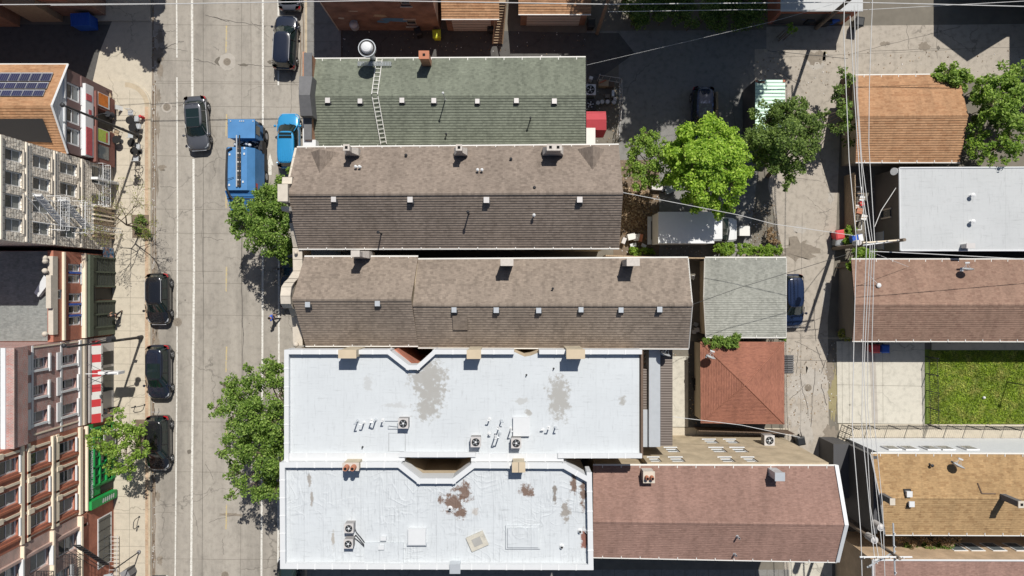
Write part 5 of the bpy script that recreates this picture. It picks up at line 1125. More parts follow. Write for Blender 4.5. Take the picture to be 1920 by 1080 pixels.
for y in (ys[0], ys[-1]): b.face([(XF+.02, y, z1_-.01), (XF+.55, y, z0_+.24), (XF+.55, y, z0_), (XF+.02, y, z0_)], 'redaw')
b.box(XF+.535, XF+.56, ys[-1], ys[0], z0_, z0_+.25, 'whaw'); b.build('striped_awning', tD)
def text(parent, body, loc, rot, size, m, name='lettering'):
    cu = bpy.data.curves.new(name, 'FONT'); cu.body = body; cu.size = size; cu.align_x = 'CENTER'; cu.align_y = 'CENTER'; cu.extrude = .004; cu.resolution_u = 2
    o = bpy.data.objects.new(name, cu); COL.objects.link(o); dg = bpy.context.evaluated_depsgraph_get(); me = bpy.data.meshes.new_from_object(o.evaluated_get(dg)); bpy.data.objects.remove(o)
    me.materials.clear(); me.materials.append(M[m]); o = bpy.data.objects.new(name, me); COL.objects.link(o)
    o.parent = parent; o.location = Vector(loc)-parent_loc(parent); o.rotation_euler = rot; return o
# letters on the valance read upwards in the picture: face the street and slightly up
RT = Matrix(((0, 0, 1), (1, 0, 0), (0, 1, 0))).to_euler()
def wtext(parent, body, xpx, ypx, d, size, m, tilt=0): Y, z = FW(xpx, ypx); return text(parent, body, (XF+d, Y, z), Matrix(((0, 0, 1), (1, 0, 0), (0, 1, 0))).to_euler(), size, m)
for s_, y in (('BUNDOVIA', 738), ('VI', 718), ('BOOTLE', 676), ('A', 779), ('T', 700)):
    text(tD, s_, (XF+.57, (540-y)*(H-2.47)/FP, 2.47), RT, .30, 'black')
ts = thing('blade_sign', 'white projecting blade sign on a bracket over the striped awning', 'sign', (XF+1.4, yg(700), 2.8))
p = P(200, 700, 3.6); b = MB(); b.box(XF+.9, XF+2.5, p.y-.1, p.y+.12, 2.7, 3.6, 'trimw'); b.build('sign_box', ts)
b = MB(); b.tube((XF, p.y, 4.0), (XF+2.4, p.y, 3.65), .03, .03, 'trimw', 5); b.tube((XF, p.y-1.0, 3.8), (XF+1.7, p.y, 3.62), .015, .015, 'dark', 4); b.tube((XF, p.y+.9, 3.8), (XF+1.7, p.y, 3.62), .015, .015, 'dark', 4); b.build('bracket', ts)

# --- E: red brick with cream belts, green shopfront
wE = [facwin(110, 141, 827, 850), facwin(110, 141, 881, 906), facwin(110, 141, 935, 962), facwin(57, 91, 845, 870), facwin(57, 91, 902, 927), facwin(57, 91, 960, 986), facwin(-2, 35, 862, 890), facwin(-2, 35, 922, 950), facwin(-2, 35, 982, 1012)]
tE, Yt, Yb = west('brick_building', 'red brick building with cream stone belts and a bright green shopfront', 779.3, 932, 13.4, 'br_red', wE, roofm='white_roof', sill=.12, rec=.22, sillm='trimw')
b = MB()
for x0, x1, d in ((37, 43, .12), (95, 97, .18), (98, 102, .08), (146, 151, .2)): ebox(b, x0, x1, Yb+.05, Yt-.05, 0, d, 'trimb')
for x in (50, 104): ebox(b, x, x+5, Yb+.05, Yt-.05, 0, .1, 'trimb')
for w_ in wE: b.box(XF, XF+.06, w_[1]+.28, w_[1]+.45, w_[2]-.1, w_[3]+.5, 'trimb'); b.box(XF, XF+.16, w_[1]+.2, w_[1]+.55, w_[3]-.2, w_[3]+.35, 'trimb')
for w_ in wE[:6]: b.box(XF, XF+.05, w_[0]-.45, w_[0]-.38, w_[2]-.2, w_[3]+.1, 'trimb')
b.build('belt_course', tE)
b = MB()
for w_ in wE: b.box(XF+.0, XF+.10, w_[0]-.36, w_[0]-.2, w_[2]-.5, w_[3]+.4, 'br_orange2'); 
b.build('brick_pier', tE)
b = MB(); ebox(b, 157, 159, Yb+.1, Yt-.1, 0, .3, 'trimb'); ebox(b, 161, 171, Yb+.75, Yt-.1, 0, .16, 'greenp'); b.build('sign_band', tE)
b = MB(); gy_ = [gY(185, y) for y in (800, 835, 872, 906)]
for i in range(4): ebox(b, 171, 209, gy_[i]-.07, gy_[i]+.07, .1, .25, 'greenp')
for x in (171, 182, 194, 203): ebox(b, x, x+2, gy_[3], gy_[0], .1, .25, 'greenp')
for k in range(7): Y = gy_[3]+(gy_[0]-gy_[3])*k/6; ebox(b, 173, 204, Y-.035, Y+.035, .1, .22, 'greenp')
ebox(b, 203, 210, gy_[3], gy_[0], .1, .3, 'greenp'); ebox(b, 160, 208, Yb+.1, Yb+.75, .05, .5, 'greenp'); ebox(b, 172, 209, gY(185, 925), gy_[3], .0, .12, 'greenp'); b.build('shopfront', tE)
b = MB(); ebox(b, 172, 204, gy_[3], gy_[0], .05, .12, 'glass'); ebox(b, 185, 209, gY(185, 925), gY(185, 912), .121, .14, 'black'); b.build('shop_window', tE)
b = MB(); rl_ = random.Random(5); Y = Yb+.9
while Y < Yt-.5:      # ornate pale lettering, too fine to read
    for k in range(3): b.box(XF+.16, XF+.18, Y, Y+rl_.uniform(.04, .16), 3.0+.13*k+rl_.uniform(0, .04), 3.04+.13*k+rl_.uniform(0, .06), 'trimw')
    if rl_.random() < .5: b.box(XF+.16, XF+.18, Y, Y+.035, 3.0, 3.4, 'trimw')
    Y += rl_.uniform(.1, .2)
b.build('sign_lettering', tE)
b = MB(); Y = Yb+.42
for k in range(6): z = 2.2-k*.28; b.mesh([(XF+.51, Yb+.2, z), (XF+.51, Yb+.28, z+.16), (XF+.51, Yb+.6, z+.05), (XF+.51, Yb+.55, z-.1)], [(0, 3, 2, 1)], 'trimw')
b.build('white_chevron', tE)
b = MB(); ebox(b, 182, 205, gy_[1]-.25, gy_[0]-.45, .5, .55, 'trimw'); ebox(b, 184, 203, gy_[1]-.18, gy_[0]-.52, .551, .56, 'glass'); b.build('notice_frame', tE)

# --- F: grey pink brick with dark fire escape
wF = [facwin(110, 144, 1008, 1038), facwin(57, 92, 1035, 1068), facwin(-2, 35, 1062, 1100), facwin(100, 130, 1070, 1110)]
tF, Yt, Yb = west('brick_building', 'greyish pink brick building at the bottom left with a dark iron fire escape', 932.4, 1120, 13.6, 'br_pink', wF, roofm='white_roof', sill=.3, rec=.24, sillm='trimw')
b = MB()
for x0, x1, d in ((38, 40, .25), (93, 96, .3), (145, 148, .35)): ebox(b, x0, x1, Yb+.05, Yt-.05, 0, d, 'trimb')
ebox(b, 148, 158, Yb+.05, Yt-.05, 0, .2, 'br_red'); b.box(XF, XF+.2, Yt-1.0, Yt-.8, ZA(160), 13.5, 'br_pink'); b.build('belt_course', tF)
b = MB(); ebox(b, 160, 211, Yb+.05, Yt-.05, 0, .12, 'br_red'); ebox(b, 180, 206, gY(190, 1062), gY(190, 968), .12, .16, 'trimw'); ebox(b, 182, 203, gY(190, 1060), gY(190, 970), .16, .17, 'glass'); 
for k in range(5): Y = gY(190, 975+k*18); ebox(b, 181, 204, Y-.03, Y+.03, .17, .19, 'dark')
b.build('shopfront', tF)
tf = thing('fire_escape', 'dark iron fire escape with two grated landings on the grey pink brick building', 'fire escape', (XF+.9, yg(1000), 0))
for zf, ya, yb_ in ((ZA(118)-.2, 985, 1020), (ZA(68), 985, 1030)):
    b = MB(); rail_box(b, zf, yg(yb_), yg(ya), 1.2, 'dark', .025, .9, 9)
    for i in range(12): x = XF+i*.1; b.tube((x, yg(yb_), zf+.005), (x, yg(ya), zf+.005), .012, .012, 'dark', 4)
    b.build('landing', tf)
b = MB()
for dx in (.3, .85): b.tube((XF+dx, yg(975), ZA(130)), (XF+dx, yg(1040), ZA(185)), .03, .03, 'dark', 5); b.tube((XF+dx, yg(975), ZA(130)+.8), (XF+dx, yg(1040), ZA(185)+.8), .02, .02, 'dark', 5)
for i in range(12): f = i/11; b.box(XF+.3, XF+.85, yg(975+65*f)-.06, yg(975+65*f)+.06, ZA(130)+(ZA(185)-ZA(130))*f-.01, ZA(130)+(ZA(185)-ZA(130))*f+.01, 'dark')
b.build('stair_flight', tf)
td = thing('ladder', 'metal drop ladder hanging over the sidewalk at the bottom left', 'ladder', (XF+.6, yg(1040), 0))
ladder(td, (*G(221, 998), .3), (*G(222, 1110), .6), .62, 'vent', 15, .3, .03)
# ================================================================= vehicles
M['car_black'] = glossy('black car paint', (0.010, 0.011, 0.014), 0.22); M['car_ink'] = glossy('blue black car paint', (0.012, 0.016, 0.03), 0.22)
M['car_grey'] = glossy('graphite car paint', (0.10, 0.105, 0.12), 0.25, 0.35); M['car_blue'] = glossy('bright blue car paint', (0.03, 0.27, 0.55), 0.25, 0.15)
M['car_navy'] = glossy('navy car paint', (0.010, 0.02, 0.055), 0.22); M['car_white'] = glossy('white car paint', (0.7, 0.71, 0.72), 0.3)
M['truck_blue'] = plain('truck blue paint', (0.07, 0.21, 0.44), 0.5, 0, 0.25, 1.2); M['truck_blue_d'] = plain('worn truck blue', (0.045, 0.17, 0.42), 0.5, 0, 0.3, 3)
M['carglass'] = glossy('car glass', (0.012, 0.022, 0.022), 0.05, 0, 0.5); M['tail'] = glossy('tail light', (0.42, 0.012, 0.02), 0.2); M['lampw'] = glossy('head light', (0.45, 0.47, 0.5), 0.15)
M['chrome'] = plain('bright trim', (0.62, 0.63, 0.65), 0.25, 0.5, 0.03); M['rim'] = plain('wheel rim', (0.34, 0.35, 0.37), 0.35, 0.4, 0.1); M['plastic'] = plain('black plastic', (0.02, 0.02, 0.022), 0.55)
def sellipse(hw, y0, y1, n=32, e=4.0):
    cy, hy = (y0+y1)/2, (y1-y0)/2; out = []
    for i in range(n):
        t = 2*pi*(i+.5)/n; c_, s_ = cos(t), sin(t); out.append((hw*math.copysign(abs(c_)**(2/e), c_), cy+hy*math.copysign(abs(s_)**(2/e), s_)))
    return out
def make_car(name, label, cat, px, py, rz, L=4.6, W=1.86, Ht=1.66, paint='car_black', kind='suv', sunroof=None, rails=None, group=None, ribs=0, rack=False, bars=False):
    x, y = G(px, py); t = thing(name, label, cat, (0, 0, 0), group); hw = W/2; hl = L/2
    suv = kind == 'suv'; belt = 1.0 if suv else .92
    yf0 = hl-.95 if suv else hl-1.05; yf1 = yf0-.72; yr1 = -hl+(.35 if suv else .75); yr0 = -hl+(.10 if suv else .35)
    # body shell: stations front to rear (y, width factor, top, lower)
    S = [(hl, .62, .62, .34), (hl-.07, .80, .74, .27), (hl-.22, .93, .83, .24), (hl-.5, .985, .90, .22), (yf0, 1.0, belt-.01, .22), (yf0-.9, 1.0, belt+.02, .22), (0, 1.0, belt+.03, .22), (-hl+1.0, 1.0, belt+.05, .22), (-hl+.35, .97, belt+.03, .24), (-hl+.1, .90, belt-.03, .28), (-hl, .72, belt-.12, .36)]
    b = MB(); rings = []
    for (ys, wf, zt, zl) in S:
        w_ = hw*wf; sh = zt-.05; rings.append([(0, ys, zt+.03), (w_*.5, ys, zt+.022), (w_*.82, ys, zt-.005), (w_*.965, ys, zt-.07), (w_, ys, (zt+zl)*.55), (w_*.985, ys, (zt+zl)*.42), (w_*.93, ys, zl), (w_*.5, ys, zl-.02), (0, ys, zl-.02)])
    full = [r+[(-p[0], p[1], p[2]) for p in r[-2:0:-1]] for r in rings]; n = len(full[0]); pts = [p for r in full for p in r]; fs = []
    for i in range(len(full)-1):
        for j in range(n): fs.append((i*n+j, i*n+(j+1) % n, (i+1)*n+(j+1) % n, (i+1)*n+j))
    fs.append(tuple(range(n-1, -1, -1))); fs.append(tuple((len(full)-1)*n+j for j in range(n)))
    b.mesh(pts, [f[::-1] for f in fs], paint); body_ = b.build('body', t, True); md = body_.modifiers.new('sub', 'SUBSURF'); md.levels = 2; md.render_levels = 2
    # greenhouse
    lo = sellipse(hw*.93, yr0+.03, yf0+.02, 36, 5); hi = sellipse(hw*.735, yr1, yf1, 36, 4.2); n = 36; zr = Ht-.07
    b = MB(); b.mesh([(p[0], p[1], belt-.05) for p in lo]+[(p[0], p[1], zr) for p in hi], [(i, (i+1) % n, n+(i+1) % n, n+i) for i in range(n)], 'carglass'); b.build('windows', t, True)
    b = MB(); r1_ = [(p[0]*1.03, p[1]+(.02 if p[1] > 0 else -.02), zr-.02) for p in hi]; r2_ = [(p[0]*1.0, p[1], zr+.03) for p in hi]; r3_ = [(p[0]*.88, p[1]*.94, Ht-.005) for p in hi]; r4_ = [(p[0]*.5, p[1]*.6, Ht+.012) for p in hi]
    pts = r1_+r2_+r3_+r4_+[(0, (yr1+yf1)/2, Ht+.015)]
    b.mesh(pts, [(k*n+i, k*n+(i+1) % n, (k+1)*n+(i+1) % n, (k+1)*n+i) for k in range(3) for i in range(n)]+[(3*n+i, 3*n+(i+1) % n, 4*n) for i in range(n)], paint); roof_ = b.build('roof', t, True)
    b = MB()
    for sx in (-1, 1):
        for (ya, yb_) in ((yf0-.02, yf1), (0.05, 0.0), (-hl+1.25, -hl+1.25) if suv else (-hl+1.3, -hl+1.45), (yr0+.12, yr1+.03)):
            b.tube((sx*hw*.925, ya, belt-.03), (sx*hw*.74, yb_, zr+.01), .032, .032, paint if ya != .05 else 'plastic', 6)
        b.tube((sx*hw*.945, yf0-.1, belt-.01), (sx*hw*.945, yr0+.25, belt+.02), .016, .016, 'chrome' if paint in ('car_grey', 'car_blue') else 'plastic', 5)
    b.build('pillars', t)
    if sunroof:
        a_, c_ = sunroof; b = MB(); q = [(hw*.56, yf1-a_, Ht+.006), (-hw*.56, yf1-a_, Ht+.006), (-hw*.56, yf1-c_, Ht+.012), (hw*.56, yf1-c_, Ht+.012)]; b.mesh([(x_, y_, z-.02) for x_, y_, z in q]+[(x_, y_, z+.012) for x_, y_, z in q], [(0, 1, 2, 3)[::-1], (4, 5, 6, 7), (0, 1, 5, 4), (1, 2, 6, 5), (2, 3, 7, 6), (3, 0, 4, 7)], 'carglass'); b.build('sunroof', roof_)
        b = MB(); ym_ = yf1-(a_+c_)/2; b.box(-hw*.56, hw*.56, ym_-.02, ym_+.02, Ht+.02, Ht+.032, paint); b.build('sunroof_bar', roof_)
    if rails:
        for sx in (-1, 1): b = MB(); b.line([(sx*hw*.70, yf1-.15, Ht-.03), (sx*hw*.685, yf1-.3, Ht+.05), (sx*hw*.685, yr1+.3, Ht+.05), (sx*hw*.70, yr1+.15, Ht-.03)], .022, rails, 6); b.build('roof_rail', roof_)
    if ribs:
        for k in range(ribs): xx = -hw*.5+hw*1.0*k/(ribs-1); b = MB(); b.box(xx-.03, xx+.03, yr1+.1, (yf1+yr1)/2-.15, Ht-.01, Ht+.03, paint); b.build('roof_rib', roof_)
    if rack:
        b = MB()
        for sx in (-.25, .1): b.line([(sx, -hl+.5, Ht-.1), (sx, -hl-.1, Ht-.25), (sx, -hl-.35, 1.15), (sx, -hl-.62, 1.2)], .02, 'dark', 6)
        b.tube((-.4, -hl-.3, 1.1), (.4, -hl-.3, 1.1), .02, .02, 'galv', 6); b.build('bike_rack', t)
    # wheels
    for sx in (-1, 1):
        for yy in (hl-.88, -hl+.86):
            b = MB(); b.tube((sx*(hw-.24), yy, .34), (sx*(hw-.005), yy, .34), .345, .34, 'rubber', 24); wh = b.build('wheel', t)
            b = MB(); b.tube((sx*(hw-.03), yy, .34), (sx*(hw+.004), yy, .34), .235, .225, 'rim', 20); b.tube((sx*(hw), yy, .34), (sx*(hw+.012), yy, .34), .05, .05, 'dark', 8)
            for k in range(5): a = k*2*pi/5+.3; b.tube((sx*(hw+.006), yy+.13*cos(a), .34+.13*sin(a)), (sx*(hw+.008), yy+.2*cos(a+.0), .34+.2*sin(a)), .035, .045, 'dark', 5)
            b.build('rim', wh)
            b = MB(); 
            for k in range(9): a0, a1 = pi*k/9, pi*(k+1)/9; b.tube((sx*(hw-.01), yy+.39*cos(a0), .36+.39*sin(a0)), (sx*(hw-.01), yy+.39*cos(a1), .36+.39*sin(a1)), .03, .03, 'plastic', 5)
            b.build('wheel_arch', t)
    for sx in (-1, 1):
        b = MB(); b.ball((sx*(hw+.12), yf0-.18, belt+.06), .11, paint, 10, 6, .8); b.tube((sx*(hw-.08), yf0-.2, belt+.02), (sx*(hw+.08), yf0-.18, belt+.05), .03, .03, paint, 6); b.build('mirror', t)
        b = MB(); xs = sx*hw; pts = [(xs*.60, hl-.13, .79), (xs*.88, hl-.27, .80), (xs*.955, hl-.52, .845), (xs*.9, hl-.5, .88), (xs*.78, hl-.28, .865), (xs*.58, hl-.17, .85)]; b.face(pts if sx > 0 else pts[::-1], 'lampw'); b.face([(p[0]*1.0, p[1], p[2]-.0) for p in (pts[::-1] if sx > 0 else pts)], 'lampw'); b.build('headlight', t)
        b = MB(); zb_ = belt-.02; b.mesh([(xs*.60, -hl+.02, zb_-.05), (xs*.90, -hl+.10, zb_-.05), (xs*.985, -hl+.32, zb_-.05), (xs*.56, -hl+.05, zb_+.1), (xs*.84, -hl+.14, zb_+.1), (xs*.93, -hl+.34, zb_+.1), (xs*.6, -hl+.3, zb_+.1)], [(0, 1, 4, 3), (1, 2, 5, 4), (3, 4, 5, 6), (3, 4, 1, 0), (4, 5, 2, 1), (6, 5, 4, 3)], 'tail'); b.build('tail_light', t)
    b = MB()
    for k in (-.32, .12): b.tube((k, yf0+.02, belt+.01), (k+.38, yf0-.12, belt+.07), .012, .012, 'plastic', 4)
    b.build('wiper', t)
    b = MB(); b.box(-hw*.6, hw*.6, hl-.06, hl+.01, .42, .62, 'plastic'); b.box(-hw*.62, hw*.62, hl-.1, hl+.02, .62, .645, 'chrome' if paint != 'car_ink' else 'plastic'); b.build('grille', t)
    b = MB(); b.tube((0, yr1+.25, Ht), (0, yr1+.12, Ht+.06), .02, .01, paint, 5); b.build('aerial', roof_)
    t.location = (x, y, .012); t.rotation_euler = (0, 0, R(rz)); return t
gk = 'black cars parked along the west kerb'
make_car('parked_car', 'black car at the west kerb, northernmost of three, its nose by a brown manhole', 'car', 306, 560, 180, 4.25, 1.86, 1.6, 'car_black', 'suv', None, 'chrome', gk)
make_car('parked_car', 'black car with a glass sunroof, middle of the three at the west kerb', 'car', 307, 695, 180, 4.5, 1.88, 1.62, 'car_ink', 'suv', (.15, 1.35), 'plastic', gk)
make_car('parked_car', 'black car with a bicycle rack on its tail, southernmost of three at the west kerb', 'car', 306, 826, 180, 4.55, 1.9, 1.66, 'car_black', 'suv', None, 'plastic', gk, rack=True)
make_car('driving_car', 'graphite grey car driving alone in the street with a dark glass roof', 'car', 377, 235, 184, 4.5, 1.88, 1.46, 'car_grey', 'sedan', (.05, 1.5))
make_car('parked_car', 'blue black car with silver roof rails behind another at the top of the east kerb', 'car', 541, 86, -3, 4.55, 1.9, 1.7, 'car_ink', 'suv', None, 'chrome')
make_car('parked_car', 'dark car cut by the top edge of the picture at the east kerb', 'car', 549, -24, 0, 4.6, 1.86, 1.5, 'car_grey', 'sedan')
make_car('parked_car', 'bright blue car with a ribbed roof beside the blue garbage truck', 'car', 547, 268, 0, 4.6, 1.84, 1.62, 'car_blue', 'suv', (.12, .6), None, None, 6)
make_car('parked_car', 'black car half hidden in tree shade under the curved stone gable', 'car', 552, 528, 0, 4.5, 1.84, 1.55, 'car_black', 'sedan')
make_car('parked_car', 'dark car peeking out at the lower left corner of the wrinkled roof', 'car', 547, 1088, 0, 4.7, 1.9, 1.6, 'car_black', 'suv')
make_car('parked_car', 'white car just touching the bottom edge at the west kerb', 'car', 304, 1125, 0, 4.5, 1.86, 1.5, 'car_white', 'sedan')
make_car('parked_car', 'navy car parked in the alley beside the pale grey garage roof', 'car', 1478, 563, 181, 4.4, 1.8, 1.62, 'car_navy', 'suv')
make_car('parked_car', 'navy car in the shaded lot above the lime green tree', 'car', 1312, 218, 178, 4.5, 1.84, 1.6, 'car_navy', 'suv', (.1, 1.2))
# garbage truck
t = thing('garbage_truck', 'blue garbage truck in the street with its rear under the tree', 'truck', (0, 0, 0)); X0, X1 = -22.65, -20.3
b = MB(); b.box(X0+.15, X1-.15, 11.95, 13.35, .9, 2.75, 'truck_blue'); b.box(X0+.1, X1-.1, 11.9, 13.4, 2.75, 2.82, 'truck_blue'); cab = b.build('cab', t)
b = MB(); b.box(X0+.3, X1-.3, 13.35, 13.38, 1.7, 2.5, 'carglass'); b.box(X1-.15, X1-.13, 12.3, 13.0, 1.7, 2.5, 'carglass'); b.build('windscreen', cab)
for k in (0.12, .85, 1.0, 1.15, 1.9): b = MB(); b.box(X0+.2+k-.03, X0+.2+k+.05, 13.2, 13.27, 2.82, 2.88, 'white'); b.build('marker_light', cab)
for sx in (X0-.1, X1+.02): b = MB(); b.box(sx, sx+.12, 13.1, 13.25, 1.9, 2.4, 'plastic'); b.tube((sx+.06, 13.1, 2.4), ((X0+X1)/2+(.9 if sx > X0 else -.9), 13.0, 2.5), .02, .02, 'plastic', 5); b.build('mirror', cab)
b = MB(); b.box(X0+.35, X1-.1, 6.3, 13.2, .55, .95, 'dark'); b.box(X1-.55, X1+.02, 9.6, 11.0, .45, 1.05, 'plastic'); b.build('chassis', t)
b = MB(); rr = random.Random(4)
for k in range(26): xx = rr.uniform(X0+.3, X1+.05); yy = rr.uniform(11.15, 11.85); zz = rr.uniform(.9, 2.2); b.tube((xx, yy, zz), (xx+rr.uniform(-.4, .4), yy+rr.uniform(-.2, .2), zz+rr.uniform(-.3, .4)), .05, .05, rr.choice(['dark', 'plastic', 'galv', 'dark']), 6)
b.box(X1-.5, X1, 11.0, 12.0, .6, 1.5, 'plastic'); b.box(X0+.2, X1-.2, 11.15, 11.8, 1.0, 1.25, 'dark'); b.build('engine_gear', t)
for xx, yy in ((X0+.45, 11.55), (X0+1.35, 11.6), (X0+1.6, 11.5)): b = MB(); b.ball((xx, yy, 2.2), .15, 'white', 12, 6); b.build('tank', t)
b = MB()
prof = [(X0, 1.0), (X0, 2.9), (X0+.3, 3.3), (X1-.55, 3.3), (X1-.12, 2.75), (X1, 1.0)]
b.mesh([(x_, 11.1, z) for x_, z in prof]+[(x_, 7.7, z) for x_, z in prof], [(0, 1, 2, 3, 4, 5)[::-1], (6, 7, 8, 9, 10, 11)]+[(i, (i+1) % 6, 6+(i+1) % 6, 6+i) for i in range(6)], 'truck_blue')
hop = b.build('hopper_body', t)
b = MB(); b.mesh([(X0-.03, 7.7, .9), (X1+.03, 7.7, .9), (X1+.03, 7.7, 3.1), (X0-.03, 7.7, 3.1), (X0+.1, 6.25, .9), (X1-.1, 6.25, .9), (X1-.1, 6.15, 2.2), (X0+.1, 6.15, 2.2)], [(0, 1, 2, 3)[::-1], (4, 5, 6, 7), (3, 2, 6, 7)[::-1], (0, 3, 7, 4)[::-1], (1, 5, 6, 2)[::-1], (0, 4, 5, 1)[::-1]], 'truck_blue_d'); b.build('tailgate', t)
b = MB(); 
for yy in (7.35, 7.1, 6.45): zz = 3.1-(7.7-yy)*.6; b.box(X0, X1, yy-.03, yy+.03, zz-.05, zz+.03, 'dark' if yy < 7.3 else 'truck_blue')
for xx in (X0+.5, X0+1.2, X0+1.8): b.mesh([(xx, 6.95, 2.69), (xx+.03, 6.95, 2.69), (xx+.03, 6.25, 2.29), (xx, 6.25, 2.29)], [(0, 3, 2, 1)], 'dark')
b.build('tailgate_seams', t)
b = MB(); b.box(X0+.95, X0+1.35, 7.95, 11.2, 3.31, 3.36, 'dark'); b.box(X0+1.0, X0+1.08, 7.95, 12.0, 3.36, 3.46, 'galv'); b.box(X0+1.22, X0+1.3, 7.95, 12.0, 3.36, 3.46, 'plastic')
for k in range(9): b.box(X0+.97, X0+1.33, 8.1+k*.35, 8.2+k*.35, 3.36, 3.40, 'vent' if k % 2 else 'woodd')
b.build('packer_rail', hop)
b = MB(); b.line([(X0+.65, 11.0, 3.4), (X0+.28, 10.8, 3.42), (X0+.22, 9.0, 3.45), (X0+.22, 7.9, 3.45), (X0+.5, 7.2, 3.3), (X0+.75, 6.9, 3.2), (X0+.95, 7.05, 3.15)], .075, 'plastic', 8); b.line([(X0+.22, 8.5, 3.45), (X0+.8, 8.7, 3.4)], .02, 'dark', 5); b.build('hose', hop)
for xx, yy in ((X0+.45, 10.5), (X0+1.6, 10.55), (X0+.42, 8.1), (X0+1.5, 8.35), (X0+1.62, 11.0)): b = MB(); b.box(xx-.06, xx+.06, yy-.08, yy+.08, 3.3, 3.36, 'white'); b.build('lid_lamp', hop)
b = MB(); b.mesh([(X1-.08, 8.35, 2.1), (X1-.08, 7.85, 2.1), (X1-.10, 7.85, 2.65), (X1-.10, 8.35, 2.65)], [(0, 1, 2, 3)], 'poster_red'); b.build('hazard_sticker', hop)
for yy in (12.55, 9.2, 7.9):
    for xx in (X0+.1, X1-.32): b = MB(); b.tube((xx, yy, .5), (xx+.32, yy, .5), .5, .5, 'rubber', 24); wh = b.build('wheel', t); b = MB(); b.tube((xx+.3 if xx > X0+1 else xx+.02, yy, .5), (xx+.335 if xx > X0+1 else xx-.015, yy, .5), .3, .26, 'rim', 18); b.build('rim', wh)
b = MB(); b.box(X0+.3, X1-.3, 6.0, 6.25, .5, .7, 'dark'); b.build('bumper', t)
# box truck
t = thing('box_truck', 'white box truck half in tree shade behind the brown roofed rowhouse', 'truck', (0, 0, 0))
M['boxw'] = plain('white truck panel', (0.66, 0.67, 0.68), 0.5, 0, 0.06)
b = MB(); b.box(11.56, 15.9, 3.55, 5.97, .75, 3.17, 'boxw'); b.box(11.53, 15.93, 3.52, 6.0, 3.17, 3.22, 'boxw'); b.build('cargo_box', t)
b = MB(); b.box(11.5, 17.6, 4.0, 5.5, .45, .75, 'dark'); b.box(11.2, 11.55, 3.6, 5.9, .5, .6, 'galv'); b.build('chassis', t)
yc = 4.76; b = MB()
def sect(xx, zz, w_, k=.16): return [(xx, yc-w_, .5), (xx, yc-w_, max(.6, zz-k)), (xx, yc-w_*.84, zz), (xx, yc, zz+.03), (xx, yc+w_*.84, zz), (xx, yc+w_, max(.6, zz-k)), (xx, yc+w_, .5)]
def loft(b, secs, m, cap=True):
    pts = [q for s_ in secs for q in s_]; n = len(secs); fs = [(i*7+j_, i*7+j_+1, (i+1)*7+j_+1, (i+1)*7+j_) for i in range(n-1) for j_ in range(6)]
    if cap: fs += [(0, 1, 2, 3, 4, 5, 6)[::-1], tuple(range((n-1)*7, n*7))]
    b.mesh(pts, fs, m)
loft(b, [sect(15.97, 2.3, .95), sect(16.2, 2.36, 1.0), sect(16.85, 2.3, .97)], 'boxw')
loft(b, [sect(16.851, 1.42, 1.0), sect(17.62, 1.38, 1.0), sect(18.1, 1.25, .96), sect(18.42, 1.05, .86), sect(18.5, .8, .78)], 'boxw'); cb = b.build('cab', t)
b = MB(); b.mesh([(16.86, yc-.80, 2.27), (16.88, yc, 2.31), (16.86, yc+.80, 2.27), (17.55, yc+.92, 1.44), (17.66, yc, 1.48), (17.55, yc-.92, 1.44), (16.86, yc-.95, 1.44), (16.86, yc+.95, 1.44)], [(0, 1, 4, 5)[::-1], (1, 2, 3, 4)[::-1], (0, 5, 6), (2, 7, 3), (0, 1, 4, 5), (1, 2, 3, 4)], 'carglass'); b.build('windscreen', cb)
b = MB(); b.tube((17.58, yc-.9, 1.46), (17.7, yc, 1.5), .025, .025, 'plastic', 5); b.tube((17.7, yc, 1.5), (17.58, yc+.9, 1.46), .025, .025, 'plastic', 5); b.build('wiper', cb)
for sg in (-1, 1):
    b = MB(); b.box(16.15, 16.8, yc+sg*.985-.02, yc+sg*.985+.02, 1.5, 2.05, 'carglass'); b.build('side_window', cb)
    b = MB(); b.line([(17.3, yc+sg*.95, 1.6), (17.25, yc+sg*1.35, 1.65)], .03, 'plastic', 5); b.box(17.18, 17.3, yc+sg*1.35-.1, yc+sg*1.35+.1, 1.4, 1.85, 'plastic'); b.build('mirror', cb)
    for xx in (12.7, 17.6): b = MB(); b.tube((xx, yc+sg*.75, .4), (xx, yc+sg*1.03, .4), .4, .4, 'rubber', 20); b.build('wheel', t)
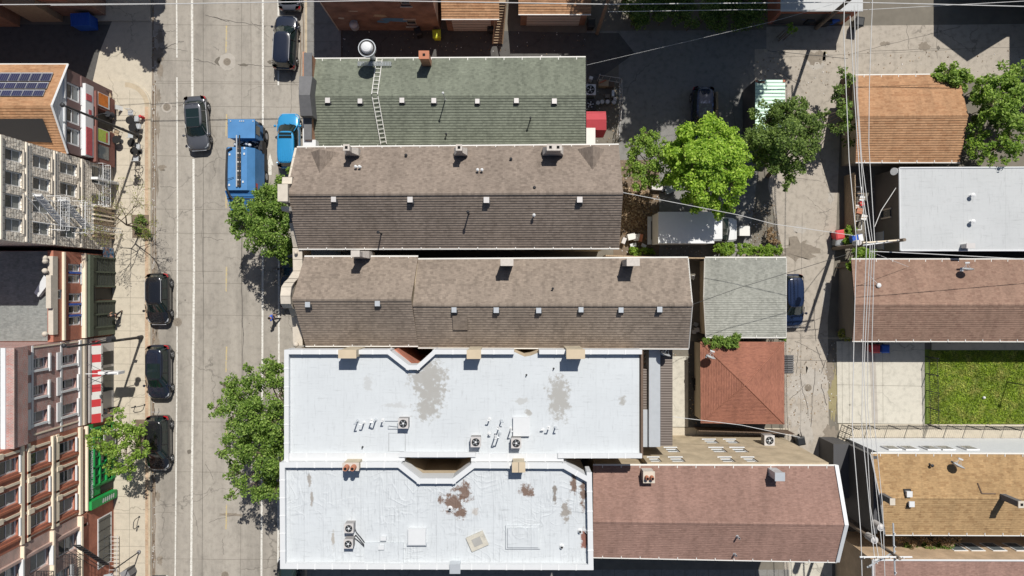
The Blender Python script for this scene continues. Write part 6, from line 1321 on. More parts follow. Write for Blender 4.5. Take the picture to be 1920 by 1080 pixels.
# ================================================================= people
def person(label, px, py, rz, shirt, pants, hair, phase=1, arm=0.3, cat='person', skinm='skin'):
    """one continuous skinned figure, mid-stride, with clothes as close fitting shells"""
    t = thing('person', label, cat, (0, 0, 0)); s_ = phase
    def grow(name, V, E, Rd, m, parent=None, root=0):
        me = bpy.data.meshes.new(name); me.from_pydata(V, E, []); o = bpy.data.objects.new(name, me); COL.objects.link(o); o.parent = t
        sk = o.modifiers.new('skin', 'SKIN'); sk.use_smooth_shade = True
        for i, r in enumerate(Rd): me.skin_vertices[0].data[i].radius = (r, r) if not isinstance(r, tuple) else r
        me.skin_vertices[0].data[root].use_root = True
        sb = o.modifiers.new('sub', 'SUBSURF'); sb.levels = 1; sb.render_levels = 1
        dg = bpy.context.evaluated_depsgraph_get(); m2 = bpy.data.meshes.new_from_object(o.evaluated_get(dg)); bpy.data.objects.remove(o); m2.materials.clear(); m2.materials.append(M[m])
        o = bpy.data.objects.new(name, m2); COL.objects.link(o); o.parent = t; return o
    hip, kn, an = .92, .50, .09; V = [(0, 0, hip), (0, .02, 1.12), (0, .02, 1.34), (0, .03, 1.46), (0, .05, 1.53), (0, .07, 1.60), (0, .07, 1.68)]; Rd = [(.15, .10), (.135, .095), (.165, .10), (.07, .06), (.052, .055), (.075, .09), (.07, .085)]; E = [(i, i+1) for i in range(6)]
    def chain(start, pts, rs):
        p = start
        for q, r in zip(pts, rs): V.append(q); Rd.append(r); E.append((p, len(V)-1)); p = len(V)-1
        return p
    for sx, ph in ((1, s_), (-1, -s_)):
        chain(0, [(sx*.10, 0, hip-.06), (sx*.10, ph*.17, kn), (sx*.10, ph*.22-.10*(ph < 0), an), (sx*.11, ph*.22-.10*(ph < 0)+.14, .045)], [.095, .06, .04, .035])
        wz = .84; hy = -ph*arm*.75
        wr = chain(2, [(sx*.19, .01, 1.40), (sx*.23, -ph*.12, 1.13), (sx*.22, hy, .90+abs(hy)*.15)], [.055, .042, .028])
        bx_, by_, bz_ = V[wr]; palm = chain(wr, [(bx_, by_+.02, bz_-.07)], [.026])
        for k, l in enumerate((.065, .075, .07, .055)): chain(palm, [(bx_-sx*.01, by_+.045-.02*k, bz_-.10), (bx_-sx*.02, by_+.05-.02*k, bz_-.07-l)], [.009, .008])
        chain(palm, [(bx_-sx*.02, by_+.06, bz_-.09)], [.010])
    grow('body', V, E, Rd, skinm)
    V = [(0, .0, .90), (0, .02, 1.12), (0, .02, 1.33), (0, .03, 1.44)]; Rd = [(.17, .125), (.16, .12), (.185, .125), (.09, .08)]; E = [(0, 1), (1, 2), (2, 3)]
    for sx, ph in ((1, s_), (-1, -s_)): chain(2, [(sx*.19, .01, 1.40), (sx*.225, -ph*.10, 1.18)], [.072, .06])
    grow('shirt', V, E, Rd, shirt)
    V = [(0, 0, hip+.02)]; Rd = [(.165, .12)]; E = []
    for sx, ph in ((1, s_), (-1, -s_)): chain(0, [(sx*.10, 0, hip-.08), (sx*.10, ph*.17, kn), (sx*.10, ph*.21-.10*(ph < 0), .16)], [.11, .078, .06])
    grow('trousers', V, E, Rd, pants)
    b = MB(); b.ball((0, .055, 1.68), .105, hair, 14, 8, 1.05); hr = b.build('hair', t, True)
    b = MB(); b.ball((0, .165, 1.62), .014, skinm, 6, 4, 1.4); b.build('nose', t)
    for sx in (-1, 1): b = MB(); b.ball((sx*.033, .150, 1.645), .010, 'black', 6, 4); b.build('eye', t)
    b = MB(); b.box(-.022, .022, .148, .156, 1.572, 1.580, 'poster_red'); b.build('mouth', t)
    for ph, sx in ((s_, 1), (-s_, -1)): b = MB(); y_ = ph*.22-.10*(ph < 0); b.box(sx*.10-.045, sx*.10+.045, y_-.06, y_+.2, .0, .085, 'dark'); b.build('shoe', t)
    x, y = G(px, py); t.location = (x, y, .14 if px < 283 else .014); t.rotation_euler = (0, 0, R(rz)); return t
M['cl_black'] = plain('black cloth', (0.02, 0.02, 0.024), 0.9); M['cl_blue'] = plain('royal blue cloth', (0.05, 0.14, 0.62), 0.85, 0, 0.1, 8); M['cl_grey'] = plain('grey cloth', (0.22, 0.22, 0.23), 0.9); M['hair'] = plain('dark hair', (0.02, 0.014, 0.01), 0.7); M['hair_g'] = plain('grey cap', (0.30, 0.29, 0.28), 0.8)
person('person in black walking alone on the west sidewalk beside the dark green shopfront', 228, 590, 175, 'cl_black', 'cl_black', 'hair', 1)
person('person in a bright blue top at the edge of the tree shade in the street', 519, 595, 95, 'cl_blue', 'cl_black', 'hair', 1, .4)
person('person in a grey shirt and cap by the south end of the striped awning', 216, 765, -80, 'cl_grey', 'cl_black', 'hair_g', -1)
# ================================================================= street furniture
def lamp(label, bx, by, tx, ty, side=(), z=.13):
    """tall street lamp leaning over nothing: a straight steel pole with a mast arm and a lower globe lamp"""
    x, y = G(bx, by); t = thing('street_lamp', label, 'street lamp', (x, y, z), 'tall dark street lamps on the west sidewalk')
    b = MB(); b.cyl(x, y, z, z+.5, .19, 'dark', 14, .16); b.cyl(x, y, z+.5, 9.6, .115, 'dark', 12, .075); b.build('pole', t)
    b = MB(); b.cyl(x, y, 9.4, 9.75, .10, 'dark', 10, .06); b.line([(x, y, 9.5), (x+1.0, y-.05, 9.9), (x+2.2, y-.1, 10.0)], .045, 'dark', 8) if side == 'road' else b.line([(x, y, 9.4), (x-.25, y+.1, 9.6)], .05, 'dark', 8); b.build('arm', t)
    b = MB(); b.ball((x-.25, y+.1, 9.62), .17, 'dark', 14, 8, .8); b.build('lamp_head', t)
    b = MB(); b.line([(x, y, 6.2), (x+.2, y+.12, 6.55), (x+.75, y+.28, 6.6), (x+1.0, y+.3, 6.45)], .03, 'dark', 6); b.build('lower_arm', t)
    b = MB(); b.cyl(x+1.0, y+.3, 6.3, 6.45, .1, 'dark', 12, .22); b.cyl(x+1.0, y+.3, 5.95, 6.3, .25, 'dark', 16, .1); b.ball((x+1.0, y+.3, 5.95), .2, 'glassb', 12, 6, .5); b.build('lower_lamp', t)
    for zz in (3.0, 6.9): b = MB(); b.box(x-.05, x+.3, y-.05, y+.02, zz, zz+.28, 'dark'); b.build('sign_plate', t)
lamp('tall black street lamp among the cafe tables at the corner', 265, 257, 112, 198)
lamp('tall black street lamp between the first and second parked black cars', 267, 632, 118, 650)
t = thing('sidewalk_lamp', 'short lamp with a pale angled head on the sidewalk at the lower left', 'lamp', tuple(P(263, 1033, .13)))
x, y = G(263, 1033); b = MB(); b.cyl(x, y, .13, 3.4, .05, 'dark', 10); b.cyl(x, y, .13, .3, .14, 'cl_grey', 12); b.build('pole', t); b = MB(); b.box(x-1.0, x-.3, y-.75, y-.5, 3.35, 3.45, 'galv', R(12)); b.line([(x, y, 3.4), (x-.4, y-.55, 3.45)], .03, 'dark', 5); b.build('lamp_head', t)
t = thing('newspaper_box', 'dark metal street box at the lower edge of the west sidewalk', 'street box', tuple(P(252, 1064, .13)))
x, y = G(250, 1066); b = MB(); b.box(x-.3, x+.3, y-.3, y+.3, .13, 1.2, 'dark2', R(25)); b.build('body', t); b = MB(); b.box(x-.33, x+.33, y-.33, y+.33, 1.2, 1.25, 'cl_grey', R(25)); b.build('lid', t)
def rack(label, px, py, rz):
    x, y = G(px, py); t = thing('bike_rack', label, 'bike rack', (x, y, .13), 'bent black bike racks on the west sidewalk'); a = R(rz); dx, dy = .4*cos(a), .4*sin(a)
    b = MB(); b.line([(x-dx, y-dy, .13), (x-dx, y-dy, .75), (x-dx*.6, y-dy*.6, .95), (x+dx*.6, y+dy*.6, .95), (x+dx, y+dy, .75), (x+dx, y+dy, .13)], .03, 'dark', 8); b.build('hoop', t); b = MB(); b.cyl(x-dx, y-dy, .13, .15, .08, 'dark', 10); b.cyl(x+dx, y+dy, .13, .15, .08, 'dark', 10); b.build('foot_plates', t)
rack('bent black bike rack on the sidewalk south of the green shopfront', 262, 977, 85); rack('small bike rack on the sidewalk just above the west side tree', 264, 760, 10)
# bicycle
x, y = G(266, 330); t = thing('bicycle', 'black bicycle leaning by the kerb below the corner cafe', 'bicycle', (x, y, .13))
def wheelring(b, c, ax, r, rr, m, n=16):
    ax = Vector(ax).normalized(); u = ax.cross(Vector((0, 0, 1))); u = u.normalized() if u.length > .01 else Vector((1, 0, 0)); v = ax.cross(u)
    for i in range(n): a0, a1 = 2*pi*i/n, 2*pi*(i+1)/n; b.tube(Vector(c)+u*r*cos(a0)+v*r*sin(a0), Vector(c)+u*r*cos(a1)+v*r*sin(a1), rr, rr, m, 5)
for yy in (.52, -.52): b = MB(); wheelring(b, (x+.05, y+yy, .47), (1, 0, .45), .34, .022, 'black'); b.build('wheel', t)
b = MB(); pf = [(x+.05, y+.52, .47), (x+.0, y+.32, 1.0), (x+.02, y-.12, .98), (x+.06, y-.05, .5), (x+.05, y-.52, .47)]; b.line(pf, .022, 'dark', 6); b.line([pf[1], pf[3]], .02, 'dark', 6); b.line([pf[2], pf[4]], .016, 'dark', 6); b.build('frame', t)
b = MB(); b.line([(x-.3, y+.3, 1.1), (x+.28, y+.35, 1.12)], .02, 'dark', 6); b.line([pf[1], (x, y+.33, 1.1)], .02, 'dark', 6); b.build('handlebar', t); b = MB(); b.ball((x+.02, y-.15, 1.04), .1, 'black', 10, 5, .4); b.build('saddle', t)
# cafe furniture
tb = thing('cafe_table', 'round black cafe table nearest the rounded kerb corner', 'table', (*G(254, 230), .13), 'round black cafe tables at the corner')
cx, cy = G(254, 230); b = MB(); b.cyl(cx, cy, .85, .88, .33, 'black', 24); b.build('table_top', tb); b = MB(); b.cyl(cx, cy, .15, .85, .03, 'dark', 8); b.build('leg', tb); b = MB(); b.cyl(cx, cy, .13, .16, .2, 'dark', 14); b.build('base', tb)
for px, py, lab in ((259, 243, 'round black cafe table just below the one nearest the rounded corner'), (257, 272, 'round black cafe table above the lowest of the kerbside row'), (262, 287, 'lowest round black cafe table of the kerbside row'), (211, 267, 'round black cafe table against the shopfront below the green poster'), (229, 266, 'round black cafe table between the shopfront and the lamp post')):
    dup(tb, (*G(px, py), .13), 0, lab)
tw = thing('cafe_table', 'round wooden topped cafe table against the shopfront below the orange poster', 'table', (*G(213, 208), .13)); cx, cy = G(213, 208)
b = MB(); b.cyl(cx, cy, .85, .88, .34, 'wood', 24); b.build('table_top', tw); b = MB(); b.cyl(cx, cy, .15, .85, .03, 'dark', 8); b.build('leg', tw); b = MB(); b.cyl(cx, cy, .13, .16, .2, 'dark', 14); b.build('base', tw)
def chair(label, px, py, rz, m, seatm, grp):
    x, y = G(px, py); t = thing('cafe_chair', label, 'chair', (0, 0, 0), grp)
    b = MB(); b.box(-.21, .21, -.21, .21, .43, .47, seatm); b.build('seat', t)
    b = MB(); b.line([(-.2, -.2, .45), (-.2, -.26, .88), (.2, -.26, .88), (.2, -.2, .45)], .016, m, 6)
    for k in range(5): b.tube((-.16+.08*k, -.205, .45), (-.16+.08*k, -.26, .88), .009, .009, m, 4)
    b.build('backrest', t)
    for sx in (-.19, .19):
        for sy in (-.19, .19): b = MB(); b.tube((sx, sy, 0), (sx*.95, sy*.95, .44), .014, .014, m, 5); b.build('leg', t)
    t.location = (x, y, .13); t.rotation_euler = (0, 0, R(rz)); return t
gw = 'pale wire chairs around the kerbside tables'
ch = chair('pale wire chair above the uppermost kerbside table', 252, 215, 180, 'trimw', 'galv', gw)
for px, py, rz, lab in ((264, 226, 90, 'pale wire chair on the kerb side of the uppermost table'), (267, 240, 80, 'pale wire chair on the kerb side of the second kerbside table'), (252, 257, 0, 'pale wire chair between the second and third kerbside tables'), (266, 278, 90, 'pale wire chair on the kerb side of the third kerbside table'), (262, 300, 0, 'pale wire chair below the lowest kerbside table')):
    dup(ch, (*G(px, py), .13), R(rz), lab)
gd = 'dark chairs along the corner shopfront'
ch2 = chair('dark chair with a tan seat at the top of the row by the orange poster', 211, 183, 200, 'dark', 'wood', gd)
for px, py, rz, lab in ((214, 195, 180, 'dark chair just above the wooden topped table'), (216, 222, 0, 'dark chair below the wooden topped table'), (214, 254, 180, 'dark chair above the round table below the green poster'), (226, 252, 160, 'dark chair nearest the lamp pole by the shopfront'), (214, 283, 0, 'lowest dark chair of the shopfront row')):
    dup(ch2, (*G(px, py), .13), R(rz), lab)
t = thing('fire_hydrant', 'small red hydrant in front of the kerb by the uppermost cafe table', 'hydrant', (*G(271, 222), .13)); x, y = G(271, 222)
b = MB(); b.cyl(x, y, .13, .65, .12, 'redaw', 12); b.ball((x, y, .68), .13, 'redaw', 12, 6); b.build('body', t); b = MB(); b.tube((x-.2, y, .5), (x+.2, y, .5), .06, .06, 'redaw', 8); b.build('nozzle', t)
t = thing('menu_board', 'small white folding board on the sidewalk beside the cafe chairs', 'board', (*G(227, 205), .13)); x, y = G(227, 205)
for sg in (-1, 1): b = MB(); b.mesh([(x+sg*.02, y-.18, .8), (x+sg*.02, y+.18, .8), (x+sg*.2, y+.18, .13), (x+sg*.2, y-.18, .13), (x+sg*.04, y-.18, .8), (x+sg*.04, y+.18, .8), (x+sg*.22, y+.18, .13), (x+sg*.22, y-.18, .13)], [(0, 1, 2, 3), (7, 6, 5, 4), (0, 4, 5, 1), (3, 2, 6, 7), (1, 5, 6, 2), (0, 3, 7, 4)], 'trimw'); b.build('panel', t)
# ---------------------------------------------------------------- rooftop machines
def ac(label, px, py, z, s_=.63, h=.75, m='vent', grp='fan units on the white roofs', vents=True, rz=0, name='fan_unit'):
    p = P(px, py, z+h); t = thing(name, label, 'fan unit', (p.x, p.y, z), grp)
    b = MB(); b.box(p.x-s_/2, p.x+s_/2, p.y-s_/2, p.y+s_/2, z, z+h-.03, m, rz); b.box(p.x-s_/2-.02, p.x+s_/2+.02, p.y-s_/2-.02, p.y+s_/2+.02, z+h-.03, z+h, m, rz); b.build('housing', t)
    b = MB(); b.cyl(p.x, p.y, z+h, z+h+.004, s_*.38, 'black', 24); wheelring(b, (p.x, p.y, z+h+.02), (0, 0, 1), s_*.39, .018, 'dark', 20); b.build('fan_grille', t)
    b = MB()
    for k in range(5): a = k*2*pi/5+px; b.mesh([(p.x+.05*cos(a), p.y+.05*sin(a), z+h+.01), (p.x+s_*.33*cos(a), p.y+s_*.33*sin(a), z+h+.008), (p.x+s_*.34*cos(a+.55), p.y+s_*.34*sin(a+.55), z+h+.02)], [(0, 1, 2), (2, 1, 0)], 'galv')
    b.cyl(p.x, p.y, z+h, z+h+.03, .07, 'white', 10); b.build('fan_blades', t)
    b = MB()
    for k in range(7): zz = z+.1+k*(h-.2)/7; b.box(p.x-s_/2-.004, p.x+s_/2+.004, p.y-s_/2-.004, p.y+s_/2+.004, zz, zz+.02, 'dark', rz)
    b.build('louvres', t); return t
ac('fan unit on the smooth white roof right below the large grey patch', 756, 794, ZR1); ac('fan unit among bent pipes on the smooth white roof, left of the white hatch', 892, 829, ZR1); ac('fan unit at the foot of the white hatch on the smooth white roof', 968, 831, ZR1)
ac('upper of the paired fan units on the wrinkled white roof', 654, 991, ZR2, .56); ac('lower of the paired fan units on the wrinkled white roof', 653, 1020, ZR2, .56)
ac('fan unit on the beige gangway wall of the rose brown house', 1443, 826, 3.0, .75, .8, 'vent', 'fan units beside the rowhouses')
ac('white fan unit at the rear corner of the green roof', 1107, 168, .1, .85, .9, 'white', 'fan units beside the rowhouses'); ac('dark fan unit behind the green roof above the red awning', 1107, 196, .1, .85, .9, 'dark', 'fan units beside the rowhouses')
t = thing('cable_coil', 'loose dark cable coil beside the paired fan units', 'cable', tuple(P(675, 1005, ZR2))); b = MB(); pc = [P(x, y, ZR2+.12) for x, y in ((665, 990), (668, 998), (675, 1006), (682, 1015), (688, 1027), (683, 1022), (673, 1010), (667, 1003), (664, 1008), (674, 1016), (686, 1028))]; b.line(pc, .03, 'dark', 6); b.build('loop', t)
t = thing('conduit', 'thin metal pipes leading to the fan unit below the grey patch', 'pipe', tuple(P(738, 790, ZR1)))
for pts in (((722, 789), (748, 789)), ((728, 799), (728, 804), (748, 804)), ((729, 798), (747, 800))): b = MB(); b.line([P(x, y, ZR1+.06) for x, y in pts], .03, 'galv', 6); b.build('pipe', t)
def dish(label, px, py, z, rz, name='satellite_dish'):
    p = P(px, py, z); t = thing(name, label, 'satellite dish', (0, 0, 0), 'satellite dishes'); b = MB(); n = 20; pts = [(0, .10, .78)]
    for k in (1, 2, 3): pts += [(.38*k/3*cos(2*pi*i/n), .10-.10*(k/3)**2*-1-.0, .78+.42*k/3*sin(2*pi*i/n)) for i in range(n)]
    fs = [(0, 1+i, 1+(i+1) % n) for i in range(n)]+[(1+k*n+i, 1+(k+1)*n+i, 1+(k+1)*n+(i+1) % n, 1+k*n+(i+1) % n) for k in range(2) for i in range(n)]
    b.mesh(pts, fs, 'galv'); b.mesh([(x, y-.02, z_) for x, y, z_ in pts], [f[::-1] for f in fs], 'vent'); b.build('reflector', t, True)
    b = MB(); b.line([(0, 0, 0), (0, 0, .55), (0, .08, .78)], .03, 'galv', 6); b.box(-.15, .15, -.15, .15, 0, .03, 'galv'); b.build('mast', t); b = MB(); b.line([(0, .1, .42), (0, .62, .55)], .02, 'galv', 5); b.line([(-.3, .15, .6), (0, .62, .58), (.3, .15, .6)], .012, 'galv', 4); b.box(-.18, .18, .58, .68, .52, .62, 'white'); b.build('feed_arm', t)
    t.location = p; t.rotation_euler = (R(12), 0, R(rz)); return t
dish('satellite dish on the pale roof strip behind the smooth white roof', 1243, 662, 8.3, -23); dish('satellite dish on the upper left corner of the red hip roof', 1327, 668, 2.9, -19); dish('satellite dish on the weathered brown roof next to the lawn', 1803, 505, 3.3, 2); dish('satellite dish on the tan roof in the lower right', 1785, 868, 6.3, -22)
t = thing('roof_antenna', 'small pale antenna bracket on the weathered brown roof under the cables', 'antenna', tuple(P(1648, 535, 3.8))); b = MB(); b.line([P(1648, 535, 3.8), P(1628, 514, 5.0)], .02, 'white', 5); b.build('mast', t); b = MB(); b.ball(P(1648, 535, 3.9), .2, 'white', 8, 5, .4); b.build('base', t)
# ---------------------------------------------------------------- bins and yard things
def bin_(label, px, py, m, rz=0, s_=.62, h=1.05, name='wheeled_bin', cat='bin', lidm=None, z=0, grp='wheeled bins along the alleys'):
    x, y = G(px, py); t = thing(name, label, cat, (0, 0, 0), grp); q = s_/2
    b = MB(); b.mesh([(-q*.8, -q*.8, .05), (q*.8, -q*.8, .05), (q*.8, q*.8, .05), (-q*.8, q*.8, .05), (-q, -q, h), (q, -q, h), (q, q, h), (-q, q, h)], [(0, 3, 2, 1), (0, 1, 5, 4), (1, 2, 6, 5), (2, 3, 7, 6), (3, 0, 4, 7), (4, 5, 6, 7)], m); b.build('bin_body', t)
    b = MB(); b.mesh([(-q-.03, -q-.05, h), (q+.03, -q-.05, h), (q+.03, q+.05, h+.02), (-q-.03, q+.05, h+.02), (-q*.8, -q*.8, h+.08), (q*.8, -q*.8, h+.08), (q*.8, q*.8, h+.1), (-q*.8, q*.8, h+.1)], [(0, 1, 5, 4), (1, 2, 6, 5), (2, 3, 7, 6), (3, 0, 4, 7), (4, 5, 6, 7), (3, 2, 1, 0)], lidm or m); b.build('lid', t)
    b = MB(); b.tube((-q-.02, q+.08, h-.02), (q+.02, q+.08, h-.02), .02, .02, 'plastic', 6); b.build('handle', t)
    for sx in (-1, 1): b = MB(); b.tube((sx*q*.75, q*.9, .1), (sx*(q*.75+.06), q*.9, .1), .1, .1, 'rubber', 12); b.build('wheel', t)
    t.location = (x, y, z+.015); t.rotation_euler = (0, 0, R(rz)); return t
M['binred'] = plain('faded red plastic', (0.55, 0.07, 0.075), 0.5, 0, 0.12); M['bingrey'] = plain('grey plastic', (0.25, 0.26, 0.27), 0.5, 0, 0.1); M['binblack'] = plain('black plastic bin', (0.025, 0.027, 0.03), 0.45); M['binyellow'] = plain('acid yellow plastic', (0.55, 0.58, 0.04), 0.5, 0, 0.15)
bin_('red wheeled bin at the alley edge beside the leaning pole', 1564, 442, 'binred', 8, .68); bin_('grey lidded bin directly below the red bin', 1564, 455, 'bingrey', -4, .6, .95)
bin_('blue bin in the shade behind the top right garage, nearest the cables', 1555, 42, 'bluep', 5); bin_('blue bin behind the hanging leaves at the top right garage', 1492, 38, 'bluep', -5); bin_('black bin between the two blue bins of the top right garage', 1510, 42, 'binblack', 0); bin_('black bin left of the pole foot at the top right garage', 1542, 46, 'binblack', 4)
bin_('black bin standing in the sun where the pale driveway meets the alley', 1600, 50, 'binblack', -8, .66)
bin_('yellow bin beside the corner of the brick building at the top', 821, 71, 'binyellow', 3, .62, .9); bin_('round looking black bin left of the yellow bin at the top', 787, 68, 'binblack', 20, .5); bin_('black bin in front of the first orange roofed garage', 922, 59, 'binblack', 0)
bin_('red bin on the shaded slab against the brown roofed house', 1630, 652, 'binred', 0, .62, 1.0); bin_('blue bin next to the red bin on the shaded slab', 1648, 652, 'bluep', 0, .6, 1.0)
bin_('dark bin at the end of the red hip garage near the back path', 1492, 822, 'binblack', 10, .6); bin_('black bin in front of the second orange roofed garage', 1106, 52, 'binblack', 0)
def skip(label, px, py, w_, d_, h, m, rz=0):
    x, y = G(px, py); t = thing('dumpster', label, 'dumpster', (x, y, 0)); b = MB(); b.box(x-w_/2, x+w_/2, y-d_/2, y+d_/2, .12, h, m, R(rz)); b.build('tub', t); b = MB(); b.box(x-w_/2-.04, x+w_/2+.04, y-d_/2-.04, y+d_/2+.04, h, h+.06, m, R(rz)); 
    for k in range(7): xx = x-w_/2+w_*(k+.5)/7; b.box(xx-.03, xx+.03, y-d_/2, y+d_/2, h+.06, h+.08, m, 0)
    b.build('lid', t); return t
skip('blue lidded dumpster at the upper left behind the corner building', 169, 48, 1.45, .95, 1.3, 'bluep', 3)
t = thing('steel_plates', 'stack of ribbed dark planks lying beside the red hip garage in the alley', 'planks', (*G(1477, 683), 0)); 
for k in range(8): x, y = G(1466, 667+4.3*k); b = MB(); b.box(x-.3, x+.95, y-.06, y+.06, .015, .12+.01*(k % 3), 'dark2'); b.build('plank', t)
t = thing('corrugated_shed', 'low shed with a corrugated grey lid between the alley and the tan roofed house', 'shed', (*G(1562, 850), 0)); a = P(1559, 872, 1.6); c = P(1583, 836, 1.6); b = MB(); b.box(a.x, c.x, a.y, c.y, 0, 1.55, 'woodd'); b.build('wall', t); b = MB()
for k in range(9): y = a.y+(c.y-a.y)*(k+.5)/9; b.tube((a.x-.05, y, 1.58), (c.x+.05, y, 1.58), .085, .085, 'vent', 8)
b.build('roof', t)
# red awning + white lean-to behind the green roof
t = thing('red_awning', 'faded red canvas awning behind the green roofed rowhouse', 'awning', (*G(1115, 235), 0)); z = 2.9; a, c, m_, e = P(1094, 209, z), P(1137, 209, z-.1), P(1137, 244, z-.3), P(1134, 258, 2.3)
b = MB(); mid = 224; A = [P(1094, 209, 3.2), P(1136, 209, 3.0)]; B = [P(1094, mid, 3.3), P(1137, mid, 3.1)]; C = [P(1094, 243, 3.0), P(1137, 244, 2.8)]; D = [P(1094, 258, 2.3), P(1131, 258, 2.1)]
for q, r in ((A, B), (B, C), (C, D)): b.face([q[0], r[0], r[1], q[1]], 'redfade'); b.face([v+Vector((0, 0, -.03)) for v in (q[1], r[1], r[0], q[0])], 'redfade')
M['redfade'] = plain('faded red canvas', (0.42, 0.055, 0.07), 0.75, 0, 0.1, 2); b.build('canvas', t)
t = thing('lean_to', 'small white flat lid behind the green roof below the red awning', 'lean-to', (*G(1106, 256), 0)); a = P(1096, 273, 3.4); c = P(1115, 241, 3.4); b = MB(); b.box(a.x, c.x, a.y, c.y, 0, 3.34, 'wood'); b.build('wall', t); b = MB(); b.box(a.x, c.x+.05, a.y, c.y+.05, 3.34, 3.42, 'whaw'); b.build('roof', t)
rj = random.Random(11)
def clutter(name, label, cat, spots, z=0):
    t = thing(name, label, cat, (*G(*spots[0][:2]), z))
    for (px, py, w_, d_, h, m, pn) in spots: x, y = G(px, py); b = MB(); b.box(x-w_/2, x+w_/2, y-d_/2, y+d_/2, z+.02, z+h, m, rj.uniform(-.5, .5)); b.build(pn, t)
clutter('wooden_pallets', 'stacked wooden boards in the fenced nook behind the green roof', 'pallets', [(1130, 160, .8, .5, .7, 'wood', 'board'), (1142, 161, .7, .45, .5, 'woodd', 'board'), (1128, 158, .6, .1, .8, 'br_orange2', 'board')])
clutter('metal_scrap', 'bright metal scrap pieces in the fenced nook behind the green roof', 'scrap', [(1148, 178, .2, .5, .5, 'galv', 'sheet'), (1152, 188, .25, .3, .4, 'vent', 'sheet'), (1138, 182, .4, .3, .3, 'h_grey', 'sheet'), (1106, 152, .3, .25, .9, 'white', 'sheet')])
for i, (x, y) in enumerate(((1128, 193), (1138, 193), (1120, 195), (1150, 194))):
    p = G(x, y); t = thing('bucket', ['lidded pail left of the middle in the fenced nook', 'open pail in the middle of the fenced nook', 'pail beside the dark fan unit in the nook', 'pail by the thin fence of the nook'][i], 'bucket', (*p, 0), 'pails in the fenced nook'); b = MB(); b.cyl(*p, .01, .4, .15, 'bingrey', 14, .19); b.build('pail', t); b = MB(); b.cyl(*p, .4, .405, .15, 'vent', 12); b.build('lid', t)
def fence(name, label, pts, h, m, step=1.8, cat='fence', pal=.16, rails=(.3, .95), picks=True, r=.018):
    """posts and rails are parts; the row of pickets is one part"""
    q = [G(*p) for p in pts]; t = thing(name, label, cat, (*q[0], 0)); bp, br_ = MB(), MB()
    for A, B in zip(q[:-1], q[1:]):
        L = sqrt((B[0]-A[0])**2+(B[1]-A[1])**2); n = max(1, round(L/step))
        for i in range(n+1): f = i/n; x, y = A[0]+(B[0]-A[0])*f, A[1]+(B[1]-A[1])*f; b = MB(); b.cyl(x, y, 0, h+.1, r*2, m, 8); b.build('post', t)
        for k in rails: br_.tube((*A, h*k), (*B, h*k), r, r, m, 5)
        if picks:
            k = int(L/pal)
            for i in range(k): f = (i+.5)/k; x, y = A[0]+(B[0]-A[0])*f, A[1]+(B[1]-A[1])*f; bp.tube((x, y, .05), (x, y, h), r*.7, r*.7, m, 4)
    br_.build('rail', t)
    if picks: bp.build('pickets', t)
    return t
fence('chain_fence', 'thin wire fence around the nook behind the green roof', [(1120, 152), (1160, 158), (1161, 205), (1155, 262)], 1.7, 'vent', 1.6, pal=.5)
fence('iron_fence', 'black iron picket fence on the left side of the lawn', [(1735, 668), (1738, 795)], 1.7, 'dark', 1.5); fence('iron_fence', 'black iron picket fence along the path below the lawn', [(1590, 797), (1740, 797), (1990, 800)], 1.7, 'dark', 1.7)
fence('iron_gate', 'broken looking iron gate at the alley corner below the pale slab', [(1578, 796), (1571, 818), (1590, 826)], 1.9, 'dark', .6, 'gate', .14)
def plank_fence(name, label, pts, h, m, th=.06, cat='fence'):
    q = [G(*p) for p in pts]; t = thing(name, label, cat, (*q[0], 0)); b = MB()
    for A, B in zip(q[:-1], q[1:]):
        L = sqrt((B[0]-A[0])**2+(B[1]-A[1])**2); n = max(1, int(L/.16)); d = ((B[0]-A[0])/L, (B[1]-A[1])/L)
        for i in range(n): f0, f1_ = (i+.04)/n, (i+.96)/n; hh = h+rj.uniform(-.03, .03); nx, ny = -d[1]*th/2, d[0]*th/2; A2 = (A[0]+(B[0]-A[0])*f0, A[1]+(B[1]-A[1])*f0); B2 = (A[0]+(B[0]-A[0])*f1_, A[1]+(B[1]-A[1])*f1_); b.prism([(A2[0]+nx, A2[1]+ny), (B2[0]+nx, B2[1]+ny), (B2[0]-nx, B2[1]-ny), (A2[0]-nx, A2[1]-ny)], 0, hh, m)
    b.build('planks', t); b = MB()
    for A, B in zip(q[:-1], q[1:]): b.tube((*A, h*.5), (*B, h*.5), .04, .04, m, 4)
    b.build('rail', t); return t
plank_fence('wooden_fence', 'old plank fence along the gangway, green vines over its alley end', [(1130, 481), (1240, 485), (1452, 487)], 1.8, 'wood', .1); plank_fence('wooden_fence', 'shaded plank fence beside the bright plants at the alley edge', [(1583, 330), (1584, 460)], 1.8, 'wood'); plank_fence('wooden_fence', 'dark plank fence post row left of the orange roofed garage', [(1576, 150), (1582, 300)], 1.7, 'woodd'); plank_fence('wooden_fence', 'low fence below the red hip garage along the back path', [(1300, 800), (1475, 806)], 1.6, 'woodd')
plank_fence('parking_rail', 'weathered timber beside the shaded navy car', [(1341, 175), (1341, 245)], .5, 'wood', .2)
